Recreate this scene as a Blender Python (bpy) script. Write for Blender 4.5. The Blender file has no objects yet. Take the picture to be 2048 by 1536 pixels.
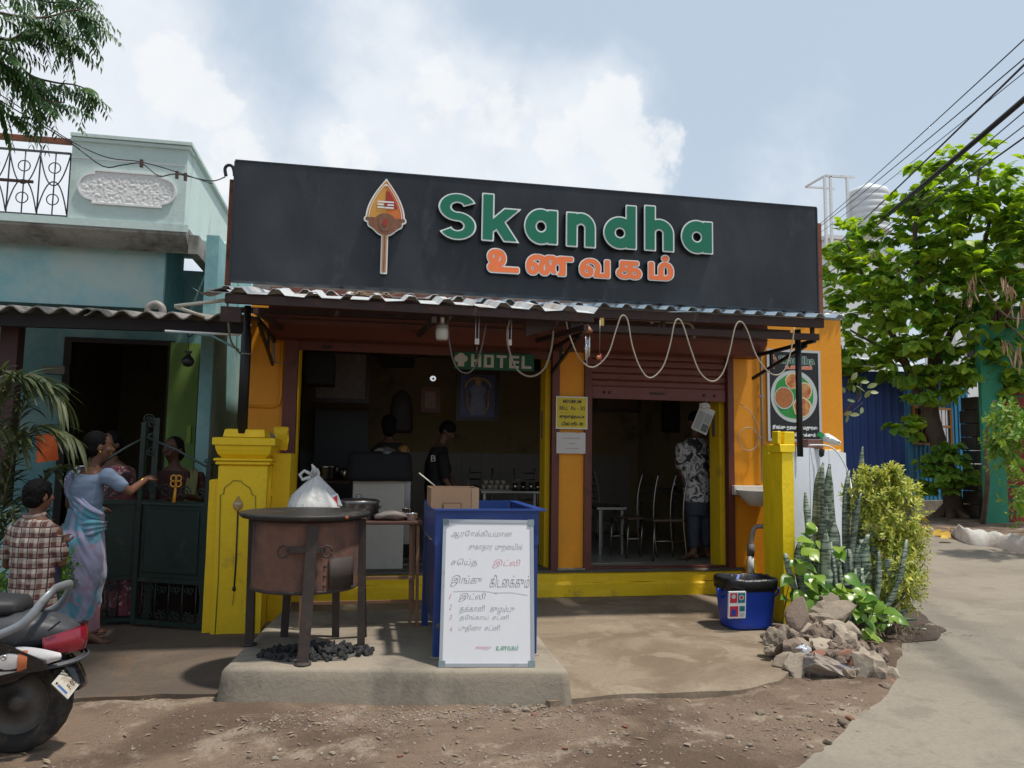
import bpy,bmesh,math,random
import numpy as np
from mathutils import Vector,Matrix,noise
from mathutils.geometry import delaunay_2d_cdt
random.seed(7);np.random.seed(7)
PI = math.pi;R = math.radians
scene = bpy.context.scene
COL = scene.collection

# ------------------------------------------------------------------ camera
FPX,CX,CY = 1550.0,1024.0,768.0
YAW,PITCH,ROLL = R(10.66),R(5.41),R(0.87)
CAM = Vector((0,0,1.45))
_f = Vector((math.sin(YAW)*math.cos(PITCH),math.cos(YAW)*math.cos(PITCH),math.sin(PITCH)))
_r = Vector((math.cos(YAW),-math.sin(YAW),0));_u = _r.cross(_f)
BR = _r*math.cos(ROLL)+_u*math.sin(ROLL);BU = -_r*math.sin(ROLL)+_u*math.cos(ROLL);BF = _f
cam = bpy.data.cameras.new('camera');cam.sensor_width = 36;cam.lens = 36*FPX/2048
cam.clip_end = 2000;cam.clip_start = .05
camo = bpy.data.objects.new('camera',cam);COL.objects.link(camo)
camo.matrix_world = Matrix(((BR.x,BU.x,-BF.x,CAM.x),(BR.y,BU.y,-BF.y,CAM.y),(BR.z,BU.z,-BF.z,CAM.z),(0,0,0,1)))
scene.camera = camo

# ------------------------------------------------------------------ sun, sky, exposure
SUN = Vector((0.30,-0.15,0.94)).normalized()          # towards the sun
sl = bpy.data.lights.new('sun','SUN');sl.energy = 2.8;sl.angle = R(3.0);sl.color = (1,.94,.86)
so = bpy.data.objects.new('sun',sl);COL.objects.link(so)
so.rotation_euler = SUN.to_track_quat('Z','Y').to_euler();so.location = (0,0,30)
scene.view_settings.view_transform = 'Standard';scene.view_settings.look = 'None'
scene.view_settings.gamma = 1;scene.view_settings.use_curve_mapping = False
scene.view_settings.exposure = 0.47

def ray(px,py): return BR*((px-CX)/FPX) - BU*((py-CY)/FPX) + BF
def PY(px,py,Y): d = ray(px,py);return CAM + d*((Y-CAM.y)/d.y)
def PX(px,py,X): d = ray(px,py);return CAM + d*((X-CAM.x)/d.x)
def PZ(px,py,Z): d = ray(px,py);return CAM + d*((Z-CAM.z)/d.z)
def sstep(a,b,x):
    t = min(1,max(0,(x-a)/(b-a)));return t*t*(3-2*t)
def terrain(x,y): return .38*sstep(8.6,17,.62*x+.78*y)
def PG(px,py):
    z = 0.0
    for _ in range(40):
        p = PZ(px,py,z);z = .5*z + .5*terrain(p.x,p.y)
    return p

world = bpy.data.worlds.new('World');scene.world = world;world.use_nodes = True
def build_sky():
    nt = world.node_tree;nt.nodes.clear();N = nt.nodes;L = nt.links
    out = N.new('ShaderNodeOutputWorld');bg = N.new('ShaderNodeBackground');L.new(bg.outputs[0],out.inputs[0])
    sky = N.new('ShaderNodeTexSky');sky.sky_type = 'NISHITA';sky.sun_disc = False
    sky.sun_elevation = math.asin(SUN.z);sky.sun_rotation = math.atan2(SUN.x,SUN.y)
    sky.air_density = 1.0;sky.dust_density = 2.5;sky.ozone_density = 1.0
    tc = N.new('ShaderNodeTexCoord')
    def m(op,a,b=None,c=None):
        n = N.new('ShaderNodeMath');n.operation = op
        for i,v in enumerate((a,b,c)):
            if v is None: continue
            if isinstance(v,(int,float)): n.inputs[i].default_value = v
            else: L.new(v,n.inputs[i])
        return n.outputs[0]
    def noise_(scale,det,rough,dist=0.0):
        n = N.new('ShaderNodeTexNoise');n.inputs['Scale'].default_value = scale;n.inputs['Detail'].default_value = det
        n.inputs['Roughness'].default_value = rough;n.inputs['Distortion'].default_value = dist
        L.new(tc.outputs['Generated'],n.inputs['Vector']);return n.outputs['Fac']
    def blobs(lst):
        acc = None
        for (px,py,r,s) in lst:
            d = ray(px,py).normalized()
            v = N.new('ShaderNodeVectorMath');v.operation = 'DISTANCE'
            L.new(tc.outputs['Generated'],v.inputs[0]);v.inputs[1].default_value = d
            mr = N.new('ShaderNodeMapRange');mr.interpolation_type = 'SMOOTHERSTEP'
            mr.inputs['From Min'].default_value = 0;mr.inputs['From Max'].default_value = r/FPX
            mr.inputs['To Min'].default_value = s;mr.inputs['To Max'].default_value = 0
            L.new(v.outputs['Value'],mr.inputs['Value'])
            acc = mr.outputs[0] if acc is None else m('MAXIMUM',acc,mr.outputs[0])
        return acc
    n1 = noise_(7,8,.58,.15);n2 = noise_(16,7,.6,.1);n3 = noise_(2.6,5,.55)
    soft = blobs([(120,230,620,1.1),(60,420,460,1.15),(400,330,400,1.0),(780,60,360,.7),(880,260,380,1.05),(1130,330,380,1.05),
                  (640,330,260,.8),(980,380,420,.9),(1560,400,330,.45),(-500,300,700,1.0),(-1200,600,700,.9),(2900,300,700,.7),(500,-900,600,.8),(1500,-700,400,.6)])
    puff = blobs([(335,140,120,.95),(420,200,100,.9),(480,350,170,.8),(1215,235,130,.95),(1290,310,140,.9),(1110,270,110,.8),(1000,230,150,.75),
                  (870,200,140,.75),(700,330,150,.7),(-300,300,400,.8)])
    def ramp(v,a,b):
        mr = N.new('ShaderNodeMapRange');mr.interpolation_type = 'SMOOTHSTEP'
        mr.inputs['From Min'].default_value = a;mr.inputs['From Max'].default_value = b;L.new(v,mr.inputs['Value']);return mr.outputs[0]
    softm = ramp(m('ADD',soft,m('MULTIPLY',m('SUBTRACT',n1,.5),1.2)),.20,.95)
    puffm = ramp(m('ADD',puff,m('MULTIPLY',m('SUBTRACT',n2,.5),1.7)),.38,.70)
    def mixc(fac,a,b):
        n = N.new('ShaderNodeMix');n.data_type = 'RGBA'
        if isinstance(fac,(int,float)): n.inputs[0].default_value = fac
        else: L.new(fac,n.inputs[0])
        for i,v in ((6,a),(7,b)):
            if isinstance(v,tuple): n.inputs[i].default_value = (*v,1)
            else: L.new(v,n.inputs[i])
        return n.outputs[2]
    S = 10.0     # background strength is 0.1
    base = mixc(.86,sky.outputs[0],(.40*S,.48*S,.57*S))
    hz = N.new('ShaderNodeSeparateXYZ');L.new(tc.outputs['Generated'],hz.inputs[0])
    base = mixc(m('MULTIPLY',ramp(hz.outputs['Z'],.42,.0),.55),base,(.54*S,.58*S,.62*S))
    c1 = mixc(n2,(.54*S,.585*S,.64*S),(.70*S,.72*S,.745*S))
    base = mixc(m('MULTIPLY',softm,.9),base,c1)
    c2 = mixc(n1,(.60*S,.63*S,.66*S),(.73*S,.735*S,.735*S))
    base = mixc(m('MULTIPLY',puffm,.80),base,c2)
    L.new(base,bg.inputs[0]);bg.inputs[1].default_value = .1
build_sky()

# ------------------------------------------------------------------ materials
MATS = {}
def mat(name,col,rough=.75,var=.12,vs=4,bump=.15,bs=60,dirt=None,metal=0,spec=.4,streak=0,coat=0,alpha=1,emit=None,wave=None):
    """weathered paint / metal / plaster: colour with large and small variation, dirt patches, fine relief"""
    if name in MATS: return MATS[name]
    m = bpy.data.materials.new(name);m.use_nodes = True;nt = m.node_tree;N = nt.nodes;L = nt.links
    b = N['Principled BSDF'];b.inputs['Roughness'].default_value = rough;b.inputs['Metallic'].default_value = metal
    b.inputs['Specular IOR Level'].default_value = spec;b.inputs['Coat Weight'].default_value = coat
    tc = N.new('ShaderNodeTexCoord');V = tc.outputs['Object']
    def noise_(s,d=4,r=.6,vec=None):
        n = N.new('ShaderNodeTexNoise');n.inputs['Scale'].default_value = s;n.inputs['Detail'].default_value = d;n.inputs['Roughness'].default_value = r
        L.new(vec or V,n.inputs['Vector']);return n.outputs['Fac']
    def rmp(f,a,b_):
        r = N.new('ShaderNodeMapRange');r.inputs['From Min'].default_value = a;r.inputs['From Max'].default_value = b_;L.new(f,r.inputs['Value']);return r.outputs[0]
    def mx(f,a,c,mode='MIX'):
        n = N.new('ShaderNodeMix');n.data_type = 'RGBA';n.blend_type = mode
        if isinstance(f,(int,float)): n.inputs[0].default_value = f
        else: L.new(f,n.inputs[0])
        for i,v in ((6,a),(7,c)):
            if isinstance(v,(tuple,list)): n.inputs[i].default_value = (*v[:3],1)
            else: L.new(v,n.inputs[i])
        return n.outputs[2]
    lo = tuple(c*(1-var) for c in col);hi = tuple(min(1,c*(1+var)) for c in col)
    c = mx(rmp(noise_(vs),.3,.7),lo,hi)
    if var > 0: c = mx(.35,c,mx(rmp(noise_(vs*9,3),.35,.65),tuple(x*(1-var*1.3) for x in col),hi))
    if dirt:
        dc,amt,ds = dirt
        vec = V
        if streak:
            mp = N.new('ShaderNodeMapping');mp.inputs['Scale'].default_value = (1,1,1.0/streak);L.new(V,mp.inputs[0]);vec = mp.outputs[0]
        f = rmp(noise_(ds,8,.68,vec),.66-amt*.35,.80-amt*.25)
        c = mx(f,c,dc)
        rr = N.new('ShaderNodeMapRange');rr.inputs['To Min'].default_value = rough;rr.inputs['To Max'].default_value = min(1,rough+.25);L.new(f,rr.inputs['Value']);L.new(rr.outputs[0],b.inputs['Roughness'])
    L.new(c,b.inputs['Base Color'])
    if bump:
        bp = N.new('ShaderNodeBump');bp.inputs['Strength'].default_value = bump;bp.inputs['Distance'].default_value = .01
        L.new(noise_(bs,5,.65),bp.inputs['Height']);L.new(bp.outputs[0],b.inputs['Normal'])
    if alpha < 1: b.inputs['Alpha'].default_value = alpha
    if emit: b.inputs['Emission Color'].default_value = (*emit[0],1);b.inputs['Emission Strength'].default_value = emit[1]
    MATS[name] = m;return m
def srgb(r,g,b):
    f = lambda v: (v/255/12.92 if v/255 <= .04045 else ((v/255+.055)/1.055)**2.4)
    return (f(r),f(g),f(b))
DIRTB = (.10,.075,.05)
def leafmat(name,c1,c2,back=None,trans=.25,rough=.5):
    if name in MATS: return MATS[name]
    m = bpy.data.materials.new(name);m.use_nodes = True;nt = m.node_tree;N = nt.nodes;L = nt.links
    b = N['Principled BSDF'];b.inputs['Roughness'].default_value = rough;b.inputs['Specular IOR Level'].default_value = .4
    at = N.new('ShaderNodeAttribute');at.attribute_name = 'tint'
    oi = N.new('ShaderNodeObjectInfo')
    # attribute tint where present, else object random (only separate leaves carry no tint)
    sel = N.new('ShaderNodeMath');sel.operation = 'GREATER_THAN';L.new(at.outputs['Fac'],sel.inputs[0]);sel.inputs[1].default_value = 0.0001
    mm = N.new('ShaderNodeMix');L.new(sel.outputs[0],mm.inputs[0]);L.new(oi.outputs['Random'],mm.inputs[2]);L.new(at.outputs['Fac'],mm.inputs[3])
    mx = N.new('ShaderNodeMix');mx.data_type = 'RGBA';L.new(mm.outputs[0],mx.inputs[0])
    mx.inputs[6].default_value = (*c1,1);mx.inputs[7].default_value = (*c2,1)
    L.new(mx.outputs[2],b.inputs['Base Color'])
    tr = N.new('ShaderNodeBsdfTranslucent');ms = N.new('ShaderNodeMixShader');ms.inputs[0].default_value = trans
    h = N.new('ShaderNodeHueSaturation');h.inputs['Value'].default_value = 1.5;h.inputs['Saturation'].default_value = 1.1;L.new(mx.outputs[2],h.inputs['Color']);L.new(h.outputs[0],tr.inputs[0])
    L.new(b.outputs[0],ms.inputs[1]);L.new(tr.outputs[0],ms.inputs[2]);L.new(ms.outputs[0],N['Material Output'].inputs[0])
    MATS[name] = m;return m

# ------------------------------------------------------------------ object helpers
def tag(o,label=None,cat=None,group=None,kind=None):
    if label: o['label'] = label
    if cat: o['category'] = cat
    if group: o['group'] = group
    if kind: o['kind'] = kind
    return o
def thing(name,loc,label,cat,group=None,rz=0,kind=None):
    o = bpy.data.objects.new(name,None);o.empty_display_size = .1;COL.objects.link(o)
    o.location = loc;o.rotation_euler = (0,0,rz);return tag(o,label,cat,group,kind)
def copy_tree(o,parent=None):
    c = o.copy();COL.objects.link(c);c.parent = parent
    for ch in [x for x in COL.objects if x.parent == o]: copy_tree(ch,c)
    return c
def rootloc(p):
    v = Vector((0,0,0))
    while p is not None: v = v + p.location;p = p.parent
    return v
class MB:
    """collects geometry (world or local coordinates) for ONE object"""
    def __init__(s): s.v = [];s.f = [];s.sm = []
    def add(s,vs,fs,smooth=False):
        n = len(s.v);s.v += [tuple(v) for v in vs];s.f += [tuple(i+n for i in f) for f in fs];s.sm += [smooth]*len(fs);return s
    def box(s,c,d,rot=None,bev=0.0,jit=0):
        bm = bmesh.new();bmesh.ops.create_cube(bm,size=1)
        for v in bm.verts: v.co = Vector((v.co.x*d[0],v.co.y*d[1],v.co.z*d[2])) + (Vector([random.uniform(-jit,jit) for _ in range(3)]) if jit else Vector())
        if bev: bmesh.ops.bevel(bm,geom=bm.edges[:],offset=bev,segments=2,affect='EDGES',profile=.6)
        M = rot.to_matrix() if hasattr(rot,'to_matrix') else (rot or Matrix.Identity(3))
        s.frombm(bm,lambda p: M @ p + Vector(c));return s
    def frombm(s,bm,fn=lambda p: p,smooth=False):
        bm.verts.ensure_lookup_table();bm.verts.index_update()
        s.add([fn(v.co) for v in bm.verts],[[v.index for v in f.verts] for f in bm.faces],smooth);bm.free();return s
    def bx(s,x0,x1,y0,y1,z0,z1,bev=0.0): return s.box(((x0+x1)/2,(y0+y1)/2,(z0+z1)/2),(abs(x1-x0),abs(y1-y0),abs(z1-z0)),bev=bev)
    def loft(s,rings,closed=True,cap=True,smooth=True):
        n = len(rings[0]);vs = [p for r in rings for p in r];fs = []
        for i in range(len(rings)-1):
            for j in range(n if closed else n-1):
                k = (j+1) % n;fs.append((i*n+j,i*n+k,(i+1)*n+k,(i+1)*n+j))
        if cap and closed: fs.append(tuple(reversed(range(n))));fs.append(tuple((len(rings)-1)*n+j for j in range(n)))
        return s.add(vs,fs,smooth)
    def tube(s,pts,r,n=8,cap=True,sq=None,smooth=True,tip=False):
        pts = [Vector(p) for p in pts];rs = r if isinstance(r,(list,tuple)) else [r]*len(pts);rings = [];up = None
        for i,p in enumerate(pts):
            t = (pts[min(i+1,len(pts)-1)]-pts[max(i-1,0)]).normalized()
            if up is None: up = Vector((0,0,1)) if abs(t.z) < .9 else Vector((0,1,0))
            a = t.cross(up).normalized();b = a.cross(t).normalized();up = b
            rings.append([p + (a*math.cos(2*PI*j/n)+b*math.sin(2*PI*j/n))*rs[i] for j in range(n)])
        return s.loft(rings,True,cap,smooth)
    def beam(s,a,b,w,h,up=(0,0,1)):
        a = Vector(a);b = Vector(b);t = (b-a).normalized();u = Vector(up)
        if abs(t.dot(u)) > .95: u = Vector((0,1,0))
        x = t.cross(u).normalized();y = x.cross(t).normalized()
        return s.loft([[p + x*sx*w/2 + y*sy*h/2 for sx,sy in ((-1,-1),(1,-1),(1,1),(-1,1))] for p in (a,b)],smooth=False)
    def lathe(s,prof,c=(0,0,0),n=24,sx=1,sy=1,cap=True,rot=None):
        c = Vector(c);M = rot or Matrix.Identity(3)
        return s.loft([[c + M @ Vector((math.cos(2*PI*j/n)*r*sx,math.sin(2*PI*j/n)*r*sy,z)) for j in range(n)] for r,z in prof],True,cap)
    def prism(s,poly,ax,a,b):
        """poly of 2D points extruded along axis ax ('x','y','z') from a to b"""
        def P(u,v,w): return {'x': (w,u,v),'y': (u,w,v),'z': (u,v,w)}[ax]
        n = len(poly)
        vs = [P(u,v,a) for u,v in poly]+[P(u,v,b) for u,v in poly]
        return s.add(vs,[tuple(reversed(range(n))),tuple(range(n,2*n))]+[(i,(i+1) % n,n+(i+1) % n,n+i) for i in range(n)])
    def ball(s,c,r,n=12,m=8,rot=None):
        r = r if isinstance(r,(tuple,list)) else (r,r,r);c = Vector(c);M = rot or Matrix.Identity(3)
        return s.loft([[c + M @ Vector((r[0]*math.cos(2*PI*j/n)*math.sin(t),r[1]*math.sin(2*PI*j/n)*math.sin(t),-r[2]*math.cos(t))) for j in range(n)]
                       for t in [PI*(.02+.96*i/m) for i in range(m+1)]],True,True)
    def mesh(s,name,off=Vector((0,0,0)),material=None,fix=True):
        me = bpy.data.meshes.new(name);me.from_pydata([(v[0]-off[0],v[1]-off[1],v[2]-off[2]) for v in s.v],[],s.f)
        me.polygons.foreach_set('use_smooth',s.sm);me.validate();me.update()
        if fix and len(s.f) < 60000:
            bm = bmesh.new();bm.from_mesh(me);bmesh.ops.recalc_face_normals(bm,faces=bm.faces[:]);bm.to_mesh(me);bm.free()
        if any(s.sm) and not all(s.sm): pass
        if material: me.materials.append(material)
        return me
    def build(s,name,material,parent=None,label=None,cat=None,group=None,kind=None,local=False,origin=None,fix=True):
        """parent given: coordinates are world ones (or the parent's own if local)"""
        off = Vector((0,0,0)) if (local or parent is None) else rootloc(parent)
        if parent is None and origin is not None: off = Vector(origin)
        o = bpy.data.objects.new(name,s.mesh(name,off,material,fix));COL.objects.link(o)
        if parent is not None: o.parent = parent
        elif origin is not None: o.location = origin
        return tag(o,label,cat,group,kind)
def meshobj(name,me,parent=None,loc=(0,0,0),**k):
    o = bpy.data.objects.new(name,me);COL.objects.link(o);o.parent = parent;o.location = loc;return tag(o,**k)
def smooth_path(pts,n=6):
    pts = [Vector(p) for p in pts];out = []
    for i in range(len(pts)-1):
        p0 = pts[max(i-1,0)];p1 = pts[i];p2 = pts[i+1];p3 = pts[min(i+2,len(pts)-1)]
        for k in range(n):
            t = k/n;out.append(.5*((2*p1)+(-p0+p2)*t+(2*p0-5*p1+4*p2-p3)*t*t+(-p0+3*p1-3*p2+p3)*t**3))
    out.append(pts[-1]);return out
def frame(o,u,v):
    """local (u right, v up, w out) -> world matrix"""
    u = Vector(u).normalized();v = Vector(v);w = u.cross(v).normalized();v = w.cross(u).normalized()
    M = Matrix((u,v,w)).transposed().to_4x4();M.translation = Vector(o);return M
FY = lambda x,y,z: frame((x,y,z),(1,0,0),(0,0,1))        # a plane facing -Y
def curve_mesh(loops=None,text=None,extrude=0,offset=0,bev=0,spacing=1.0,shear=0):
    if text is not None:
        c = bpy.data.curves.new('tmp','FONT');c.body = text;c.offset = offset;c.space_character = spacing;c.shear = shear;c.resolution_u = 3
    else:
        c = bpy.data.curves.new('tmp','CURVE');c.dimensions = '2D';c.fill_mode = 'BOTH'
        for lp in loops:
            sp = c.splines.new('POLY');sp.points.add(len(lp)-1);sp.use_cyclic_u = True
            for i,(x,y) in enumerate(lp): sp.points[i].co = (x,y,0,1)
    c.extrude = extrude
    o = bpy.data.objects.new('tmp',c);COL.objects.link(o)
    dg = bpy.context.evaluated_depsgraph_get();me = bpy.data.meshes.new_from_object(o.evaluated_get(dg))
    bpy.data.objects.remove(o);bpy.data.curves.remove(c)
    v = [tuple(x.co) for x in me.vertices];f = [tuple(p.vertices) for p in me.polygons]
    bpy.data.meshes.remove(me);return v,f
def fit_text(txt,M,x0,x1,y0,y1,w,name,material,parent,offset=0,depth=0.0,keep=False,shear=0,label=None,spacing=1.0):
    """flat lettering scaled into the box x0..x1, y0..y1 of frame M, lifted w off it"""
    v,f = curve_mesh(text=txt,extrude=.02 if depth else 0,offset=offset,shear=shear,spacing=spacing)
    a = np.array(v);mn = a.min(0);mx = a.max(0)
    sx = (x1-x0)/(mx[0]-mn[0]);sy = (y1-y0)/(mx[1]-mn[1])
    mb = MB();mb.add([M @ Vector((x0+(p[0]-mn[0])*sx,y0+(p[1]-mn[1])*sy,w+(depth if p[2] > 0 else 0))) for p in v],f)
    return mb.build(name,material,parent,label=label,fix=False)

# signed distance shapes -> outlines
def sd_seg(P,a,b,r):
    a = np.array(a);b = np.array(b);pa = P-a;ba = b-a;h = np.clip((pa@ba)/(ba@ba),0,1);return np.linalg.norm(pa-h[...,None]*ba,axis=-1)-r
def sd_box(P,x0,y0,x1,y1):
    c = np.array([(x0+x1)/2,(y0+y1)/2]);d = np.abs(P-c)-np.array([(x1-x0)/2,(y1-y0)/2])
    return np.linalg.norm(np.maximum(d,0),axis=-1)+np.minimum(d.max(-1),0)
def sd_arc(P,c,rad,w,a0,a1):
    """arc of radius rad and half width w with butt ends, a0<a1 in degrees"""
    q = P-np.array(c);r = np.linalg.norm(q,axis=-1);d = np.abs(r-rad)-w
    am = R((a0+a1)/2);h = R((a1-a0)/2);ang = np.abs((np.arctan2(q[...,1],q[...,0])-am+PI) % (2*PI)-PI)
    if h >= PI-1e-3: return d
    e = r*np.sin(np.clip(ang-h,-PI/2,PI/2));return np.maximum(d,e)
def contours(sdf,x0,x1,y0,y1,n=150,level=0.0):
    xs = np.linspace(x0,x1,n);st = xs[1]-xs[0];ys = np.arange(y0,y1+st,st)
    X,Y = np.meshgrid(xs,ys);G = sdf(np.stack([X,Y],-1))-level
    nxt = {};pos = {}
    def vert(i0,j0,i1,j1):
        k = (min((i0,j0),(i1,j1)),max((i0,j0),(i1,j1)))
        if k not in pos:
            a,b = G[i0,j0],G[i1,j1];t = a/(a-b);pos[k] = (xs[j0]+(xs[j1]-xs[j0])*t,ys[i0]+(ys[i1]-ys[i0])*t)
        return k
    for i in range(len(ys)-1):
        for j in range(n-1):
            c = [(i,j),(i,j+1),(i+1,j+1),(i+1,j)];s = [G[p] < 0 for p in c]
            if all(s) or not any(s): continue
            ins = [];outs = []
            for k in range(4):
                a,b = c[k],c[(k+1) % 4]
                if s[k] and not s[(k+1) % 4]: outs.append(vert(*a,*b))
                if not s[k] and s[(k+1) % 4]: ins.append(vert(*a,*b))
            for o_,i_ in zip(outs,ins): nxt[o_] = i_
    loops = []
    while nxt:
        k0 = next(iter(nxt));k = k0;lp = []
        while k in nxt: lp.append(pos[k]);k = nxt.pop(k)
        if len(lp) > 6:
            out = []
            for i,p in enumerate(lp):
                a = out[-1] if out else lp[-1];b = lp[(i+1) % len(lp)]
                area = abs((p[0]-a[0])*(b[1]-a[1])-(p[1]-a[1])*(b[0]-a[0]))
                if area > (st*st)*.06: out.append(p)
            loops.append(out)
    return loops
def plate(loops,M,sx,sy,ox,oy,w0,w1,name,material,parent,label=None):
    """outline loops extruded from w0 to w1 in frame M"""
    v,f = curve_mesh(loops=loops,extrude=.5)
    mb = MB();mb.add([M @ Vector((ox+p[0]*sx,oy+p[1]*sy,w1 if p[2] > 0 else w0)) for p in v],f)
    return mb.build(name,material,parent,label=label,fix=False)
# ------------------------------------------------------------------ palette
TEAL = mat('teal_plaster',(.20,.40,.42),.85,.14,1.6,.35,30,dirt=((.36,.52,.50),.55,1.2))
MINT = mat('mint_plaster',(.56,.68,.64),.85,.08,1.5,.25,30,dirt=((.30,.36,.33),.22,2.0),streak=3)
SLABG = mat('stained_concrete_slab',(.30,.29,.26),.9,.2,3,.4,40,dirt=((.10,.09,.08),.5,2.5),streak=2)
ORANGE = mat('orange_wall_paint',(.80,.31,.012),.55,.07,2.5,.10,18,dirt=((.40,.13,.015),.16,1.6),streak=3)
YELLOW = mat('yellow_paint',(.90,.60,.012),.5,.07,3,.25,25,dirt=((.28,.22,.05),.18,3.5),streak=2)
YELLOWD = mat('scuffed_yellow_paint',(.88,.575,.012),.6,.08,4,.35,25,dirt=((.42,.30,.05),.22,5.0),streak=1.5)
MAROON = mat('red_oxide_steel',(.14,.040,.028),.5,.15,4,.08,60,dirt=((.08,.04,.03),.3,6))
OXIDE = mat('dark_oxide_beam',(.040,.020,.016),.6,.2,6,.15,50,dirt=((.12,.05,.03),.25,8))
RUST = mat('rusty_angle_iron',(.22,.07,.035),.7,.2,8,.2,60,dirt=((.07,.035,.025),.4,9))
BLACKST = mat('black_painted_steel',(.014,.014,.015),.45,.2,8,.06,60)
WHITEP = mat('white_wall_paint',(.66,.70,.76),.7,.04,2,.15,20,dirt=((.42,.42,.40),.15,2.0),streak=4)
WHITE = mat('white_paint',(.76,.77,.76),.6,.04,4,.1,40,dirt=((.45,.43,.38),.2,4))
DARK = mat('dark_void',(.012,.011,.010),.8,.1,3,0)
INTW = mat('interior_wall',(.27,.205,.10),.8,.12,2,.15,30,dirt=((.06,.05,.03),.3,1.5))
TILEW = mat('interior_wall_tile',(.24,.215,.175),.45,.05,3,0)
FLOORT = mat('polished_floor',(.30,.29,.25),.32,.06,2,0,dirt=((.2,.18,.14),.25,4))
CONC = mat('concrete',(.30,.265,.215),.92,.12,2.5,.4,50,dirt=((.15,.125,.095),.45,1.6))
STEEL = mat('stainless_steel',(.62,.62,.62),.22,.05,5,.02,20,metal=1)
STEELD = mat('worn_steel',(.30,.29,.28),.38,.15,6,.06,30,metal=1)
PIPEG = mat('grey_conduit',(.26,.24,.21),.5,.1,8,.05,40)
PIPEW = mat('cream_pvc',(.62,.58,.48),.45,.06,6,.04,40)
BLACKP = mat('black_plastic',(.018,.018,.02),.35,.15,10,.05,30)
CHROME = mat('chrome',(.7,.7,.7),.15,.02,5,0,metal=1)

def groundmat(name,base,c2,c3,pebble=True,wear=.5,bump=.5):
    m = bpy.data.materials.new(name);m.use_nodes = True;nt = m.node_tree;N = nt.nodes;L = nt.links;b = N['Principled BSDF']
    b.inputs['Roughness'].default_value = .95;b.inputs['Specular IOR Level'].default_value = .25
    tc = N.new('ShaderNodeTexCoord');V = tc.outputs['Object']
    def nz(s,d=6,r=.6,dist=0):
        n = N.new('ShaderNodeTexNoise');n.inputs['Scale'].default_value = s;n.inputs['Detail'].default_value = d;n.inputs['Roughness'].default_value = r;n.inputs['Distortion'].default_value = dist
        L.new(V,n.inputs['Vector']);return n.outputs['Fac']
    def rmp(f,a,b_,c=0,d=1):
        r = N.new('ShaderNodeMapRange');r.interpolation_type = 'SMOOTHSTEP';r.inputs['From Min'].default_value = a;r.inputs['From Max'].default_value = b_;r.inputs['To Min'].default_value = c;r.inputs['To Max'].default_value = d
        L.new(f,r.inputs['Value']);return r.outputs[0]
    def mx(f,a,c):
        n = N.new('ShaderNodeMix');n.data_type = 'RGBA';L.new(f,n.inputs[0])
        for i,v in ((6,a),(7,c)):
            if isinstance(v,tuple): n.inputs[i].default_value = (*v,1)
            else: L.new(v,n.inputs[i])
        return n.outputs[2]
    c = mx(rmp(nz(.9,8,.62,.6),.42,.60),base,c2)
    c = mx(rmp(nz(2.3,8,.7,.3),.52,.62,0,wear),c,c3)
    f = nz(38,5,.7);c = mx(rmp(f,.35,.72,0,.42),c,tuple(x*.62 for x in base))
    c = mx(rmp(nz(110,3,.6),.55,.75,0,.35),c,tuple(min(.6,x*1.5) for x in base))
    h = nz(22,8,.72)
    if pebble:
        vo = N.new('ShaderNodeTexVoronoi');vo.inputs['Scale'].default_value = 75;L.new(V,vo.inputs['Vector'])
        g = rmp(vo.outputs['Distance'],.12,.30,1,0)
        gate = rmp(nz(3.1,4,.6),.46,.62);mu = N.new('ShaderNodeMath');mu.operation = 'MULTIPLY';L.new(g,mu.inputs[0]);L.new(gate,mu.inputs[1])
        vc = mx(vo.outputs['Color'],(.20,.16,.12),(.42,.36,.30));c = mx(mu.outputs[0],c,vc)
        ad = N.new('ShaderNodeMath');ad.operation = 'ADD';L.new(h,ad.inputs[0]);L.new(mu.outputs[0],ad.inputs[1]);h = ad.outputs[0]
    L.new(c,b.inputs['Base Color'])
    bp = N.new('ShaderNodeBump');bp.inputs['Strength'].default_value = bump;bp.inputs['Distance'].default_value = .02;L.new(h,bp.inputs['Height']);L.new(bp.outputs[0],b.inputs['Normal'])
    return m
DIRT = groundmat('packed_earth',(.225,.160,.112),(.115,.078,.053),(.36,.29,.215),True,.75,1.0)
ROADM = groundmat('dusty_road',(.285,.25,.198),(.235,.205,.163),(.18,.158,.128),False,.5,.2)
APRM = groundmat('worn_cement_apron',(.285,.225,.16),(.185,.135,.09),(.37,.30,.22),False,.55,.35)
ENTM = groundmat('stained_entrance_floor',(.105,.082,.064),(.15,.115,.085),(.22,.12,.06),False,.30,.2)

# ------------------------------------------------------------------ ground and road
def poly_in(x,y,poly):
    c = False;j = len(poly)-1
    for i in range(len(poly)):
        xi,yi = poly[i];xj,yj = poly[j]
        if (yi > y) != (yj > y) and x < (xj-xi)*(y-yi)/(yj-yi)+xi: c = not c
        j = i
    return c
def nz(x,y,s,k=0): return noise.fractal(Vector((x*s,y*s,k*7.3)),1.0,2.0,5)
def dist_poly(x,y,pl):
    best = 9
    for (ax,ay),(bx,by) in zip(pl[:-1],pl[1:]):
        dx,dy = bx-ax,by-ay;t = max(0,min(1,((x-ax)*dx+(y-ay)*dy)/(dx*dx+dy*dy+1e-9)));best = min(best,math.hypot(x-ax-t*dx,y-ay-t*dy))
    return best
road_edge = [(1.2,2.2)] + [tuple(PG(*q)[:2]) for q in ((1500,1620),(1590,1536),(1665,1490),(1700,1440),(1765,1405),(1790,1345),(1800,1290),(1815,1200),(1830,1120),(1832,1072))]
road_far = [tuple(PG(*q)[:2]) for q in ((1900,1078),(1990,1095),(2060,1108),(2200,1128))]
road_poly = road_edge + road_far + [(30,9.5),(30,-6),(1.0,-6)]
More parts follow.
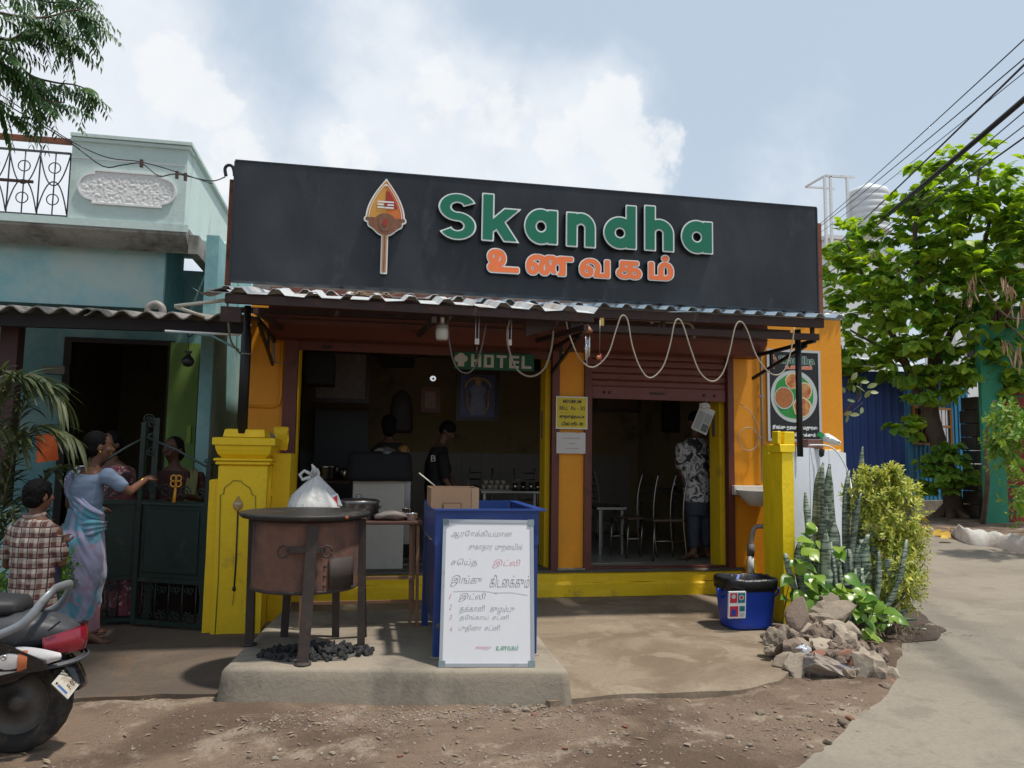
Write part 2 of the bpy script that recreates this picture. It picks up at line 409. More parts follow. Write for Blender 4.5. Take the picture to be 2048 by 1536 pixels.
def gline(a,b,fa,fb,s):
    return sorted(set([round(v,4) for v in list(np.arange(fa,fb,s))+[fa-(fa-a)*t**2.2 for t in np.linspace(0,1,22)]+[fb+(b-fb)*t**2.2 for t in np.linspace(0,1,26)]]))
gx = gline(-150,260,-3.2,5.4,.055);gy = gline(-60,320,2.6,8.0,.055)
def gz(x,y):
    z = terrain(x,y)
    near = sstep(11,7,math.hypot(x,y))
    dr = dist_poly(x,y,road_edge) if abs(x) < 14 and y < 16 else 2
    inside = poly_in(x,y,road_poly)
    z += near*(.020*nz(x,y,1.7)+.009*nz(x,y,7,2))*(1 if not inside else 0)
    if inside: z -= .03*sstep(0,.25,dr)
    else: z += .012*near*sstep(.5,0,dr)
    return z
mb = MB();nxg,nyg = len(gx),len(gy)
mb.add([(x,y,gz(x,y)) for y in gy for x in gx],[(j*nxg+i,j*nxg+i+1,(j+1)*nxg+i+1,(j+1)*nxg+i) for j in range(nyg-1) for i in range(nxg-1)],True)
mb.build('ground',DIRT,kind='structure',fix=False)
def patch(name,poly,zf,material,step=.12,edge=None,kind='structure',thick=0):
    """a sheet that follows zf inside a polygon"""
    pl = []
    for (a,b) in zip(poly,poly[1:]+poly[:1]):
        d = math.hypot(b[0]-a[0],b[1]-a[1]);n = max(1,int(min(d,12)/step))
        for k in range(n):
            t = k/n;x = a[0]+(b[0]-a[0])*t;y = a[1]+(b[1]-a[1])*t
            if edge: x += edge*nz(x,y,3,1);y += edge*nz(x,y,3,5)
            pl.append((x,y))
    xs = [p[0] for p in pl];ys = [p[1] for p in pl];pts = list(pl)
    st = step*1.6
    for x in np.arange(max(min(xs),-6),min(max(xs),13),st):
        for y in np.arange(max(min(ys),0),min(max(ys),18),st):
            if poly_in(x,y,pl) and dist_poly(x,y,pl+[pl[0]]) > st*.5: pts.append((x+random.uniform(-.02,.02),y+random.uniform(-.02,.02)))
    n = len(pl)
    vs,es,fs,*_ = delaunay_2d_cdt([Vector(p) for p in pts],[],[list(range(n))],1,1e-5)
    m = MB();m.add([(v.x,v.y,zf(v.x,v.y)) for v in vs],[tuple(f) for f in fs],True)
    if thick:
        lo = [(x,y,zf(x,y)-thick) for x,y in pl];hi = [(x,y,zf(x,y)) for x,y in pl]
        m.add(lo+hi,[(i,(i+1) % n,n+(i+1) % n,n+i) for i in range(n)])
    return m.build(name,material,kind=kind)
patch('road',road_poly,lambda x,y: terrain(x,y)+.006+.003*nz(x,y,.8,3),ROADM,.16,edge=.05)
apron_poly = [tuple(PZ(x,y,.03)[:2]) for x,y in ((1095,1205),(1510,1200),(1600,1230),(1590,1330),(1560,1362),(1480,1378),(1360,1384),(1250,1388),(1150,1396),(1100,1400))]
apron_poly = [(-.9,7.85)] + [(1.9,7.86)] + [(4.3,7.86),(4.15,6.9)] + apron_poly[2:] + [(.9,4.9),(-.6,5.3)]
patch('cement_apron',apron_poly,lambda x,y: .028+.022*sstep(5.5,7.8,y)+.006*nz(x,y,1.5,4),APRM,.10,edge=.02,thick=.06)
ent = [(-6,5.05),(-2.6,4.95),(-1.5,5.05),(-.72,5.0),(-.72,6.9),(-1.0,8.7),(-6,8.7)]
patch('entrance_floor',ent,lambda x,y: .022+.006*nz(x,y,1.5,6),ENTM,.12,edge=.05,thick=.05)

# platform with chipped edges
px = [(PZ(445,1336,.19)),(PZ(1137,1342,.19)),(PZ(1095,1262,.19)),(PZ(515,1262,.19))]
PLAT = mat('platform_cement',(.30,.255,.195),.92,.10,2.5,.4,45,dirt=((.155,.135,.11),.55,1.7),streak=1.6)
def platform():
    m = MB();p = [(px[0].x,px[0].y),(px[1].x,px[1].y),(1.30,6.6),(-.62,6.6)]
    rows = []
    per = []
    for (a,b) in zip(p,p[1:]+p[:1]):
        n = int(math.hypot(b[0]-a[0],b[1]-a[1])/.05)
        for k in range(n): per.append((a[0]+(b[0]-a[0])*k/n,a[1]+(b[1]-a[1])*k/n))
    cx,cy = .3,5.7
    def ring(off,z,amp):
        out = []
        for x,y in per:
            d = math.hypot(x-cx,y-cy);u = ((x-cx)/d,(y-cy)/d);q = off+amp*noise.noise(Vector((x*6,y*6,z*9)))
            out.append((x+u[0]*q,y+u[1]*q,z+amp*.4*noise.noise(Vector((x*5,y*5,3)))))
        return out
    m.loft([ring(.035,-.05,.01),ring(.02,.06,.008),ring(.008,.12,.006),ring(.002,.168,.006),ring(-.012,.188,.008),ring(-.05,.191,.004)],True,False,True)
    n = len(per);top = ring(-.05,.191,.004);v,e,f,*_ = delaunay_2d_cdt([Vector(q[:2]) for q in top],[],[list(range(n))],1,1e-5)
    m.add([(a.x,a.y,.191) for a in v],[tuple(x) for x in f],True)
    return m.build('platform',PLAT,kind='structure')
platform()

# ------------------------------------------------------------------ corrugated sheets
def corr(x0,x1,p,prof,fn,thick=.004,nl=2,sub=None):
    """sheet with ridges: fn(x, t, h) -> world point, t 0..1 down the slope, h ridge height"""
    xs = []
    x = x0
    while x < x1-1e-6:
        for (u,h) in prof:
            if x+u*p <= x1: xs.append((x+u*p,h))
        x += p
    top = [[Vector(fn(x,i/nl,h)) for x,h in xs] for i in range(nl+1)];bot = [[q-Vector((0,0,thick)) for q in r] for r in top]
    n = len(xs);m = MB();vs = [q for r in top for q in r]+[q for r in bot for q in r];o = n*(nl+1);fs = []
    for i in range(nl):
        for j in range(n-1):
            a = i*n+j;fs.append((a,a+1,a+n+1,a+n));fs.append((o+a,o+a+n,o+a+n+1,o+a+1))
    for j in range(n-1):
        fs.append((j,o+j,o+j+1,j+1));a = nl*n+j;fs.append((a,a+1,o+a+1,o+a))
    m.add(vs,fs,False);return m
TRAP = [(0,0),(.52,0),(.66,1),(.84,1)]
SINE = [(k/8,.5-.5*math.cos(2*PI*k/8)) for k in range(8)]
SHEETW = mat('worn_white_roof_sheet',(.62,.65,.66),.5,.10,5,.1,30,dirt=((.34,.25,.17),.35,3.0),metal=.15)
SHEETB = mat('sky_blue_roof_sheet',(.42,.53,.62),.45,.08,5,.1,30,dirt=((.2,.2,.2),.25,3),metal=.15)
ASB = mat('weathered_cement_sheet',(.24,.22,.20),.95,.15,4,.5,50,dirt=((.10,.09,.08),.5,3))

# ------------------------------------------------------------------ restaurant building
FYY = 7.85
XL = PY(497,750,FYY).x;XR = 5.26
A0,A1,B0,B1 = -.67,1.90,2.33,3.86        # the two shutter openings
ZF = .31;ZT = 3.05
BLD = thing('restaurant_building',(1.9,FYY,0),'single storey orange painted eatery with yellow plinth and two open shutters','building')
MB().bx(XL,A0-.13,FYY,8.05,0,ZT).build('front_wall',ORANGE,BLD);MB().bx(B1+.07,XR,FYY,8.05,0,ZT).build('front_wall',ORANGE,BLD)
m = MB();m.bx(A1+.08,B0-.08,FYY,8.1,ZF-.02,2.95);m.build('front_pillar',ORANGE,BLD)
for q in ((XL,XL+.15,8.052,12.2),(XR-.15,XR,8.052,12.2),(XL+.152,XR-.152,12.0,12.2)): MB().bx(*q,0,ZT).build('outer_wall',ORANGE,BLD)
MB().bx(XL,XR,FYY,12.2,ZT+.002,ZT+.10).build('roof_slab',SLABG,BLD)
# lintel wall over openings
m = MB();m.bx(A0-.13,B1+.07,7.92,8.05,2.62,ZT-.002);m.build('lintel',ORANGE,BLD)
# interior
m = MB();m.bx(XL+.15,XR-.15,11.85,11.998,ZF,ZT-.003);m.build('interior_back_wall',INTW,BLD)
MB().bx(XL+.152,XL+.2,8.1,11.84,ZF,ZT-.004).build('interior_side_wall',INTW,BLD);MB().bx(4.30,4.36,8.1,11.84,ZF,ZT-.004).build('interior_side_wall',INTW,BLD)
m = MB();m.bx(XL+.2,4.3,8.1,11.84,2.95,2.99);m.build('ceiling',INTW,BLD)
m = MB();m.bx(XL+.2,4.3,7.93,11.84,.1,ZF);m.build('interior_floor',FLOORT,BLD)
tile = MB().box((0,0,0),(.296,.012,.296),bev=.002).mesh('tile',material=TILEW)
i = 0
for r_ in range(4):
    x = XL+.35
    while x < 4.15:
        meshobj('tile',tile,BLD,Vector((x,11.842,ZF+.15+.3*r_))-BLD.location);x += .3
# jambs seen inside the openings
m = MB();m.bx(B1-.02,B1+.04,7.99,8.24,ZF,2.93);m.build('yellow_jamb',YELLOWD,BLD)
m = MB();m.bx(A1-.03,A1+.04,8.0,8.24,ZF,2.93);m.build('yellow_jamb',YELLOWD,BLD)
m = MB();m.bx(A0-.06,A0-.0,8.0,8.3,ZF,2.6);m.build('yellow_jamb',YELLOWD,BLD)
# plinth with two worn courses and grey door sill
def wavybox(x0,x1,y0,y1,z0,z1,amp=.006,n=60):
    m = MB();rings = []
    for k in range(n+1):
        x = x0+(x1-x0)*k/n;q = lambda s: amp*noise.noise(Vector((x*4,s,1.7)))
        rings.append([(x,y0+q(1),z0),(x,y0+q(2),(z0+z1)/2),(x,y0+q(3)+.004,z1-.018+q(6)),(x,y0+.02+q(4),z1+q(5)),(x,y1,z1),(x,y1,z0)])
    return m.loft(rings,True,True,False)
wavybox(-.66,4.02,7.77,7.92,.05,.19,.012).build('plinth_step',YELLOWD,BLD,label='lower course of the yellow plinth')
wavybox(-.68,4.0,7.805,7.925,.19,.288,.008).build('plinth_step',YELLOWD,BLD)
wavybox(-.70,4.03,7.80,7.93,.288,.312,.006).build('door_sill',mat('grey_sill',(.10,.09,.075),.8,.2,4,.3,40),BLD)
m = MB();m.bx(A1+.07,B0-.07,7.80,7.846,.312,.33);m.build('pillar_foot',CONC,BLD)
# shutter frames
for x0,x1 in ((A0-.13,A0),(A1,A1+.08),(B0-.08,B0),(B1,B1+.07)):
    MB().bx(x0,x1,FYY-.035,FYY+.06,ZF+.003,2.9,bev=.004).build('shutter_frame',MAROON,BLD)
MB().bx(B0+.002,B1-.002,7.865,7.925,ZF+.002,ZF+.022).build('threshold_rail',MAROON,BLD)
# hoods that hide the rolled shutters
HD = [(7.55,ZT-.02),(7.50,2.84),(7.52,2.68),(7.64,2.57),(7.82,2.56),(7.82,ZT-.02)]
MB().prism(HD,'x',-.93,4.17).build('shutter_hood',MAROON,BLD)
for z in (2.72,2.84,2.95):
    MB().bx(-.93,4.17,7.492,7.503,z,z+.006).build('hood_seam',OXIDE,BLD)
# left rolling shutter: only the bottom rail shows
sh = thing('rolling_shutter',(A0,7.88,2.46),None,None);sh.parent = BLD;sh.location = Vector((A0,7.88,2.46))-BLD.location
MB().bx(A0-.02,A1+.0,7.86,7.90,2.48,2.57,bev=.003).build('bottom_rail',MAROON,sh)
for x in (-.45,1.55):
    MB().bx(x,x+.10,7.845,7.858,2.50,2.53).build('lock_plate',OXIDE,sh)
sh2 = thing('rolling_shutter',(0,0,0),None,None);sh2.parent = BLD;sh2.location = Vector((B0,7.88,2.46))-BLD.location
SLATM = mat('shutter_slat_paint',(.165,.046,.032),.42,.12,6,.04,40,dirt=((.09,.045,.035),.25,5))
slat = MB().loft([[(x,-.012+.0,-.036),(x,-.018,-.018),(x,-.018,.016),(x,-.008,.034),(x,.006,.034),(x,.006,-.036)] for x in (0,B1-B0-.01)],True,True,False).mesh('slat',material=SLATM)
for k in range(7):
    meshobj('slat',slat,sh2,(.005,0,-.245+.075*k+.04))
MB().bx(B0+.01,B1-.01,7.85,7.885,2.085,2.215,bev=.004).build('bottom_rail',SLATM,sh2)
for x in (B0+.14,B0+.20,B1-.26,B1-.14):
    MB().lathe([(.014,0),(.014,.012),(.004,.014)],(x,7.852,2.15),10,rot=Matrix.Rotation(PI/2,3,'X')).build('lock_knob',OXIDE,sh2)
MB().bx(2.98,3.15,7.842,7.851,2.145,2.165).build('handle',OXIDE,sh2)
# damaged white-painted top corner
def chunk(c,s,seed=0,sub=2,amp=.25,flat=None):
    bm = bmesh.new();bmesh.ops.create_icosphere(bm,subdivisions=sub,radius=1)
    for v in bm.verts:
        d = v.co.normalized();q = 1+amp*noise.noise(d*1.7+Vector((seed*3.1,seed,0)))*1.6+amp*.5*noise.noise(d*4+Vector((seed,0,seed)))
        p = d*q
        for k in range(7):
            r_ = random.Random(seed*31+k);nrm = Vector((r_.uniform(-1,1),r_.uniform(-1,1),r_.uniform(-1,1))).normalized();h = r_.uniform(.62,.85)
            t = p.dot(nrm)-h
            if t > 0: p -= nrm*t*.93
        v.co = Vector((p.x*s[0],p.y*s[1],p.z*s[2]))
    return bm
m = MB()
for k in range(9):
    x = 4.78+.06*k;bm = chunk(0,(.06,.10,.045),50+k);m.frombm(bm,lambda p,x=x,k=k: p+Vector((x,7.90,ZT+.055+.015*math.sin(k*2))))
m.build('wall_coping',WHITE,BLD,label='crumbling white painted coping on the right wall')
# wiring pipes on the wall
def pipe(name,pts,r,mt,parent=None,**k): return MB().tube(smooth_path(pts,4) if k.pop('sm',False) else pts,r,8).build(name,mt,parent,**k)
W = lambda x,y,d=.02: PY(x,y,FYY-d)
pipe('conduit',[W(545,600),W(547,725),W(579,728),W(574,800),W(566,900),W(563,960)],.013,PIPEG,BLD)
pipe('conduit',[W(497,812),W(545,814),W(558,808),W(562,790),W(564,680)],.013,ORANGE,BLD)
pipe('conduit',[W(1519,640,.03),W(1521,700,.03),W(1523,800,.03),W(1525,965,.03)],.014,PIPEG,BLD)
for y in (748,793,875): MB().box(W(1523,y,.03),(.06,.02,.02)).build('pipe_clip',PIPEG,BLD)
for p_ in (W(558,950),W(572,942)): MB().ball(p_,(.022,.03,.022)).build('socket',DARK,BLD)
# ------------------------------------------------------------------ big sign board
SY = 6.62
bl,tl_,tr,br_ = PY(460,562,SY),PY(472,322,SY),PY(1630,416,SY),PY(1638,618,SY)
SX0,SX1 = (bl.x+tl_.x)/2,(tr.x+br_.x)/2;SZ0,SZ1 = (bl.z+br_.z)/2,(tl_.z+tr.z)/2
def signmat():
    m = bpy.data.materials.new('black_flex_sign');m.use_nodes = True;nt = m.node_tree;N = nt.nodes;L = nt.links;b = N['Principled BSDF']
    tc = N.new('ShaderNodeTexCoord')
    def nz_(s,d=3,r=.5,sc=(1,1,1)):
        mp = N.new('ShaderNodeMapping');mp.inputs['Scale'].default_value = sc;L.new(tc.outputs['Object'],mp.inputs[0])
        n = N.new('ShaderNodeTexNoise');n.inputs['Scale'].default_value = s;n.inputs['Detail'].default_value = d;n.inputs['Roughness'].default_value = r;L.new(mp.outputs[0],n.inputs['Vector']);return n.outputs['Fac']
    r = N.new('ShaderNodeValToRGB');r.color_ramp.elements[0].position = .35;r.color_ramp.elements[0].color = (.010,.012,.015,1);r.color_ramp.elements[1].position = .72;r.color_ramp.elements[1].color = (.040,.043,.048,1)
    L.new(nz_(1.1,4,.55,(1,1,.8)),r.inputs[0])
    r2 = N.new('ShaderNodeMapRange');r2.inputs['From Min'].default_value = .55;r2.inputs['From Max'].default_value = .8;r2.inputs['To Max'].default_value = .7;L.new(nz_(2.6,9,.72,(1,1,.5)),r2.inputs['Value'])
    mx = N.new('ShaderNodeMix');mx.data_type = 'RGBA';L.new(r2.outputs[0],mx.inputs[0]);L.new(r.outputs[0],mx.inputs[6]);mx.inputs[7].default_value = (.085,.085,.085,1);L.new(mx.outputs[2],b.inputs['Base Color'])
    b.inputs['Roughness'].default_value = .36;b.inputs['Specular IOR Level'].default_value = .38
    h = N.new('ShaderNodeMath');h.operation = 'ADD';L.new(nz_(.9,3,.5,(1,1,.35)),h.inputs[0])
    m2 = N.new('ShaderNodeMath');m2.operation = 'MULTIPLY';L.new(nz_(4,4,.6,(1,1,.4)),m2.inputs[0]);m2.inputs[1].default_value = .12;L.new(m2.outputs[0],h.inputs[1])
    bp = N.new('ShaderNodeBump');bp.inputs['Strength'].default_value = .8;bp.inputs['Distance'].default_value = .10;L.new(h.outputs[0],bp.inputs['Height']);L.new(bp.outputs[0],b.inputs['Normal'])
    return m
SIGNM = signmat()
SIGN = thing('shop_sign',((SX0+SX1)/2,SY,SZ0),'long black board above the awnings with raised green and orange lettering','sign')
# slightly wavy face
m = MB();nx_,nz__ = 60,10;g = []
for j in range(nz__+1):
    for i in range(nx_+1):
        x = SX0+(SX1-SX0)*i/nx_;z = SZ0+(SZ1-SZ0)*j/nz__;e = 0 if (i in (0,nx_) or j in (0,nz__)) else 1
        g.append((x,SY+e*.006*noise.noise(Vector((x*1.3,z*1.1,2))),z))
m.add(g,[(j*(nx_+1)+i,j*(nx_+1)+i+1,(j+1)*(nx_+1)+i+1,(j+1)*(nx_+1)+i) for j in range(nz__) for i in range(nx_)],True)
m.build('panel',SIGNM,SIGN,fix=False)
MB().bx(SX0+.002,SX1-.002,SY+.012,SY+.09,SZ0+.003,SZ1-.003).build('back_box',BLACKST,SIGN)
TRIMM = mat('sign_edge_trim',(.03,.033,.038),.4,.1,5,0)
MB().bx(SX0-.006,SX1+.006,SY-.006,SY+.1,SZ1,SZ1+.012).build('trim',TRIMM,SIGN)
MB().bx(SX1,SX1+.012,SY-.006,SY+.1,SZ0,SZ1-.001).build('trim',TRIMM,SIGN)
MB().bx(SX0-.012,SX0,SY-.006,SY+.1,SZ0,SZ1-.001).build('trim',TRIMM,SIGN)
MB().bx(SX0-.006,SX1+.006,SY-.006,SY+.1,SZ0-.012,SZ0).build('trim',TRIMM,SIGN)
z_ = PY(465,365,SY+.13).z
MB().bx(SX0-.052,SX0-.013,SY+.05,SY+.12,SZ0-.10,z_,bev=.003).build('end_post',RUST,SIGN)
z_ = PY(1637,455,SY+.13).z;zb = PY(1637,652,SY+.13).z
MB().bx(SX1+.013,SX1+.055,SY+.0,SY+.08,zb,z_,bev=.003).build('end_post',RUST,SIGN)
GREENL = mat('green_acrylic',(.004,.155,.080),.3,.03,3,0,spec=.5)
ORANL = mat('orange_acrylic',(.86,.20,.06),.3,.03,3,0)
WHTL = mat('white_acrylic_edge',(.74,.78,.76),.35,.02,4,0)
SIDE = mat('letter_return',(.02,.022,.025),.35,.1,6,0)
def wbox(x0,y0,x1,y1,Y=SY):
    ym = (y0+y1)/2;xm = (x0+x1)/2
    return PY(x0,ym,Y).x,PY(x1,ym,Y).x,PY(xm,y1,Y).z,PY(xm,y0,Y).z
def S_(P):
    t = .115
    d = sd_arc(P,(.40,.735),.235,t*.82,25,270);d = np.minimum(d,sd_arc(P,(.40,.265),.235,t*.82,-150,90));return d
def k_(P):
    d = sd_box(P,.0,0,.22,1);d = np.minimum(d,np.maximum(sd_seg(P,(.20,.30),(.72,.78),.105),sd_box(P,.2,0,1,.70)))
    return np.minimum(d,np.maximum(sd_seg(P,(.34,.40),(.70,-.12),.115),sd_box(P,.2,0,1,.7)))
def a_(P):
    return np.minimum(np.abs(np.linalg.norm(P-np.array([.37,.35]),axis=-1)-.245)-.118,sd_box(P,.53,.0,.74,.70))
def n_(P):
    d = sd_box(P,0,0,.215,.70);d = np.minimum(d,sd_box(P,.42,0,.635,.40));return np.minimum(d,sd_arc(P,(.3175,.385),.21,.107,0,145))
def d_(P): return np.minimum(np.abs(np.linalg.norm(P-np.array([.37,.35]),axis=-1)-.245)-.118,sd_box(P,.53,.0,.74,1.0))
def h_(P):
    d = sd_box(P,0,0,.215,1.0);d = np.minimum(d,sd_box(P,.42,0,.635,.40));return np.minimum(d,sd_arc(P,(.3175,.385),.21,.107,0,145))
letters = [('S',S_,(875,391,951,484),(.07,.73)),('k',k_,(961,393,1039,488),(0,.83)),('a',a_,(1045,421,1113,494),(.01,.74)),('n',n_,(1128,429,1188,499),(0,.635)),
           ('d',d_,(1202,413,1269,503),(.01,.74)),('h',h_,(1283,416,1343,507),(0,.635)),('a',a_,(1356,444,1420,512),(.01,.74))]
M0 = FY(0,SY,0)
def letter(sdf,box,depth,pw,parent,face,nm='letter',Mf=M0,hh=(0,1)):
    x0,x1,z0,z1 = box;lv = .030
    base = contours(sdf,-.3,1.15,-.3,1.3,170,-.004);big = contours(sdf,-.3,1.15,-.3,1.3,170,lv)
    pts = np.array([p for l in big for p in l]);a,b = pts.min(0),pts.max(0)
    sx = (x1-x0)/(b[0]-a[0]);sz = (z1-z0)/(b[1]-a[1]);ox = x0-a[0]*sx;oz = z0-a[1]*sz
    s = plate(big,Mf,sx,sz,ox,oz,.003,depth,nm,SIDE,parent)
    plate(big,Mf,sx,sz,ox,oz,depth+.001,depth+.004,'edge',WHTL,s)
    plate(base,Mf,sx,sz,ox,oz,depth+.0055,depth+.009,'face',face,s)
    return s
for nm,fn,bxp,w in letters: letter(fn,wbox(*bxp),.062,w,SIGN,GREENL)
_gl = {}
def glyph_field(txt,n=170):
    """distance field of a font glyph (overlapping strokes merged)"""
    if txt in _gl: return _gl[txt]
    v,f = curve_mesh(text=txt);v = np.array(v)[:,:2];mn = v.min(0)-.16;mx = v.max(0)+.16
    xs = np.linspace(mn[0],mx[0],n);st = xs[1]-xs[0];ys = np.arange(mn[1],mx[1]+st,st);G = np.zeros((len(ys),n),bool)
    for t in f:
        for k in range(1,len(t)-1):
            A,B,C = v[t[0]],v[t[k]],v[t[k+1]]
            i0,i1 = [int(q) for q in ((min(A[1],B[1],C[1])-mn[1])/st,(max(A[1],B[1],C[1])-mn[1])/st+2)];j0,j1 = [int(q) for q in ((min(A[0],B[0],C[0])-mn[0])/st,(max(A[0],B[0],C[0])-mn[0])/st+2)]
            X,Y = np.meshgrid(xs[j0:j1],ys[i0:i1])
            e = lambda P,Q_: (Q_[0]-P[0])*(Y-P[1])-(Q_[1]-P[1])*(X-P[0])
            w0,w1,w2 = e(A,B),e(B,C),e(C,A);m_ = ((w0 >= 0) & (w1 >= 0) & (w2 >= 0)) | ((w0 <= 0) & (w1 <= 0) & (w2 <= 0));G[i0:i1,j0:j1] |= m_
    bd = np.zeros_like(G);bd[1:-1,1:-1] = (G[1:-1,1:-1] != G[:-2,1:-1]) | (G[1:-1,1:-1] != G[2:,1:-1]) | (G[1:-1,1:-1] != G[1:-1,:-2]) | (G[1:-1,1:-1] != G[1:-1,2:])
    pb = np.argwhere(bd).astype(np.float32);I,J = np.meshgrid(np.arange(len(ys)),np.arange(n),indexing='ij');P = np.stack([I.ravel(),J.ravel()],1).astype(np.float32)
    D = np.concatenate([np.sqrt(((P[q:q+2000,None]-pb[None])**2).sum(-1)).min(1) for q in range(0,len(P),2000)]).reshape(G.shape)*st
    D = np.where(G,-D,D)
    def fn(Q_):
        x = np.clip((Q_[...,0]-mn[0])/st,0,n-1.001);y = np.clip((Q_[...,1]-mn[1])/st,0,len(ys)-1.001)
        i = y.astype(int);j = x.astype(int);u = x-j;w = y-i
        return D[i,j]*(1-u)*(1-w)+D[i,j+1]*u*(1-w)+D[i+1,j]*(1-u)*w+D[i+1,j+1]*u*w
    _gl[txt] = (fn,mn,mx,n);return _gl[txt]
def tam(txt,bxp,parent,depth=.05,bold=.034,edge=.072,mats=None,Mf=None,box=None,three=True):
    x0,x1,z0,z1 = box or wbox(*bxp);fn,mn,mx,n = glyph_field(txt);Mf = Mf or M0
    big = contours(fn,mn[0],mx[0],mn[1],mx[1],n,edge);pts = np.array([p for l in big for p in l]);a,b = pts.min(0),pts.max(0)
    sx = (x1-x0)/(b[0]-a[0]);sz = (z1-z0)/(b[1]-a[1]);ox = x0-a[0]*sx;oz = z0-a[1]*sz;F,E_,S_m = mats or (ORANL,WHTL,SIDE)
    if three:
        s = plate(big,Mf,sx,sz,ox,oz,.003,depth,'letter',S_m,parent);plate(big,Mf,sx,sz,ox,oz,depth+.001,depth+.004,'edge',E_,s)
    else: s = plate(big,Mf,sx,sz,ox,oz,depth-.001,depth+.001,'lettering',E_,parent)
    plate(contours(fn,mn[0],mx[0],mn[1],mx[1],n,bold),Mf,sx,sz,ox,oz,depth+(.0055 if three else .0015),depth+(.009 if three else .0025),'face',F,s)
for t,b_ in (('உ',(971,500,1038,550)),('ண',(1048,512,1145,556)),('வ',(1154,519,1218,560)),('க',(1227,523,1281,563)),('ம்',(1291,512,1344,565))): tam(t,b_,SIGN)

# spear emblem
EMY = mat('emblem_amber',(.62,.30,.05),.4,.12,9,0);EMO = mat('emblem_orange',(.60,.16,.03),.4,.12,9,0);EMR = mat('emblem_deep_red',(.35,.03,.02),.4,.1,5,0)
EMB = mat('emblem_bronze',(.20,.085,.045),.45,.35,40,.2,80);EMT = mat('emblem_shaft',(.42,.20,.09),.4,.2,12,0)
def spear(Mf,x0,x1,z0,z1,parent,d=.05,small=False):
    W_ = x1-x0;H = z1-z0
    # unit coordinates: u -.5...5, v 0..1 ; leaf between .40 and 1
    def leaf(P,s=0):
        u = np.abs(P[...,0]);v = P[...,1]
        t = np.clip((v-.455)/(.545-s*.35),0,1)
        wd = .205*np.sin(np.clip((1-t)*1.30,0,1)*PI*.5)**.95*np.where(v < .62,np.sqrt(np.clip(1-((.62-v)/.19)**2,0,1)),1)-s
        return np.maximum(u-wd,np.maximum(v-(1-s*2.4),.44+s-v))
    def crown(P): return np.minimum(np.minimum(np.linalg.norm((P-np.array([0,.53]))*np.array([1,1.1]),axis=-1)-.13,sd_seg(P,(-.20,.575),(.20,.575),.022)),np.minimum(sd_seg(P,(-.15,.53),(0,.47),.035),sd_seg(P,(.15,.53),(0,.47),.035)))
    def shaft(P): return sd_box(P,-.026,.02,.026,.50)
    un = lambda P: np.minimum(np.minimum(leaf(P),crown(P)),shaft(P))
    big = contours(un,-.32,.32,-.05,1.1,130,.012);pts = np.array([p for l in big for p in l]);a,b = pts.min(0),pts.max(0)
    sx = W_/(b[0]-a[0]);sz = H/(b[1]-a[1]);ox = x0-a[0]*sx;oz = z0-a[1]*sz
    def lay(fn,lv,w0,w1,nm,mt,par): return plate(contours(fn,-.32,.32,-.05,1.1,130,lv),Mf,sx,sz,ox,oz,w0,w1,nm,mt,par)
    s = lay(un,.012,.003,d,'spear_emblem',SIDE,parent)
    lay(un,.012,d+.001,d+.003,'edge',WHTL,s)
    lay(lambda P: leaf(P),-.006,d+.004,d+.005,'blade',EMY,s)
    lay(lambda P: np.maximum(leaf(P),-P[...,0]),-.006,d+.006,d+.007,'blade_half',EMO,s)
    lay(lambda P: np.maximum(leaf(P,.02),-leaf(P,.027)),0,d+.008,d+.009,'inner_line',WHTL,s)
    lay(lambda P: np.maximum(np.maximum(leaf(P,.05),.70-P[...,1]),-P[...,0]),0,d+.0085,d+.0095,'blade_tip',EMR,s)
    for k in (.705,.735,.765): lay(lambda P: sd_box(P,-.09,k-.008,.09,k+.008),0,d+.010,d+.011,'stripe',WHTL,s)
    lay(lambda P: np.linalg.norm(P-np.array([0,.735]),axis=-1)-.02,0,d+.012,d+.013,'dot',EMR,s)
    lay(crown,-.004,d+.0105,d+.012,'crown',EMB,s)
    lay(lambda P: np.linalg.norm((P-np.array([0,.55]))*np.array([1,.8]),axis=-1)-.075,0,d+.013,d+.015,'medallion',EMB,s)
    lay(lambda P: np.linalg.norm((P-np.array([0,.545]))*np.array([1,.7]),axis=-1)-.025,0,d+.016,d+.018,'jewel',EMR,s)
    lay(shaft,-.002,d+.010,d+.0115,'shaft',EMT,s)
    lay(lambda P: sd_box(P,-.006,.03,.006,.44),0,d+.012,d+.013,'shaft_line',EMB,s)
spear(M0,*wbox(727,362,812,551),SIGN)

# ------------------------------------------------------------------ upper awning
UA = thing('upper_awning',(1.6,6.8,2.7),'long ridged metal awning under the black sign with dark beams and truss brackets','awning')
zl,zr = PY(560,585,6.42).z,PY(1640,634,6.42).z
zu = lambda x: zl+(zr-zl)*(x-(-1.1))/(4.3+1.1)
xs_ = [SX0-.12,-.2,.85,1.9,2.95,4.36]
for k in range(5):
    mt = SHEETW if k < 2 else SHEETB;dz = .006*(k % 2)
    corr(xs_[k]-.03,xs_[k+1]+.03,.205,TRAP,lambda x,t,h,dz=dz: (x,7.50-(7.50-6.42)*t,zu(x)+.19*(1-t)+.034*h+dz+.006*noise.noise(Vector((x*3,t*2,0)))),.003,3).build('roof_sheet',mt,UA)
b0 = lambda x,Y,dz: (x,Y,zu(x)-dz)
MB().beam(b0(SX0,6.50,.045),b0(4.17,6.50,.045),.05,.08).build('front_beam',OXIDE,UA)
MB().beam(b0(1.75,6.56,.165),b0(4.16,6.56,.165),.04,.06).build('lower_beam',OXIDE,UA)
MB().beam(b0(SX0,7.3,.0),b0(4.3,7.3,.0),.04,.05).build('rear_beam',OXIDE,UA)
for x in (1.85,2.62,3.4,4.1): MB().beam(b0(x,6.56,.14),b0(x,6.56,.06),.03,.03).build('strut',OXIDE,UA)
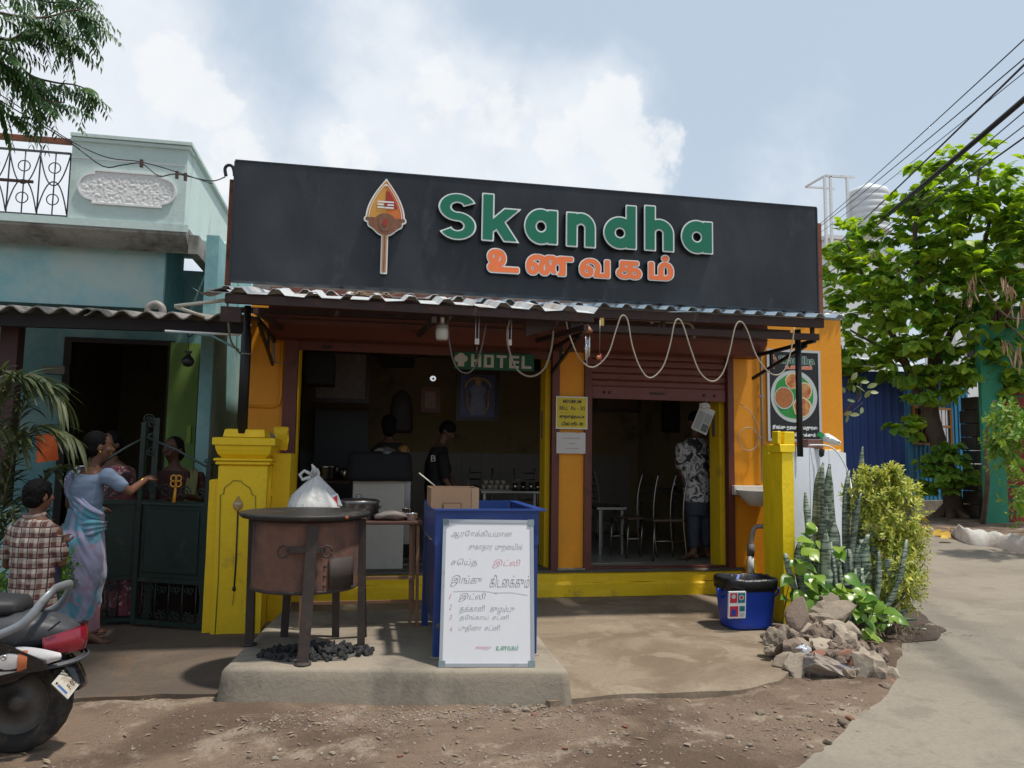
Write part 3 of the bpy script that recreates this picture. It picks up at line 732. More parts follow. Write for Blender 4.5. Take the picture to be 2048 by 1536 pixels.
for x in (-.9,1.87,4.12):
    MB().beam(b0(x,6.55,.20),b0(x,7.83,.20),.03,.035).build('bracket_arm',BLACKST,UA)
    MB().beam((x,6.7,zu(x)-.225),(x,7.75,zu(x)-.44),.025,.03).build('bracket_brace',BLACKST,UA)
    MB().beam((x,7.35,zu(x)-.22),(x,7.35,zu(x)-.34),.025,.03).build('bracket_post',BLACKST,UA)
# right pole
p0 = PY(1600,892,6.68);MB().lathe([(.0285,p0.z-.1),(.0285,zu(p0.x)-.08)],(p0.x,6.68,0),14).build('support_pole',BLACKST,origin=(p0.x,6.68,0),label='slim black pole in front of the food poster',cat='pole')
# left pole: standing on the yellow gate pillar
p1 = PY(484,862,6.66)
lp = thing('support_pole',(p1.x,6.66,p1.z),'thick black pole standing on the tall yellow gate pillar','pole')
MB().lathe([(.042,p1.z-.02),(.042,PY(490,668,6.66).z),(.028,PY(490,666,6.66).z+.01),(.028,zu(p1.x)-.08)],(p1.x,6.66,0),16).build('shaft',BLACKST,lp)
MB().tube([(p1.x+.044*math.cos(a),6.66+.044*math.sin(a),PY(484,707,6.62).z) for a in np.linspace(0,2*PI,17)],.006,6).build('wire_tie',PIPEG,lp)

# ------------------------------------------------------------------ lower front awning
LY = 5.72
LA = thing('lower_awning',(.4,6.1,2.5),'shorter torn white ridged awning in front over the stove and blue stall','awning')
zl2,zr2 = PY(420,583,LY).z,PY(1195,626,LY).z;xl2,xr2 = PY(425,583,LY).x,PY(1195,626,LY).x
zf_ = lambda x: zl2+(zr2-zl2)*(x-xl2)/(xr2-xl2)
xs_ = [xl2,-.12,.83,xr2]
for k in range(3):
    def fn(x,t,h,k=k):
        e = 1 if t > .99 else 0
        y = 6.42-(6.42-LY)*t+e*.025*noise.noise(Vector((x*9,4,k)))
        return (x,y,zf_(x)+.16*(1-t)+.042*h+.004*(k % 2)+.010*noise.noise(Vector((x*5,t*3,8)))+e*.008*noise.noise(Vector((x*14,1,k))))
    corr(xs_[k]-.02,xs_[k+1]+.02,.258,TRAP,fn,.003,4).build('roof_sheet',SHEETW,LA)
MB().beam((xl2+.08,LY+.05,zf_(xl2)-.036),(xr2-.02,LY+.05,zf_(xr2)-.036),.045,.062).build('front_beam',OXIDE,LA)
for x in (-.80,.48,1.66):
    MB().beam((x,LY+.02,zf_(x)-.115),(x,7.5,zf_(x)+.04),.035,.045).build('rafter',OXIDE,LA)
MB().beam((xl2+.12,LY+.08,zf_(xl2)-.09),(xl2+.12,LY+.08,zf_(xl2)-.20),.14,.05).build('corner_plate',OXIDE,LA)
m = MB();q = [PY(1050,640,LY+.2),PY(1112,645,LY+.2),PY(1112,655,LY+.2),PY(1052,672,LY+.2)]
m.loft([[Vector((p.x,p.y+dy,p.z)) for p in q] for dy in (0,.04)],smooth=False);m.build('bracket_plate',OXIDE,LA)
# curled torn flaps of sheet and dry debris
m = MB();c0 = PY(745,600,LY+.05)
for k in range(26):
    x = c0.x+random.gauss(0,.07);m.beam((x,LY+.04+random.uniform(0,.05),zf_(x)+.055),(x+random.uniform(-.07,.07),LY+.05+random.uniform(-.03,.05),zf_(x)+.06+random.uniform(-.015,.02)),.006,.004)
m.build('dry_twigs',mat('dry_straw',(.36,.26,.15),.9,.3,9,0),LA,kind='stuff')
m = MB();c0 = PY(418,578,LY);m.loft([[(c0.x+u*.14,LY+.1+v*.25,zf_(c0.x)+.03+.03*math.sin(u*3)-.02*u+.02*v) for u in np.linspace(-1,1,8)] for v in (0,1)],closed=False,cap=False);m.build('bent_flap',SHEETW,LA)

# ------------------------------------------------------------------ things that hang below the awnings
CAB = mat('cream_cable',(.40,.35,.27),.5,.08,9,0)
def Q(x,y,Y=6.3): return PY(x,y,Y)
loops_ = [(1132,640),(1138,668),(1158,715),(1185,735),(1215,710),(1232,660),(1243,632),(1255,640),(1264,690),(1280,735),(1300,756),(1325,735),(1340,690),(1348,650),(1356,638),(1366,650),(1382,700),(1400,745),(1425,763),(1446,745),(1460,700),(1470,655),(1481,643),(1494,660),(1512,710),(1535,742),(1555,750),(1572,735),(1584,690),(1588,655)]
pipe('hanging_cable',[Q(*p) for p in loops_],.0062,CAB,sm=True,label='cream cable hanging in deep loops below the right awning',cat='cable')
l2 = [(1020,640),(1014,665),(1018,700),(1035,740),(1062,753),(1088,738),(1102,700),(1107,660)]
pipe('hanging_cable',[Q(x,y,5.9) for x,y in l2],.0075,mat('brown_cable',(.22,.17,.13),.5,.1,9,0),sm=True,label='brownish cable loop in front of the green banner',cat='cable')
l3 = [(895,640),(898,680),(908,725),(925,745),(945,740),(962,700),(972,650)]
pipe('hanging_cable',[Q(x,y,5.9) for x,y in l3],.006,mat('dark_cable',(.10,.08,.07),.5,.1,9,0),sm=True,label='thin dark cable loop beside the hanging bulb',cat='cable')
# LED bulb
c = PY(884,661,5.9);t = thing('hanging_bulb',c,'unlit LED bulb in holder below the front awning','bulb')
MB().lathe([(.0,-.075),(.040,-.075),(.047,-.06),(.049,-.01),(.046,.015)],c,18).build('diffuser',mat('bulb_diffuser',(.45,.42,.35),.4,.05,5,0),t)
MB().lathe([(.047,.016),(.047,.035),(.03,.05),(.016,.055)],c,18).build('collar',mat('bulb_collar',(.22,.18,.14),.5,.1,5,0),t)
MB().lathe([(.015,.056),(.015,.10),(.010,.105)],c,12).build('holder',PIPEW,t)
# two hanging hooks (strip metal)
for k,(x,y0,y1) in enumerate(((955,628,680),(1020,628,682))):
    a = PY(x,y0,5.95);b = PY(x-1,y1,5.95);t = thing('hanging_hook',a,('left','right')[k]+' of two slotted metal hangers under the front awning','hook','slotted hangers under the awning')
    for s in (-1,1): MB().beam((a.x+s*.014,a.y,a.z),(b.x+s*.012,b.y,b.z),.006,.012).build('strap',STEELD,t)
    MB().box((b.x,b.y,b.z-.012),(.034,.014,.045)).build('block',PIPEW,t)
    MB().tube([(b.x,b.y,b.z-.03),(b.x,b.y,b.z-.10)],.0025,5).build('hook_wire',STEELD,t)
# wind chime
c = PY(1175,665,6.25);t = thing('wind_chime',c,'wind chime with brown pyramid top and silver tubes','wind chime')
MB().lathe([(.002,.07),(.06,.012),(.052,.0)],c,4,rot=Matrix.Rotation(.5,3,'Z')).build('pyramid_top',mat('chime_wood',(.30,.14,.08),.5,.15,12,.1),t)
for k,(dx,ln) in enumerate(((-.022,.22),(-.008,.25),(.012,.19),(.022,.18))):
    MB().tube([(c.x+dx,c.y-.02+.012*k,c.z-.02),(c.x+dx,c.y-.02+.012*k,c.z-.02-ln)],.007,8).build('chime_tube',STEEL,t)
c = PY(1199,715,6.25);t = thing('bead_charm',c,'small orange bead charm on a string beside the wind chime','charm')
MB().tube([PY(1200,640,6.25),c],.002,5).build('string',STEELD,t)
MB().ball((c.x-.012,c.y,c.z),.018).build('bead',mat('orange_bead',(.5,.2,.06),.4,.1,5,0),t)
MB().tube([(c.x+.008,c.y,c.z+.03),(c.x+.012,c.y,c.z-.04)],.006,6).build('thread',mat('pink_thread',(.45,.08,.10),.8,.1,5,0),t)
# tube-light pipe with lamp head
t = thing('lamp_arm',PY(1300,640,6.62),'long cream pipe arm with a drooping grey lamp holder','lamp arm')
pipe('arm',[PY(1205,636,6.66),PY(1280,639,6.66),PY(1352,645,6.66),PY(1372,645,6.66),PY(1384,652,6.66),PY(1387,662,6.66)],.013,mat('tan_pipe',(.38,.32,.20),.5,.1,8,0),t,sm=True)
MB().tube([PY(1386,660,6.66),PY(1388,676,6.66)],[.015,.02],10).build('holder',mat('grey_holder',(.2,.17,.14),.5,.1,8,0),t)
MB().box(PY(1203,644,6.3),(.035,.03,.065)).build('junction_box',mat('brass_box',(.45,.32,.08),.4,.1,8,0),origin=PY(1203,644,6.3),label='small black and yellow junction box at the awning corner',cat='junction box')
# ------------------------------------------------------------------ left house
HY = 9.6          # wall with the doorway
PYY = 8.3         # parapet / balcony face
HOUSE = thing('teal_house',(-3.2,HY,0),'faded teal house with pale parapet, projecting slab and dark doorway','house')
dl,dr = PY(145,700,HY),PY(338,700,HY);dtop = PY(240,688,HY).z
xr_h = PY(400,700,HY).x
zc0 = PY(200,600,HY).z
m = MB();m.bx(-9,dl.x-.08,HY,HY+.2,0,3.6);m.build('front_wall',TEAL,HOUSE)
m = MB();m.bx(dr.x+.06,xr_h+.1,HY,HY+.2,0,3.6);m.build('front_wall',TEAL,HOUSE)
m = MB();m.bx(dl.x-.08,dr.x+.06,HY,HY+.2,dtop+.06,3.6);m.build('lintel_wall',TEAL,HOUSE)
for a,b in ((dl.x-.08,dl.x),(dr.x,dr.x+.06)): MB().bx(a,b,HY-.03,HY+.12,0,dtop).build('door_frame',mat('dark_door_frame',(.035,.022,.018),.6,.1,4,.1),HOUSE)
MB().bx(dl.x-.08,dr.x+.06,HY-.03,HY+.12,dtop,dtop+.055).build('door_frame',MATS['dark_door_frame'],HOUSE)
m = MB();m.bx(dl.x-.5,dl.x-.45,HY+.2,13,0,3.4);m.build('hall_wall',INTW,HOUSE)
m = MB();m.bx(dr.x+.3,dr.x+.35,HY+.2,13,0,3.4);m.build('hall_wall',INTW,HOUSE)
m = MB();m.bx(dl.x-.5,dr.x+.35,13,13.1,0,3.4);m.build('hall_end_wall',INTW,HOUSE)
m = MB();m.bx(-9,xr_h+.1,HY+.2,13.1,3.41,3.6);m.build('roof_slab',SLABG,HOUSE)
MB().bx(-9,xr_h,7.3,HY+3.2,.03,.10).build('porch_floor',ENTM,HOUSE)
# green panel right of the doorway
GRN = mat('lime_door_paint',(.19,.31,.07),.6,.08,3,.1,20)
gx0,gx1 = PY(338,720,HY-.1).x,PY(398,720,HY-.1).x
MB().bx(gx0+.01,gx1,HY-.10,HY-.032,.1,dtop+.03).build('green_panel',GRN,HOUSE)
MB().bx(PY(372,900,HY-.12).x,PY(380,900,HY-.12).x,HY-.13,HY-.102,PY(375,870,HY).z-.1,PY(375,852,HY).z).build('latch',mat('lime_latch',(.35,.5,.06),.5,.1,3,0),HOUSE)
# side wall running back-to-front beside the shop (recedes)
xs = PY(452,760,7.9).x
m = MB();m.bx(-1.62,-1.5,8.02,12.5,0,3.62);m.build('side_wall',TEAL,HOUSE)
# upper storey band below slab (teal strip) and its corner returns
BY = 8.75
bx1 = PY(328,560,BY).x;bz0,bz1 = PY(200,612,BY).z,PY(200,486,BY).z
MB().bx(-9,bx1,BY,BY+.8,bz0,bz1+.15).build('fascia_wall',mat('faded_teal_plaster',(.28,.56,.60),.85,.14,1.4,.35,25,dirt=((.50,.62,.58),.75,1.0)),HOUSE)
MB().bx(bx1+.002,bx1+.012,BY+.004,BY+.8,bz0,bz1+.15).build('fascia_return',TEAL,HOUSE)
# slab with curved soffit
sx1 = PY(372,470,PYY).x;z1 = PY(300,447,PYY).z;zs0 = PY(300,478,PYY+.3).z
prof = [(PYY,z1),(PYY,z1-.10),(PYY+.10,z1-.16),(PYY+.30,z1-.22),(BY+.01,bz1+.10),(BY+.9,bz1+.10),(BY+.9,z1)]
MB().prism(prof,'x',-9,sx1).build('cornice_slab',SLABG,HOUSE)
MB().bx(-9,sx1+.02,PYY-.02,PYY-.002,z1-.07,z1+.005).build('slab_edge',MINT,HOUSE)
profs = [(sx1,z1),(sx1+.02,z1-.10),(sx1-.10,z1-.18),(sx1-.35,z1-.30),(sx1-.6,z1-.30),(sx1-.6,z1)]
# corner return slab going back
m = MB();x2 = PY(404,520,BY+.5).x
m.bx(sx1+.002,sx1+.10,PYY+.12,10.2,z1-.26,z1-.06);m.build('cornice_return',SLABG,HOUSE)
# parapet block
pl = PY(140,360,PYY).x;pr = PY(371,400,PYY).x;zt = PY(260,284,PYY).z
MB().bx(pl,pr,PYY,PYY+.16,z1+.007,zt).build('parapet',MINT,HOUSE)
MB().bx(pr-.16,pr,PYY+.162,12.0,z1-.06,zt-.002).build('parapet',MINT,HOUSE,label='side parapet running back to the shop')
for d_,h_,q_ in ((.045,0,.035),(.028,-.04,.035)):
    MB().bx(pl-.01,pr+d_,PYY-d_,PYY+.18,zt+.002+h_,zt+h_+q_).build('coping',MINT,HOUSE)
MB().bx(pr-.17,pr+.045,PYY+.182,12.0,zt+.002,zt+.037).build('coping',MINT,HOUSE)
MB().bx(pl,pr-.02,PYY-.006,PYY-.001,zt-.215,zt-.20).build('white_line',WHITE,HOUSE)
# plaque with rounded ends and rough white stucco
cz = PY(256,379,PYY).z;cxp = PY(256,379,PYY).x
hw = (PY(356,379,PYY).x-PY(158,379,PYY).x)/2;hh = (PY(256,345,PYY).z-PY(256,413,PYY).z)/2
def plq(P):
    r = hh*.80;d = np.minimum(sd_box(P,-hw+r,-r,hw-r,r),np.minimum(np.linalg.norm(P-np.array([-hw+r,0]),axis=-1)-r,np.linalg.norm(P-np.array([hw-r,0]),axis=-1)-r))
    return np.minimum(d,sd_box(P,-hw*.70,-hh,hw*.72,hh))
lo = contours(plq,-hw*1.1,hw*1.1,-hh*1.2,hh*1.2,140,0);li = contours(plq,-hw*1.1,hw*1.1,-hh*1.2,hh*1.2,140,-.018)
PQ = thing('wall_plaque',(0,0,0),None,None);PQ.parent = HOUSE;PQ.location = Vector((cxp,PYY,cz))-HOUSE.location
v,f = curve_mesh(loops=lo+[list(reversed(l)) for l in li],extrude=.012);mbp = MB();mbp.add([(cxp+p[0],PYY-.014-p[2],cz+p[1]) for p in v],f);mbp.build('moulding',WHITE,PQ,fix=False)
def stucco():
    m_ = mat('rough_white_stucco',(.82,.82,.80),.9,.05,6,.5,45);return m_
m = MB();n1,n2 = 90,34;vs = []
for j in range(n2+1):
    for i in range(n1+1):
        u = -hw+.02+(2*hw-.04)*i/n1;w = -hh+.02+(2*hh-.04)*j/n2;inside = float(plq(np.array([[u,w]]))[0]) < -.014
        vs.append((cxp+u,PYY-.004-(.010+.007*(noise.noise(Vector((u*40,w*40,1)))+.8*noise.noise(Vector((u*80,w*80,2)))) if inside else -.006),cz+w))
m.add(vs,[(j*(n1+1)+i,j*(n1+1)+i+1,(j+1)*(n1+1)+i+1,(j+1)*(n1+1)+i) for j in range(n2) for i in range(n1)],True);m.build('stucco_field',stucco(),PQ,fix=False)
# drain pipe out of the side parapet
q0 = PY(388,482,9.2);q1 = PY(455,492,9.2)
pipe('drain_pipe',[q0,q1,(q1.x+.5,q1.y,q1.z-.03)],.045,mat('mint_pipe',(.42,.58,.55),.5,.08,5,.05),HOUSE)
# elbow pipe on the awning and thin pvc conduit
a = PY(312,625,7.6); 
pipe('vent_pipe',[PY(296,628,7.6),PY(298,614,7.6),PY(312,608,7.6),PY(324,616,7.6),PY(325,630,7.6)],.035,PIPEG,HOUSE,sm=True)
t = thing('pvc_pipe',PY(350,612,6.9),'thin cream pvc pipe reaching from the awning to the shop','pipe')
pipe('pipe_run',[PY(350,612,6.9),PY(455,600,6.75)],.016,PIPEW,t);pipe('pipe_run',[PY(350,613,6.9),PY(410,634,6.95)],.014,PIPEW,t)
# railing
RL = thing('balcony_railing',(PY(60,430,PYY).x,PYY+.05,z1),'thin wrought iron railing of arcs and rings left of the pale parapet','railing')
ry = PYY+.06;rx1 = PY(136,400,ry).x;rz0 = z1+.03;rz1 = PY(70,302,ry).z
IRON = mat('grey_wrought_iron',(.07,.075,.085),.5,.1,8,0)
rx0 = rx1-2.2;P_ = (rx1-PY(75,400,ry).x)
MB().beam((rx0,ry,rz0),(rx1,ry,rz0),.02,.02).build('lower_rail',IRON,RL);MB().beam((rx0,ry,rz1),(rx1,ry,rz1),.02,.02).build('upper_rail',IRON,RL)
MB().beam((rx0,ry+.02,PY(70,277,ry).z),(rx1+.05,ry+.02,PY(70,277,ry).z),.06,.05).build('top_beam',RUST,RL)
MB().beam((rx0,ry-.02,(rz0+rz1)/2),(rx1-P_*1.15,ry-.02,(rz0+rz1)/2),.012,.03).build('flat_bar',OXIDE,RL)
k = 0;x = rx1
while x > rx0:
    MB().tube([(x,ry,rz0),(x,ry,rz1+.06 if k % 2 == 0 and k else rz1)],.008,6).build('bar',IRON,RL)
    if k % 2 == 0 and x-P_ > rx0:
        xm = x-P_/2;hgt = (rz1-rz0)
        MB().tube([(xm,ry,rz0),(xm,ry,rz1)],.007,6).build('bar',IRON,RL)
        for s,zb in ((1,rz0),(-1,rz1)):
            zc = rz0+hgt*(.25 if s == 1 else .75)
            MB().tube([(xm+.055*math.cos(a_),ry-.01,zc+.055*math.sin(a_)) for a_ in np.linspace(0,2*PI,21)],.006,6,cap=False).build('ring',IRON,RL)
            MB().tube([(xm+P_/2*u,ry-.012,(rz0+rz1)/2-s*.0+(-s)*(-.02+hgt*.5*abs(u)**2.2)) for u in np.linspace(-1,1,17)],.007,6).build('arc',IRON,RL)
    x -= P_ if k % 2 == 0 else P_;k += 2 if k % 2 == 0 else 1
# asbestos awning
AY = 6.95
za = PY(200,632,AY);AW = thing('cement_sheet_awning',(-3,AY,2.4),'corrugated grey cement sheet awning over the gateway of the teal house','awning')
xa1 = PY(482,640,AY).x;z0l,z0r = PY(10,624,AY),PY(470,640,AY);zaf = lambda x: z0l.z+(z0r.z-z0l.z)*(x-z0l.x)/(z0r.x-z0l.x)
xx = [-9.0,-6.6,-4.4,-3.35,-2.3,xa1]
for k in range(5):
    corr(xx[k]-.04,xx[k+1]+.04,.195,SINE,lambda x,t,h,k=k: (x,8.72-(8.72-AY)*t,zaf(x)+.26*(1-t)+.055*h+.008*(k % 2)),.012,3).build('cement_sheet',ASB,AW)
MB().beam((-9,AY+.12,zaf(-9)-.05),(xa1+.05,AY+.12,zaf(xa1)-.05),.06,.10).build('front_beam',mat('dark_timber',(.022,.018,.018),.8,.15,5,.1),AW)
MB().beam((-9,8.4,zaf(-9)+.14),(xa1,8.4,zaf(xa1)+.14),.06,.08).build('rear_beam',MATS['dark_timber'],AW)
cx_ = PY(17,760,7.4).x;MB().bx(cx_-.07,cx_+.07,7.35,7.49,0,zaf(cx_)-.02).build('post',mat('maroon_post',(.07,.03,.03),.6,.1,4,0),AW)
MB().bx(PY(88,735,9.4).x,PY(132,735,9.4).x,9.36,9.5,PY(110,748,9.4).z,PY(110,732,9.4).z).build('meter_box',PIPEG,origin=PY(110,740,9.4),label='grey box on the teal wall left of the doorway',cat='box')
# hanging black pot
c = PY(376,722,7.3);t = thing('hanging_pot',c,'small black pot hanging on a cord from the cement awning','pot')
MB().lathe([(.002,-.055),(.035,-.045),(.056,-.01),(.05,.02),(.025,.045),(.018,.065),(.035,.085),(.033,.088)],c,18).build('pot',BLACKP,t)
MB().tube([(c.x,c.y,c.z+.07),PY(376,660,7.3)],.003,5).build('cord',BLACKP,t)
pipe('cord_loop',[PY(372,655,7.1),PY(376,672,7.1),PY(384,670,7.1),PY(398,655,7.1)],.005,BLACKP,sm=True,label='black cord loop under the cement awning',cat='cord')
pipe('wall_pipe',[PY(432,682,8.6),PY(428,740,8.6),PY(426,776,8.6)],.010,PIPEW,label='short cream pipe end hanging on the teal side wall',cat='pipe')
t = thing('conduit_run',PY(420,664,6.85),'white pvc conduits running under the awning corner','pipe')
pipe('pipe_run',[PY(330,662,6.85),PY(480,670,6.85)],.010,WHITE,t);pipe('pipe_run',[PY(395,668,6.9),PY(425,672,6.9),PY(478,700,6.9)],.010,TEAL,t)
pipe('hanging_cable',[PY(455,604,5.9),PY(457,650,5.9),PY(463,685,6.2),PY(480,706,6.5)],.008,PIPEG,sm=True,label='grey cable dropping from the awning corner to the black pole',cat='cable')
# sloping service wires over the parapet with small brown insulators
def wire(name,pts,r,label,sag=0,mt=None):
    pipe(name,pts,r,mt or BLACKP,sm=len(pts) > 2,label=label,cat='wire')
wire('service_wire',[PY(-60,165,6.9),PY(40,225,7.2),PY(140,285,8.0),PY(205,332,8.0),PY(245,330,8.0),PY(283,327,8.0),PY(318,352,8.0),PY(354,348,8.0),PY(420,362,8.0),PY(450,354,7.6)],.006,'dark service wire drooping across the pale parapet')
wire('service_wire',[PY(-60,150,6.9),PY(60,228,7.2),PY(145,284,8.0),PY(215,315,8.0),PY(283,324,8.0),PY(354,344,8.0),PY(425,368,8.0)],.005,'straighter dark wire just above the drooping one on the parapet')
for x,y in ((283,327),(354,350),(371,354)):
    c = PY(x,y,7.98);MB().box(c,(.028,.03,.075)).build('wire_insulator',mat('brown_insulator',(.08,.045,.035),.5,.1,9,0),origin=c,label={283: 'leftmost brown insulator block on the parapet wires',354: 'middle brown insulator block on the parapet wires',371: 'rightmost brown insulator block on the parapet wires'}[x],cat='insulator',group='insulators on the parapet wires')
pipe('cable_gooseneck',[PY(452,352,6.7),PY(450,338,6.7),PY(455,331,6.7),PY(464,332,6.7),PY(468,342,6.7),PY(469,352,6.7)],.014,BLACKP,sm=True,label='black curved cable pipe at the left end of the sign',cat='pipe')

# ------------------------------------------------------------------ left yellow gate pillar (tilted about its axis a little)
GP = PZ(470,1272,.0);gpx0,gpx1 = PZ(420,1275,0).x,PZ(520,1272,0).x;gy0 = PZ(470,1274,0).y
PIL = thing('gate_pillar',((gpx0+gpx1)/2,gy0+.25,0),'tall yellow gate pillar with stepped cap and spear relief','pillar')
ztop = PY(480,930,gy0).z
def slab(x0,x1,y0,y1,z0,z1,taper=0,amp=.004,mt=YELLOWD,nm='shaft',bevel=.012):
    m = MB();n = 8;rings = []
    def rect(x0,x1,y0,y1,z):
        out = []
        for (ax,ay),(bx_,by) in (((x0,y0),(x1,y0)),((x1,y0),(x1,y1)),((x1,y1),(x0,y1)),((x0,y1),(x0,y0))):
            for k in range(n): out.append((ax+(bx_-ax)*k/n,ay+(by-ay)*k/n,z))
        return out
    zs = [z0,z0+.01]+list(np.linspace(z0+.05,z1-.05,7))+[z1-.012,z1] if z1-z0 > .2 else [z0,z0+.006,z1-.006,z1]
    for i,z in enumerate(zs):
        t = (z-z0)/(z1-z0);ins = bevel if i in (0,len(zs)-1) else 0
        q = rect(x0+taper*t+ins,x1-taper*t-ins,y0+taper*t+ins,y1-taper*t-ins,z)
        rings.append([(p[0]+amp*noise.noise(Vector(p)*9),p[1]+amp*noise.noise(Vector(p)*9+Vector((5,5,5))),p[2]) for p in q])
    return m.loft(rings,True,True,False)
D_ = .42
slab(gpx0,gpx1,gy0,gy0+D_,0,ztop).build('shaft',YELLOWD,PIL)
slab(gpx0-.075,gpx0-.004,gy0+.06,gy0+D_-.06,0,ztop-.12).build('side_pier',YELLOWD,PIL)
slab(gpx1+.004,gpx1+.15,gy0+.35,gy0+1.0,0,ztop+.10).build('side_wall',YELLOWD,PIL)
for a_,(w,z0,z1) in enumerate(((.02,ztop+.001,ztop+.03),(.035,ztop+.031,ztop+.055))): slab(gpx0-w,gpx1+w,gy0-w,gy0+D_+w,z0,z1,amp=.002).build('moulding',YELLOW,PIL)
zc = ztop+.056
# flared cap
pr_ = [(-.0,0),(.03,.03),(.045,.07),(.05,.10)]
m = MB();m.loft([[(x,y,zc+h) for x,y in ((gpx0-w+.02,gy0-w+.02),(gpx1+w-.02,gy0-w+.02),(gpx1+w-.02,gy0+D_+w-.02),(gpx0-w+.02,gy0+D_+w-.02))] for w,h in pr_],smooth=False);m.build('cap_flare',YELLOW,PIL)
slab(gpx0-.05,gpx1+.055,gy0-.05,gy0+D_+.05,zc+.101,zc+.165,amp=.003).build('cap_slab',YELLOW,PIL)
slab(gpx0+.02,gpx1-.03,gy0+.02,gy0+D_-.02,zc+.166,PY(470,857,gy0).z,.012,amp=.006,bevel=.02).build('cap_block',YELLOW,PIL)
# relief panel line and hanging spear ornament
LNE = mat('yellow_groove',(.30,.24,.03),.7,.1,6,0)
fz = lambda x,y: PY(x,y,gy0-.003)
arch = [fz(430,1268),fz(437,1150),fz(441,990),fz(447,988),fz(449,975),fz(462,966),fz(466,961),fz(482,962),fz(487,968),fz(500,976),fz(505,990),fz(511,992),fz(512,1100),fz(508,1268)]
MB().tube(arch,.0045,5).build('panel_outline',LNE,PIL)
SP = thing('spear_relief',(0,0,0),None,None);SP.parent = PIL;SP.location = fz(476,1000)-PIL.location
c = fz(476,1010)
lf = [(0,.075),(.014,.05),(.032,.025),(.040,0),(.036,-.025),(.018,-.042),(0,-.05)]
m = MB();m.loft([[(c.x+s*w*q,c.y-.016*(1-q*q),c.z+h) for (w,h) in lf for s in (1,)] for q in np.linspace(-1,1,9)],closed=False,cap=False);m.build('spear_head',mat('tarnished_gold',(.45,.27,.09),.5,.2,15,.2),SP)
MB().box((c.x,c.y-.018,c.z+.012),(.05,.004,.018)).build('band',mat('silver_band',(.5,.45,.38),.4,.1,12,0),SP)
pipe('spear_shaft',[fz(476,1022),fz(472,1120),fz(468,1180)],.0065,BLACKST,SP)
MB().ball(fz(468,1178),(.015,.008,.02)).build('spear_foot',BLACKST,SP)
pipe('stain',[fz(468,1185),fz(465,1210)],.002,BLACKST,SP)
# small brick lying on top
bm = chunk(0,(.075,.07,.055),9,2,.12);c = PY(533,875,gy0+.5);MB().frombm(bm,lambda p: p+c).build('broken_brick',mat('grey_pink_brick',(.26,.20,.17),.95,.15,9,.5),origin=c,label='broken grey brick lying beside the yellow gate pillar cap',cat='brick')
slab(gpx1-.02,gpx1+.10,gy0+.52,gy0+.62,PY(530,900,gy0+.5).z,PY(510,852,gy0+.5).z,amp=.02).build('back_stub',YELLOWD,PIL)
MB().box(PY(541,985,gy0+.34),(.028,.02,.055)).build('latch_plate',YELLOW,PIL)

# ------------------------------------------------------------------ gates
GATE = mat('dark_green_gate_paint',(.016,.032,.025),.38,.2,4,.08,40,dirt=((.06,.06,.05),.28,6))
GEDGE = mat('pale_gate_steel',(.05,.07,.065),.35,.2,10,0)  # paler grey-green than the leaf, for moulding and sloping bar
def spiral(c,r,a0,turns,n=26,d=1,ux=1):
    return [(c[0]+ux*r*(1-.78*i/n)*math.cos(a0+d*turns*2*PI*i/n),c[1],c[2]+r*(1-.78*i/n)*math.sin(a0+d*turns*2*PI*i/n)) for i in range(n+1)]
def gate(loc,w,rz,label,slope=1,hinge_h=1.36,free_h=1.70):
    """local: hinge at x=0, leaf extends to x=-w; y out of plane"""
    g = thing('iron_gate',loc,label,'gate','two leaves of the iron gate',rz)
    def part(mb,nm,mt=GATE,lab=None): return mb.build(nm,mt,g,local=True,label=lab)
    z0 = .04;zp0,zp1 = .40,1.03
    part(MB().bx(-.045,0,-.018,.018,z0,hinge_h),'stile');part(MB().bx(-w,-w+.045,-.018,.018,z0,free_h),'stile')
    for z in (z0+.02,zp0,zp1): part(MB().bx(-w+.046,-.046,-.015,.015,z-.018,z+.018),'rail')
    part(MB().bx(-w+.05,-.05,-.004,.004,zp0+.02,zp1-.02),'sheet_panel')
    part(MB().bx(-w+.09,-.09,-.014,-.005,zp0+.06,zp1-.06,bev=.008),'raised_panel')
    part(MB().bx(-w+.05,-.05,-.019,-.0155,zp1-.012,zp1-.004),'moulding',GEDGE)
    part(MB().tube([(-w+.03,0,free_h-.12),(-w*.5,0,(free_h+hinge_h)/2-.06),(-.02,0,hinge_h-.04)],.010,8),'sloping_bar',GEDGE)
    # scrolls
    for (cx,cz,r,a0,t,d) in ((-w+.09,free_h-.01,.045,PI,1.6,-1),(-w+.10,free_h-.24,.045,PI,1.5,1),(-w*.62,zp1+.10,.06,PI,1.5,-1),(-w*.35,zp1+.09,.055,0,1.5,1),(-.09,zp1+.08,.05,0,1.4,1),(-w*.80,zp1+.12,.05,0,1.5,1),(-w*.50,zp1+.20,.045,PI,1.4,-1),(-.04,hinge_h+.01,.03,PI,1.3,-1)):
        part(MB().tube(spiral((cx,-.005,cz),r,a0,t,d=d),.0065,6),'scroll')
    k = 5
    for i in range(k):
        x = -w+.09+(w-.18)*i/(k-1)
        part(MB().tube([(x,0,z0+.03),(x,0,zp0-.02)],.006,6),'bar')
        if i < k-1:
            xm = x+(w-.18)/(k-1)/2
            for s in (-1,1):
                part(MB().tube(spiral((xm+s*.028,-.006,z0+.085),.034,PI/2,1.3,16,d=s),.005,5),'scroll')
                part(MB().tube(spiral((xm+s*.026,-.006,zp0-.07),.030,-PI/2,1.2,16,d=-s),.005,5),'scroll')
    return g
gh = PZ(408,1258,.04);g2 = PZ(262,1246,.04)
wr = math.hypot(gh.x-g2.x,gh.y-g2.y);ang = math.atan2(gh.y-g2.y,gh.x-g2.x)
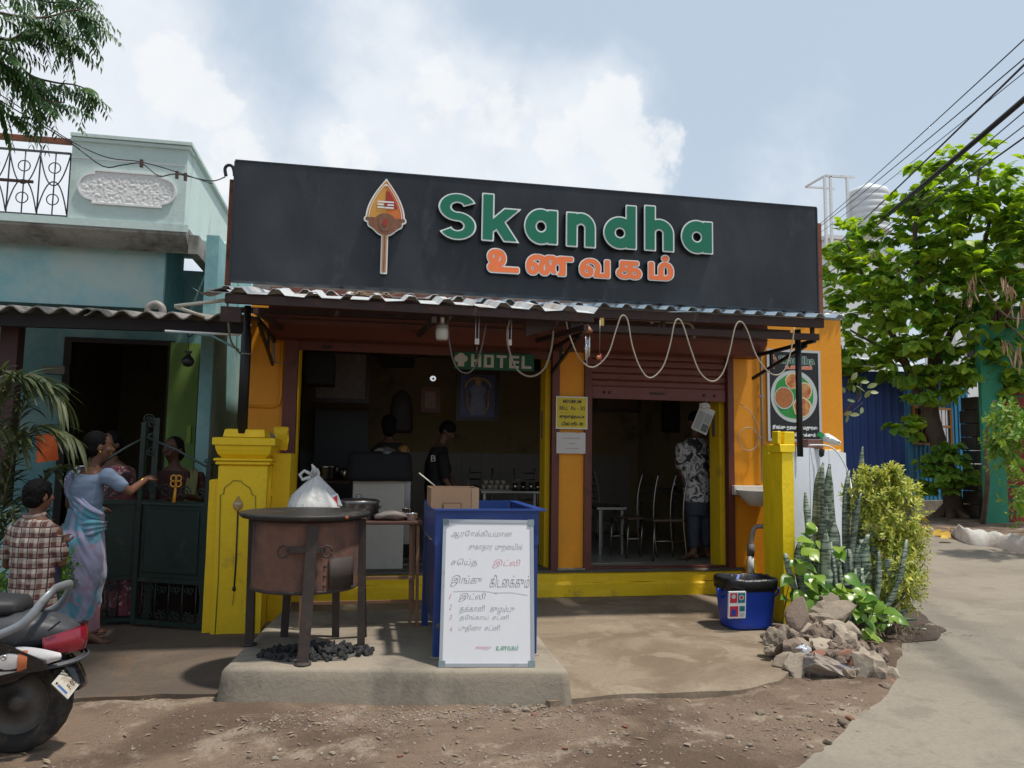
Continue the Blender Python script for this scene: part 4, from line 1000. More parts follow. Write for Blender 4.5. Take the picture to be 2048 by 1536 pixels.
GR = gate((gh.x,gh.y,0),wr,ang,'dark green iron gate leaf with sloping top bar beside the yellow pillar')
# orange tassel-like flower ornament tied to the right leaf
c = PY(352,962,gh.y-.1);t = thing('gate_ornament',c,'orange yellow flower shaped ornament hung on the gate','ornament')
ORN = mat('orange_plastic',(.62,.28,.02),.4,.1,6,0)
for k in range(4):
    a = PI/4+k*PI/2;MB().tube([(c.x+.026*math.cos(a)+.022*math.cos(b),c.y,c.z+.03*math.sin(a)+.024*math.sin(b)) for b in np.linspace(0,2*PI,13)],.006,6).build('petal',ORN,t)
MB().tube([(c.x,c.y,c.z-.05),(c.x-.008,c.y,c.z-.17)],[.008,.014],8).build('tail',ORN,t)
gl = PZ(150,1262,.04);g3 = PZ(246,1262,.04)
GL = gate((gl.x-.02,gl.y+.25,0),.48,math.atan2(-.10,-.47),'darker gate leaf standing ajar behind the woman in the lilac sari',free_h=1.74)
# compound wall left of the gates
MB().bx(-9,gl.x-.52,gl.y+.05,gl.y+.2,0,1.0).build('compound_wall',TEAL,origin=(-3,gl.y,0),label='low teal wall left of the gate behind the boy',cat='wall')
# ------------------------------------------------------------------ right yellow pillar and white side wall
rp = PZ(1560,1252,.02);ry0 = rp.y;RPX0,RPX1 = PZ(1546,1250,.02).x,PZ(1590,1250,.02).x
RP = thing('gate_pillar',(rp.x,ry0+.2,0),'narrow bright yellow gate pillar beside the blue bin and stones','pillar')
zt_ = PY(1558,905,ry0).z
YEL2 = mat('bright_yellow_paint',(.92,.66,.012),.5,.05,4,.35,22,dirt=((.42,.34,.05),.12,4))
m = MB()
def blk(x0,x1,y0,y1,z0,z1,nm,amp=.006,mt=YEL2,par=RP,taper=0): slab(x0,x1,y0,y1,z0,z1,amp=amp,bevel=.008,taper=taper).build(nm,mt,par)
fx0 = PY(1565,1000,ry0).x;fx1 = PY(1580,1000,ry0).x+.02
blk(fx0-.0,fx1+.02,ry0,ry0+.26,0,zt_,'front_block',.008)
bx0 = PY(1531,1000,ry0+.38).x
blk(bx0,fx0+.02,ry0+.27,ry0+.38,0,PY(1545,892,ry0+.4).z,'rear_block',.006)
cz1 = PY(1560,862,ry0).z
blk(fx0-.02,fx1+.03,ry0-.015,ry0+.20,zt_+.001,zt_+.075,'cap')
blk(fx0-.035,fx0+.0,ry0+.0,ry0+.10,zt_+.076,cz1,'cap_horn',.004);blk(fx0+.03,fx1+.035,ry0+.0,ry0+.10,zt_+.076,cz1-.004,'cap_horn',.004)
wl = Vector((fx1+.05,ry0+.16,0));wr_ = Vector((5.32,7.9,0))
wd = (wr_-wl).normalized();wn = Vector((-wd.y,wd.x,0))
ztL = PY(1590,890,wl.y).z;ztR = PY(1688,905,7.9).z
m = MB();rings = []
for k in range(13):
    p = wl.lerp(wr_,k/12);zt2 = ztL+(ztR-ztL)*k/12+.012*noise.noise(p*3)
    rings.append([p,p+Vector((0,0,zt2)),p+wn*.14+Vector((0,0,zt2)),p+wn*.14])
m.loft(rings,smooth=False)
WALL = thing('side_wall',wl,'white side wall running from the yellow pillar to the orange corner behind the plants','wall')
m.build('wall',WHITEP,WALL)
for k in (4,8):
    p = wl.lerp(wr_,k/12);MB().tube([p-wn*.002+Vector((0,0,.1)),p-wn*.002+Vector((.0,0,ztL-.02))],.003,4).build('hairline_crack',mat('crack_grey',(.3,.3,.32),.9,.1,5,0),WALL)
p = wr_+Vector((-.12,-.02,ztR));m = MB()
for k in range(5):
    bm = chunk(0,(.05,.05,.03),70+k);m.frombm(bm,lambda q,k=k: q+p+Vector((-.04*k,0,.012)))
m.build('coping_crumbs',mat('yellow_white_chips',(.68,.60,.35),.8,.2,20,.3),WALL,kind='stuff')
# debris on wall top: crumpled packet, bricks, cloth
c = PY(1630,888,7.1)
m = MB().box((c.x,c.y+.05,c.z+.0),(.20,.10,.09),rot=Matrix.Rotation(.2,3,'Z'),bev=.006);m.build('old_brick',mat('old_brick',(.20,.10,.08),.9,.2,10,.5),origin=c,label='old red brick on top of the white wall under the poster',cat='brick')
c = PY(1660,878,7.15)
t = thing('crumpled_carton',c,'torn white and green carton lying on the white wall top','carton')
bm = chunk(0,(.15,.05,.045),21,2,.3);Mr = Matrix.Rotation(R(22),3,'Y')
MB().frombm(bm,lambda q: Mr @ q + c).build('carton',WHITE,t)
for dx,dz in ((-.05,.01),(.07,-.03)): MB().ball((c.x+dx,c.y-.05,c.z+dz),(.008,.005,.006)).build('hole',DARK,t)
MB().box((c.x-.12,c.y-.02,c.z+.035),(.05,.04,.05),rot=Matrix.Rotation(.6,3,'Y')).build('green_flap',mat('green_print',(.02,.30,.10),.5,.1,6,0),t)
c = PY(1643,905,7.05);bm = chunk(0,(.03,.03,.05),33,2,.3);MB().frombm(bm,lambda q: q+c).build('black_rag',mat('black_rag',(.02,.022,.025),.9,.3,12,.4),origin=c,label='small black rag hanging over the white wall edge',cat='rag')
wp = [PY(1618,890,7.0),PY(1660,893,7.05),PY(1685,920,7.05),PY(1700,960,7.0),PY(1706,1010,6.8),PY(1703,1040,6.75),PY(1697,1052,6.7)]
pipe('loose_wire',wp,.008,WHTL,sm=True,label='white loose wire falling over the white wall into the plants',cat='wire')

# ------------------------------------------------------------------ food poster
PW = 7.835
c0 = PY(1533,697,PW);c1 = PY(1643,882,PW)
px0,px1 = PY(1534,790,PW).x,PY(1641,790,PW).x;pz0,pz1 = PY(1590,883,PW).z,PY(1590,700,PW).z
PO = thing('food_poster',((px0+px1)/2,PW,pz0),'tall framed food poster with plate and white lettering on the orange wall','poster')
FRM = mat('poster_frame',(.55,.55,.55),.35,.05,6,0,metal=.3);PBK = mat('poster_black',(.018,.017,.018),.35,.1,5,0)
t_ = .028
for q in ((px0,px1,pz0,pz0+t_),(px0,px1,pz1-t_,pz1)): MB().bx(q[0],q[1],PW-.012,PW+.004,q[2],q[3]).build('frame',FRM,PO)
for q in ((px0,px0+t_),(px1-t_,px1)): MB().bx(q[0],q[1],PW-.012,PW+.004,pz0+t_,pz1-t_).build('frame',FRM,PO)
MB().bx(px0+t_,px1-t_,PW-.004,PW+.003,pz0+t_,pz1-t_).build('print',PBK,PO)
Mp = FY(0,PW-.004,0);U = lambda u: px0+t_+(px1-px0-2*t_)*u;Vv = lambda v: pz0+t_+(pz1-pz0-2*t_)*v
def disc(cx,cy,rx,rz,w,nm,mt,n=40,wob=0,seed=0):
    m = MB();m.add([(cx+rx*math.cos(a)*(1+wob*noise.noise(Vector((math.cos(a)*2,math.sin(a)*2,seed)))),PW-.004-w,cz_+rz*math.sin(a)*(1+wob*noise.noise(Vector((math.cos(a)*2,math.sin(a)*2,seed))))) for cz_ in (cy,) for a in np.linspace(0,2*PI,n,endpoint=False)],[tuple(range(n))]);m.build(nm,mt,PO,fix=False)
pw = px1-px0-2*t_;rr = pw*.475;cx_p,cz_p = U(.5),Vv(.49)
PLT = mat('print_plate',(.52,.58,.56),.35,.06,4,0);LEAFP = mat('print_leaf_green',(.03,.28,.05),.4,.25,5,0)
CURRY = mat('print_curry',(.42,.15,.04),.4,.25,25,0);PAR = mat('print_flatbread',(.60,.30,.10),.4,.4,14,0,dirt=((.38,.06,.02),.65,12));CREAM = mat('print_cream',(.68,.58,.35),.4,.1,5,0)
disc(cx_p,cz_p,rr,rr*1.03,.0008,'plate',PLT,60)
disc(cx_p-.005,cz_p,rr*.84,rr*.88,.0016,'leaf',LEAFP,40,.06,3)
for k,(dx,dz,r_) in enumerate(((-.05,.62,.30),(.42,.22,.33),(.33,-.42,.37))):
    disc(cx_p+dx*rr,cz_p+dz*rr*.98,rr*r_*1.08,rr*r_*1.08,.0022+.0006*k,'bread_edge',CREAM,40,.12,k);disc(cx_p+dx*rr,cz_p+dz*rr*.98-.003,rr*r_*.92,rr*r_*.92,.0025+.0006*k,'bread',PAR,40,.16,k)
disc(cx_p-.44*rr,cz_p-.08*rr,rr*.42,rr*.44,.0045,'bowl',PLT,40);disc(cx_p-.44*rr,cz_p-.07*rr,rr*.38,rr*.40,.005,'curry',CURRY,40)
GRD = mat('print_dark_green',(.01,.12,.06),.4,.05,5,0)
def plain(txt,x0,x1,z0,z1,w,face,edge,off=.012,eo=.06,par=PO):
    fit_text(txt,Mp,x0-.004,x1+.004,z0-.004,z1+.004,w,'lettering',edge,par,offset=eo);fit_text(txt,Mp,x0,x1,z0,z1,w+.0008,'lettering',face,par,offset=off)
plain('Skandha',U(.19),U(.93),Vv(.865),Vv(.955),.0015,GRD,PLT,.012,.05)
tam('உணவகம்',None,PO,.002,.02,.075,(ORANL,PLT,SIDE),Mp,(U(.32),U(.88),Vv(.80),Vv(.862)),False)
spear(Mp,U(.025),U(.155),Vv(.80),Vv(.965),PO,.004)
tam('இங்கு தரமான மதுரை',None,PO,.002,.008,.010,(WHTL,WHTL,WHTL),Mp,(U(.05),U(.96),Vv(.095),Vv(.155)),False)
tam('பரோட்டா கிடைக்கும்',None,PO,.002,.008,.010,(WHTL,WHTL,WHTL),Mp,(U(.08),U(.92),Vv(.02),Vv(.075)),False)

# ------------------------------------------------------------------ small notices on the middle pillar
nx0,nx1 = PY(1112,825,7.8).x,PY(1175,825,7.8).x;nz0,nz1 = PY(1143,858,7.8).z,PY(1143,793,7.8).z
NO = thing('price_notice',((nx0+nx1)/2,7.8,nz0),'yellow notice board reading MINIMUM BILL Rs - 30 on the orange pillar','notice')
NY = mat('notice_yellow',(.68,.52,.02),.4,.04,5,0);INK = mat('ink_navy',(.02,.02,.05),.5,.1,5,0)
MB().bx(nx0,nx1,7.800,7.806,nz0,nz1).build('board',WHTL,NO);MB().bx(nx0+.010,nx1-.010,7.7985,7.7995,nz0+.012,nz1-.012).build('print',NY,NO)
Mn = FY(0,7.7985,0);un = lambda u: nx0+(nx1-nx0)*u;vn = lambda v: nz0+(nz1-nz0)*v
fit_text('MINIMUM',Mn,un(.22),un(.80),vn(.79),vn(.90),.001,'lettering',INK,NO,.015);fit_text('BILL  Rs - 30',Mn,un(.11),un(.91),vn(.58),vn(.70),.001,'lettering',INK,NO,.012)
MB().bx(un(.12),un(.50),7.7965,7.798,vn(.49),vn(.495)).build('rule',MAROON,NO)
tam('குறைந்தபட்ச',None,NO,.0012,.006,.006,(INK,INK,INK),Mn,(un(.11),un(.90),vn(.30),vn(.44)),False)
tam('பில் ரூ- 30',None,NO,.0012,.006,.006,(INK,INK,INK),Mn,(un(.18),un(.86),vn(.08),vn(.23)),False)
PAPER = mat('white_paper',(.62,.60,.58),.8,.05,6,.1,15,dirt=((.45,.42,.38),.25,6));REDINK = mat('faint_red_ink',(.45,.18,.18),.8,.1,6,0)
ex0,ex1 = PY(1113,886,7.8).x,PY(1171,886,7.8).x;ez0,ez1 = PY(1142,907,7.8).z,PY(1142,865,7.8).z
PP = thing('paper_notice',((ex0+ex1)/2,7.8,ez0),'creased white paper with faint red writing below the yellow notice','paper')
m = MB();n = 12;m.add([(ex0+(ex1-ex0)*i/n,7.803-.006*abs(noise.noise(Vector((i*.5,j*.5,1)))),ez0+(ez1-ez0)*j/n+.004*noise.noise(Vector((i*.4,j*.1,2)))) for j in range(n+1) for i in range(n+1)],[(j*(n+1)+i,j*(n+1)+i+1,(j+1)*(n+1)+i+1,(j+1)*(n+1)+i) for j in range(n) for i in range(n)],True);m.build('sheet',PAPER,PP,fix=False)
for v_,a_,b_ in ((.72,.2,.8),(.48,.38,.66),(.24,.3,.78)):
    MB().tube([(ex0+(ex1-ex0)*u,7.795,ez0+(ez1-ez0)*v_+.004*math.sin(u*90)) for u in np.linspace(a_,b_,40)],.0012,4).build('writing',REDINK,PP)
# hotel banner inside the left opening
hx0,hx1 = PY(908,725,7.80).x,PY(1068,725,7.80).x;hz0,hz1 = PY(985,740,7.80).z,PY(985,706,7.80).z
HB = thing('hotel_banner',(hx0,7.80,hz0),'green banner reading HOTEL with a chef hat hanging in the left doorway','banner')
MB().bx(hx0,hx1,7.80,7.806,hz0,hz1).build('banner',mat('banner_green',(.008,.10,.045),.5,.12,6,0),HB)
Mh = FY(0,7.80,0);CRM = mat('banner_cream',(.52,.50,.43),.5,.05,5,0)
fx = lambda u: hx0+(hx1-hx0)*u;fz2 = lambda v: hz0+(hz1-hz0)*v
def blockletter(ch,x0,x1):
    w = (x1-x0)*.30;z0,z1 = fz2(.14),fz2(.88);h = (z1-z0)*.2;y0,y1 = 7.796,7.799;m = MB()
    V1 = lambda a: m.bx(a,a+w,y0,y1,z0,z1)
    if ch in 'H': V1(x0);V1(x1-w);m.bx(x0+w,x1-w,y0,y1,(z0+z1)/2-h/2,(z0+z1)/2+h/2)
    if ch == 'O': V1(x0);V1(x1-w);m.bx(x0+w,x1-w,y0,y1,z0,z0+h);m.bx(x0+w,x1-w,y0,y1,z1-h,z1)
    if ch == 'T': m.bx((x0+x1)/2-w/2,(x0+x1)/2+w/2,y0,y1,z0,z1-h);m.bx(x0,x1,y0,y1,z1-h,z1)
    if ch == 'E':
        V1(x0)
        for z in (z0,(z0+z1)/2-h/2,z1-h): m.bx(x0+w,x1,y0,y1,z,z+h)
    if ch == 'L': V1(x0);m.bx(x0+w,x1,y0,y1,z0,z0+h)
    m.build('letter_'+ch.lower() if False else 'letter',CRM,HB)
for i,ch in enumerate('HOTEL'): blockletter(ch,fx(.21+.158*i),fx(.21+.158*i+.125))
m = MB()
for (u,v,r) in ((.045,.60,.20),(.085,.70,.24),(.125,.60,.20)):
    n = 20;m.add([(fx(u)+(hz1-hz0)*r*math.cos(a),7.797-.0005*u*20,fz2(v)+(hz1-hz0)*r*math.sin(a)) for a in np.linspace(0,2*PI,n,endpoint=False)],[tuple(range(n))])
m.bx(fx(.045),fx(.125),7.7945,7.7955,fz2(.15),fz2(.6));m.build('chef_hat',CRM,HB)
# ------------------------------------------------------------------ newspapers hanging at the right door
c = PY(1415,815,7.72);t = thing('newspaper_bundle',c,'bundle of folded newspapers tied and hanging in the right doorway','newspaper')
a_ = R(-24)
for k in range(3):
    Mk = frame(c+Vector((.0,.012*k,-.02)),(math.cos(a_+.05*k),.1*k,math.sin(a_+.05*k)),(-math.sin(a_+.05*k),0,math.cos(a_+.05*k)))
    m = MB();n = 10
    pts = [(Mk @ Vector((-.09+.18*i/n,-.26+.28*j/n,.004*noise.noise(Vector((i*.4,j*.4,k)))))) for j in range(n+1) for i in range(n+1)]
    m.add(pts+[p+Vector((0,.004,0)) for p in pts],[(j*(n+1)+i+o,j*(n+1)+i+1+o,(j+1)*(n+1)+i+1+o,(j+1)*(n+1)+i+o) for o in (0,(n+1)**2) for j in range(n) for i in range(n)],True);m.build('newspaper',mat('newsprint',(.46,.45,.42),.9,.08,90,.1),t)
    if k == 0:
        for v_ in np.arange(-.05,-.25,-.012):
            for u0,u1 in ((-.08,-.005),(.005,.08)):
                if v_ < -.15 and u0 > 0: continue
                MB().add([Mk @ Vector(q) for q in ((u0,v_,.008),(u1,v_,.008),(u1,v_+.004,.008),(u0,v_+.004,.008))],[(0,1,2,3)]).build('print_line',mat('newsprint_ink',(.14,.14,.14),.9,.3,60,0),t)
        MB().add([Mk @ Vector(q) for q in ((.01,-.24,.009),(.08,-.24,.009),(.08,-.16,.009),(.01,-.16,.009))],[(0,1,2,3)]).build('print_picture',mat('newsprint_picture',(.12,.12,.12),.9,.9,60,0),t)
bm = chunk(0,(.06,.03,.035),8,2,.5);MB().frombm(bm,lambda q: q+c+Vector((-.03,-.01,.02))).build('tied_corner',MATS['newsprint'],t)
MB().tube([(c.x-.01,c.y,c.z+.04),(c.x+.02,c.y+.05,c.z+.13)],.003,5).build('string',PIPEG,t)
# ------------------------------------------------------------------ wash basin, pipe, cable coil
c = PY(1508,982,7.6);bw = PY(1527,985,7.6).x-PY(1474,985,7.6).x
t = thing('wash_basin',c,'white wash basin on the orange wall half hidden by the yellow pillar','basin')
CER = mat('white_ceramic',(.66,.64,.58),.15,.03,5,0,dirt=((.4,.35,.28),.15,8))
bcx = PY(1474,985,7.62).x+.24
MB().lathe([(.02,-.16),(.11,-.15),(.18,-.08),(.235,-.012),(.24,.0),(.24,.012),(.215,.012),(.20,-.02),(.12,-.10),(.02,-.12)],(bcx,7.61,c.z),28,sx=1,sy=.9).build('bowl',CER,t)
MB().bx(bcx-.2,bcx+.2,7.76,7.846,c.z-.05,c.z+.05,bev=.01).build('back_rim',CER,t)
DP = mat('patched_grey_pipe',(.42,.40,.36),.6,.1,8,.1)
t2 = thing('waste_pipe',PY(1500,1140,7.5),'grey waste pipe bending down behind the bin','pipe')
pipe('bend',[PY(1530,1053,7.5),PY(1515,1053,7.5),PY(1507,1060,7.5),PY(1504,1075,7.5),PY(1502,1092,7.5)],.024,DP,t2,sm=True)
MB().tube([PY(1502,1088,7.5),PY(1501,1112,7.5)],.038,14).build('coupling',mat('dark_grey_pipe',(.16,.15,.14),.6,.1,8,.1),t2)
MB().tube([PY(1501,1110,7.5),PY(1502,1152,7.5)],.033,14).build('lower_pipe',WHITE,t2)
m = MB();MB().bx(PY(1520,1120,7.7).x-.04,fx0+.4,7.70,7.84,.0,PY(1530,1120,7.7).z).build('yellow_kerb_block',YELLOWD,origin=(4.1,7.7,0),label='low yellow block under the wash basin behind the bin',cat='block')
cc = PY(1497,878,7.8);co = [(cc.x+.115*math.cos(a)*1.0,7.80,cc.z+.125*math.sin(a)) for a in np.linspace(.4,2*PI+.2,40)]
pipe('cable_coil',[PY(1481,808,7.8),PY(1500,822,7.8),PY(1515,848,7.8),PY(1519,870,7.8)]+[Vector(p) for p in reversed(co)],.005,CAB,label='thin cream cable coiled in a ring on the orange wall',cat='cable')
for k,dx in enumerate((0,.05)): MB().tube([(PY(1470,900,7.8).x+dx,7.846,PY(1470,790,7.8).z-.1*k),(PY(1470,900,7.8).x+dx+.008,7.846,PY(1470,870,7.8).z)],.0015,4)
# sticker strip on yellow jambs
MB().box((B1-.023,8.13,PY(1438,850,8.1).z),(.004,.07,.26)).build('jamb_sticker',mat('jamb_sticker',(.20,.18,.16),.6,.4,30,0),BLD)
MB().box((A1-.033,8.14,PY(1097,850,8.14).z),(.004,.06,.30)).build('jamb_sticker',MATS['jamb_sticker'],BLD)
# ------------------------------------------------------------------ charcoal stove
ZP = .192
lf,ff,rf = PZ(498,1290,ZP),PZ(605,1330,ZP),PZ(722,1285,ZP)
sc = Vector(((PZ(605,1290,ZP).x),5.32,0));sc.x = PY(612,1100,5.32).x
SR = (PY(718,1100,5.32).x-PY(506,1100,5.32).x)/2
ST = thing('drum_stove',(sc.x,sc.y,ZP),'rusty brown drum stove on angle iron legs with a small side door','stove')
DRUM = mat('heat_stained_drum',(.185,.088,.058),.75,.22,2.2,.3,30,dirt=((.07,.045,.042),.65,2.4),streak=1.5)
SOOT = mat('sooty_iron',(.05,.038,.032),.7,.25,5,.2,40,dirt=((.12,.07,.05),.3,6))
dz0,dz1 = PY(610,1190,5.0).z,PY(610,1045,5.05).z
m = MB();n = 48;rings = []
for z,r in ((dz0,SR*.99),(dz0+.01,SR),(dz0+.04,SR*1.0),((dz0+dz1)/2,SR*1.005),(dz1-.05,SR),(dz1,SR*1.01)):
    rings.append([(sc.x+math.cos(2*PI*j/n)*(r+.006*noise.noise(Vector((math.cos(2*PI*j/n)*2,math.sin(2*PI*j/n)*2,z*5)))),sc.y+math.sin(2*PI*j/n)*r,z) for j in range(n)])
m.loft(rings,True,True,True).build('drum',DRUM,ST)
MB().lathe([(SR*.99,0),(SR*.99+.008,.004),(SR*.99+.008,.02),(SR*.99,.024)],(sc.x,sc.y,dz0),48,cap=False).build('rolled_edge',SOOT,ST)
def leg(a,b,w,d):
    m = MB();m.beam(a,b,w,d);return m
top_f = Vector((ff.x+.03,sc.y-SR-.02,dz1-.01))
leg(Vector((ff.x,sc.y-SR-.045,ZP)),top_f,.068,.014).build('leg',SOOT,ST,label='front flat iron leg over the drum')
leg(Vector((ff.x+.028,sc.y-SR-.03,ZP)),top_f+Vector((.028,.012,0)),.010,.04).build('leg_flange',SOOT,ST)
leg(Vector((lf.x,lf.y,ZP)),Vector((sc.x-SR-.01,sc.y+.05,dz1)),.05,.05).build('leg',SOOT,ST)
leg(Vector((rf.x,sc.y+.02,ZP)),Vector((sc.x+SR+.02,sc.y,dz1)),.05,.05).build('leg',SOOT,ST)
leg(Vector((sc.x-.15,sc.y+SR+.05,ZP)),Vector((sc.x-.12,sc.y+SR,dz1)),.05,.05).build('leg',SOOT,ST)
leg(Vector((sc.x+.2,sc.y+SR+.0,ZP)),Vector((sc.x+.18,sc.y+SR-.05,dz1)),.05,.05).build('leg',SOOT,ST)
for p in (Vector((ff.x,sc.y-SR-.045,ZP)),Vector((lf.x,lf.y,ZP)),Vector((rf.x,sc.y+.02,ZP))): MB().lathe([(.052,0),(.05,.01),(.02,.014)],p,14).build('foot_plate',SOOT,ST)
# handle, hinged draught door
zc_ = (dz0+dz1)/2
MB().beam((sc.x-.09,sc.y-SR-.02,zc_+.06),(sc.x+.14,sc.y-SR-.02,zc_+.06),.02,.035).build('bracket',SOOT,ST)
for dx in (-.11,.15):
    MB().tube([(sc.x+dx+.03*math.cos(a),sc.y-SR-.035,zc_+.05+.035*math.sin(a)) for a in np.linspace(0,2*PI,14)],.006,6).build('ring',SOOT,ST)
m = MB();a0,a1 = R(-62),R(-28)
m.loft([[(sc.x+math.cos(a)*(SR+o),sc.y+math.sin(a)*(SR+o),z) for (o,z) in ((.006,dz0+.03),(.016,dz0+.03),(.016,zc_),(.006,zc_))] for a in np.linspace(a0,a1,8)]);m.build('draught_door',SOOT,ST)
for k in range(3): MB().lathe([(.010,0),(.004,.006)],(sc.x+math.cos(R(-66))*(SR+.004),sc.y+math.sin(R(-66))*(SR+.004),dz0+.05+.06*k),8,rot=Matrix.Rotation(PI/2,3,'X')).build('rivet',SOOT,ST)
# griddle plate on top
gz0 = dz1+.005;gr = (PY(742,1038,5.3).x-PY(480,1038,5.3).x)/2;gcx = PY(611,1038,5.3).x
GD = MB().lathe([(gr*.80,0),(gr*.96,.012),(gr,.026),(gr,.040),(gr*.985,.046),(gr*.9,.040),(.01,.034)],(gcx,5.32,gz0),56)
GD.build('griddle',mat('black_griddle',(.028,.026,.024),.45,.3,8,.15,50,dirt=((.07,.06,.05),.4,5)),origin=(gcx,5.32,gz0),label='wide round black griddle plate lying on the drum stove',cat='griddle')
MB().ball((gcx+.27,5.32-gr*.80,gz0+.03),(.012,.008,.010)).build('rust_knob',mat('orange_rust',(.35,.10,.03),.7,.2,20,0),ST)
# second stand behind to the right (tall thin leg)
MB().beam(PZ(718,1280,ZP)+Vector((.03,.1,0)),PY(724,1040,5.45),.045,.045).build('side_leg',SOOT,ST)
# charcoal
CH = thing('charcoal_heap',PZ(635,1312,ZP),'heap of charcoal lumps spilled under the drum stove','charcoal')
COAL = mat('charcoal',(.022,.022,.023),.75,.5,14,.5,40,dirt=((.11,.11,.11),.5,20))
cc = PZ(635,1308,ZP);lm = []
for k in range(6): lm.append(MB().frombm(chunk(0,(1,.8,.7),100+k,2,.45)).mesh('charcoal_lump',material=COAL))
for k in range(210):
    a = random.uniform(0,2*PI);r = random.random()**.6;x = cc.x+.36*r*math.cos(a);y = cc.y+.20*r*math.sin(a)
    s = random.uniform(.016,.038)*(1.1-.4*r);z = ZP+s*.5+.055*(1-r)*random.random()
    o = meshobj('charcoal_lump',lm[k % 6],CH,Vector((x,y,z))-CH.location);o.scale = (s,s*random.uniform(.7,1.2),s*random.uniform(.6,1));o.rotation_euler = (random.uniform(0,6),random.uniform(0,6),random.uniform(0,6))
# ash dust under it
m = MB();n = 40;m.add([(cc.x+(.31+.07*noise.noise(Vector((math.cos(a)*2,math.sin(a)*2,0))))*math.cos(a)-.04,cc.y+(.17+.05*noise.noise(Vector((math.cos(a)*2,math.sin(a)*2,4))))*math.sin(a)-.02,ZP+.002) for a in np.linspace(0,2*PI,n,endpoint=False)],[tuple(range(n))]);m.build('ash_dust',mat('grey_ash',(.12,.105,.09),.95,.3,12,.3,60,dirt=((.08,.08,.08),.6,9)),kind='structure',fix=False)

# ------------------------------------------------------------------ work table behind stove with vessels
TY = 6.15
tx0,tx1 = PY(600,1045,TY).x,PY(842,1045,TY).x;tz = PY(800,1043,TY-.25).z
TB = thing('steel_table',((tx0+tx1)/2,TY,0),'brown folding work table behind the drum stove carrying pots','table')
TBT = mat('brown_table_top',(.10,.05,.035),.5,.2,5,.1);TBL = mat('tan_steel_leg',(.28,.15,.085),.55,.15,9,.05)
MB().bx(tx0,tx1,TY-.28,TY+.30,tz-.022,tz,bev=.005).build('table_top',TBT,TB)
for x,y in ((tx1-.04,TY-.25),(tx1-.09,TY-.22),(tx0+.04,TY-.25),(tx1-.04,TY+.25),(tx0+.04,TY+.25),(PY(675,1200,TY).x,TY-.2)):
    MB().beam((x+.01,y,.15),(x,y,tz-.023),.022,.022).build('leg',TBL,TB)
MB().beam((tx0+.05,TY-.25,.55),(tx1-.05,TY-.25,.55),.018,.022).build('stretcher',TBL,TB)
MB().beam((tx0+.05,TY-.20,.37),(tx1-.05,TY-.20,.37),.018,.022).build('stretcher',TBL,TB)
# plastic sack
c = PY(640,1028,6.05);bz = tz;h = PY(640,940,6.05).z-tz
SACK = mat('white_plastic_sack',(.60,.585,.55),.35,.05,6,.9,22,dirt=((.42,.33,.27),.25,4)); 
t = thing('plastic_sack',(c.x,6.05,tz),'knotted white plastic sack standing on the work table','sack')
def folded(prof,c,n=56,folds=9,amp=.10,seed=0,lean=(0,0),sy=.75):
    rings = []
    for r,z in prof:
        ring = []
        for j in range(n):
            a = 2*PI*j/n;q = 1+amp*(noise.noise(Vector((math.cos(a)*folds*.35,math.sin(a)*folds*.35,z*5+seed)))+.5*noise.noise(Vector((math.cos(a)*folds*.9,math.sin(a)*folds*.9,z*9+seed))))
            ring.append((c[0]+lean[0]*z+math.cos(a)*r*q,c[1]+lean[1]*z+math.sin(a)*r*q*sy,c[2]+z))
        rings.append(ring)
    return MB().loft(rings,True,True,True)
rw = (PY(692,1000,6.05).x-PY(580,1000,6.05).x)/2;cx_ = PY(634,1000,6.05).x
folded([(rw*.92,.0),(rw*1.02,.02),(rw*1.05,.07),(rw*.96,.13),(rw*.76,.185),(rw*.52,.24),(rw*.28,.29),(rw*.14,.33),(rw*.16,.355),(rw*.10,.385)],(cx_,6.05,tz),seed=3,amp=.22,lean=(-.06,0)).build('sack_body',SACK,t)
MB().tube([(cx_-.03,6.03,tz+.33),(cx_-.10,6.02,tz+.365),(cx_-.13,6.02,tz+.335),(cx_-.11,6.02,tz+.30),(cx_-.05,6.02,tz+.32)],[.016,.012,.014,.012,.014],8).build('sack_ear',SACK,t)
MB().tube([(cx_-.02,6.03,tz+.34),(cx_-.03,6.0,tz+.39),(cx_-.045,6.0,tz+.415)],[.022,.016,.004],8).build('sack_ear',SACK,t)
# pots
def pot(name,px,py,Y,r,prof,label,mt=STEEL,lid=None,n=36,zb=None,handles=False,group=None):
    c = PY(px,py,Y);c = Vector((c.x,Y,zb if zb is not None else c.z));t = thing(name,c,label,'pot' if 'pot' in name else name.split('_')[-1],group)
    MB().lathe([(r*a,r*b) for a,b in prof],c,n).build('body',mt,t)
    if lid: MB().lathe([(r*a,r*b) for a,b in lid],c,n).build('lid',mt,t)
    if handles:
        for s in (-1,1): MB().tube([(c.x+s*r*1.0,Y,c.z+r*.62),(c.x+s*r*1.16,Y,c.z+r*.66),(c.x+s*r*1.16,Y,c.z+r*.58),(c.x+s*r*1.0,Y,c.z+r*.54)],.006,6).build('handle',mt,t)
    return t
pot('cooking_pot',716,1030,6.12,.155,[(.01,0),(.92,.0),(1,.08),(1,.80),(1.05,.84)],'large lidded steel cooking pot on the work table',STEELD,[(1.06,.845),(1.08,.88),(.9,.98),(.15,1.05),(.14,1.12),(.18,1.16),(.1,1.2),(.01,1.2)],zb=tz,handles=True)
pot('steel_mug',722,1032,5.98,.052,[(.01,0),(.95,0),(1,.1),(1,1.7),(1.04,1.72),(.98,1.7),(.9,.2),(.01,.15)],'steel mug in front of the large lidded pot',STEEL,zb=tz)
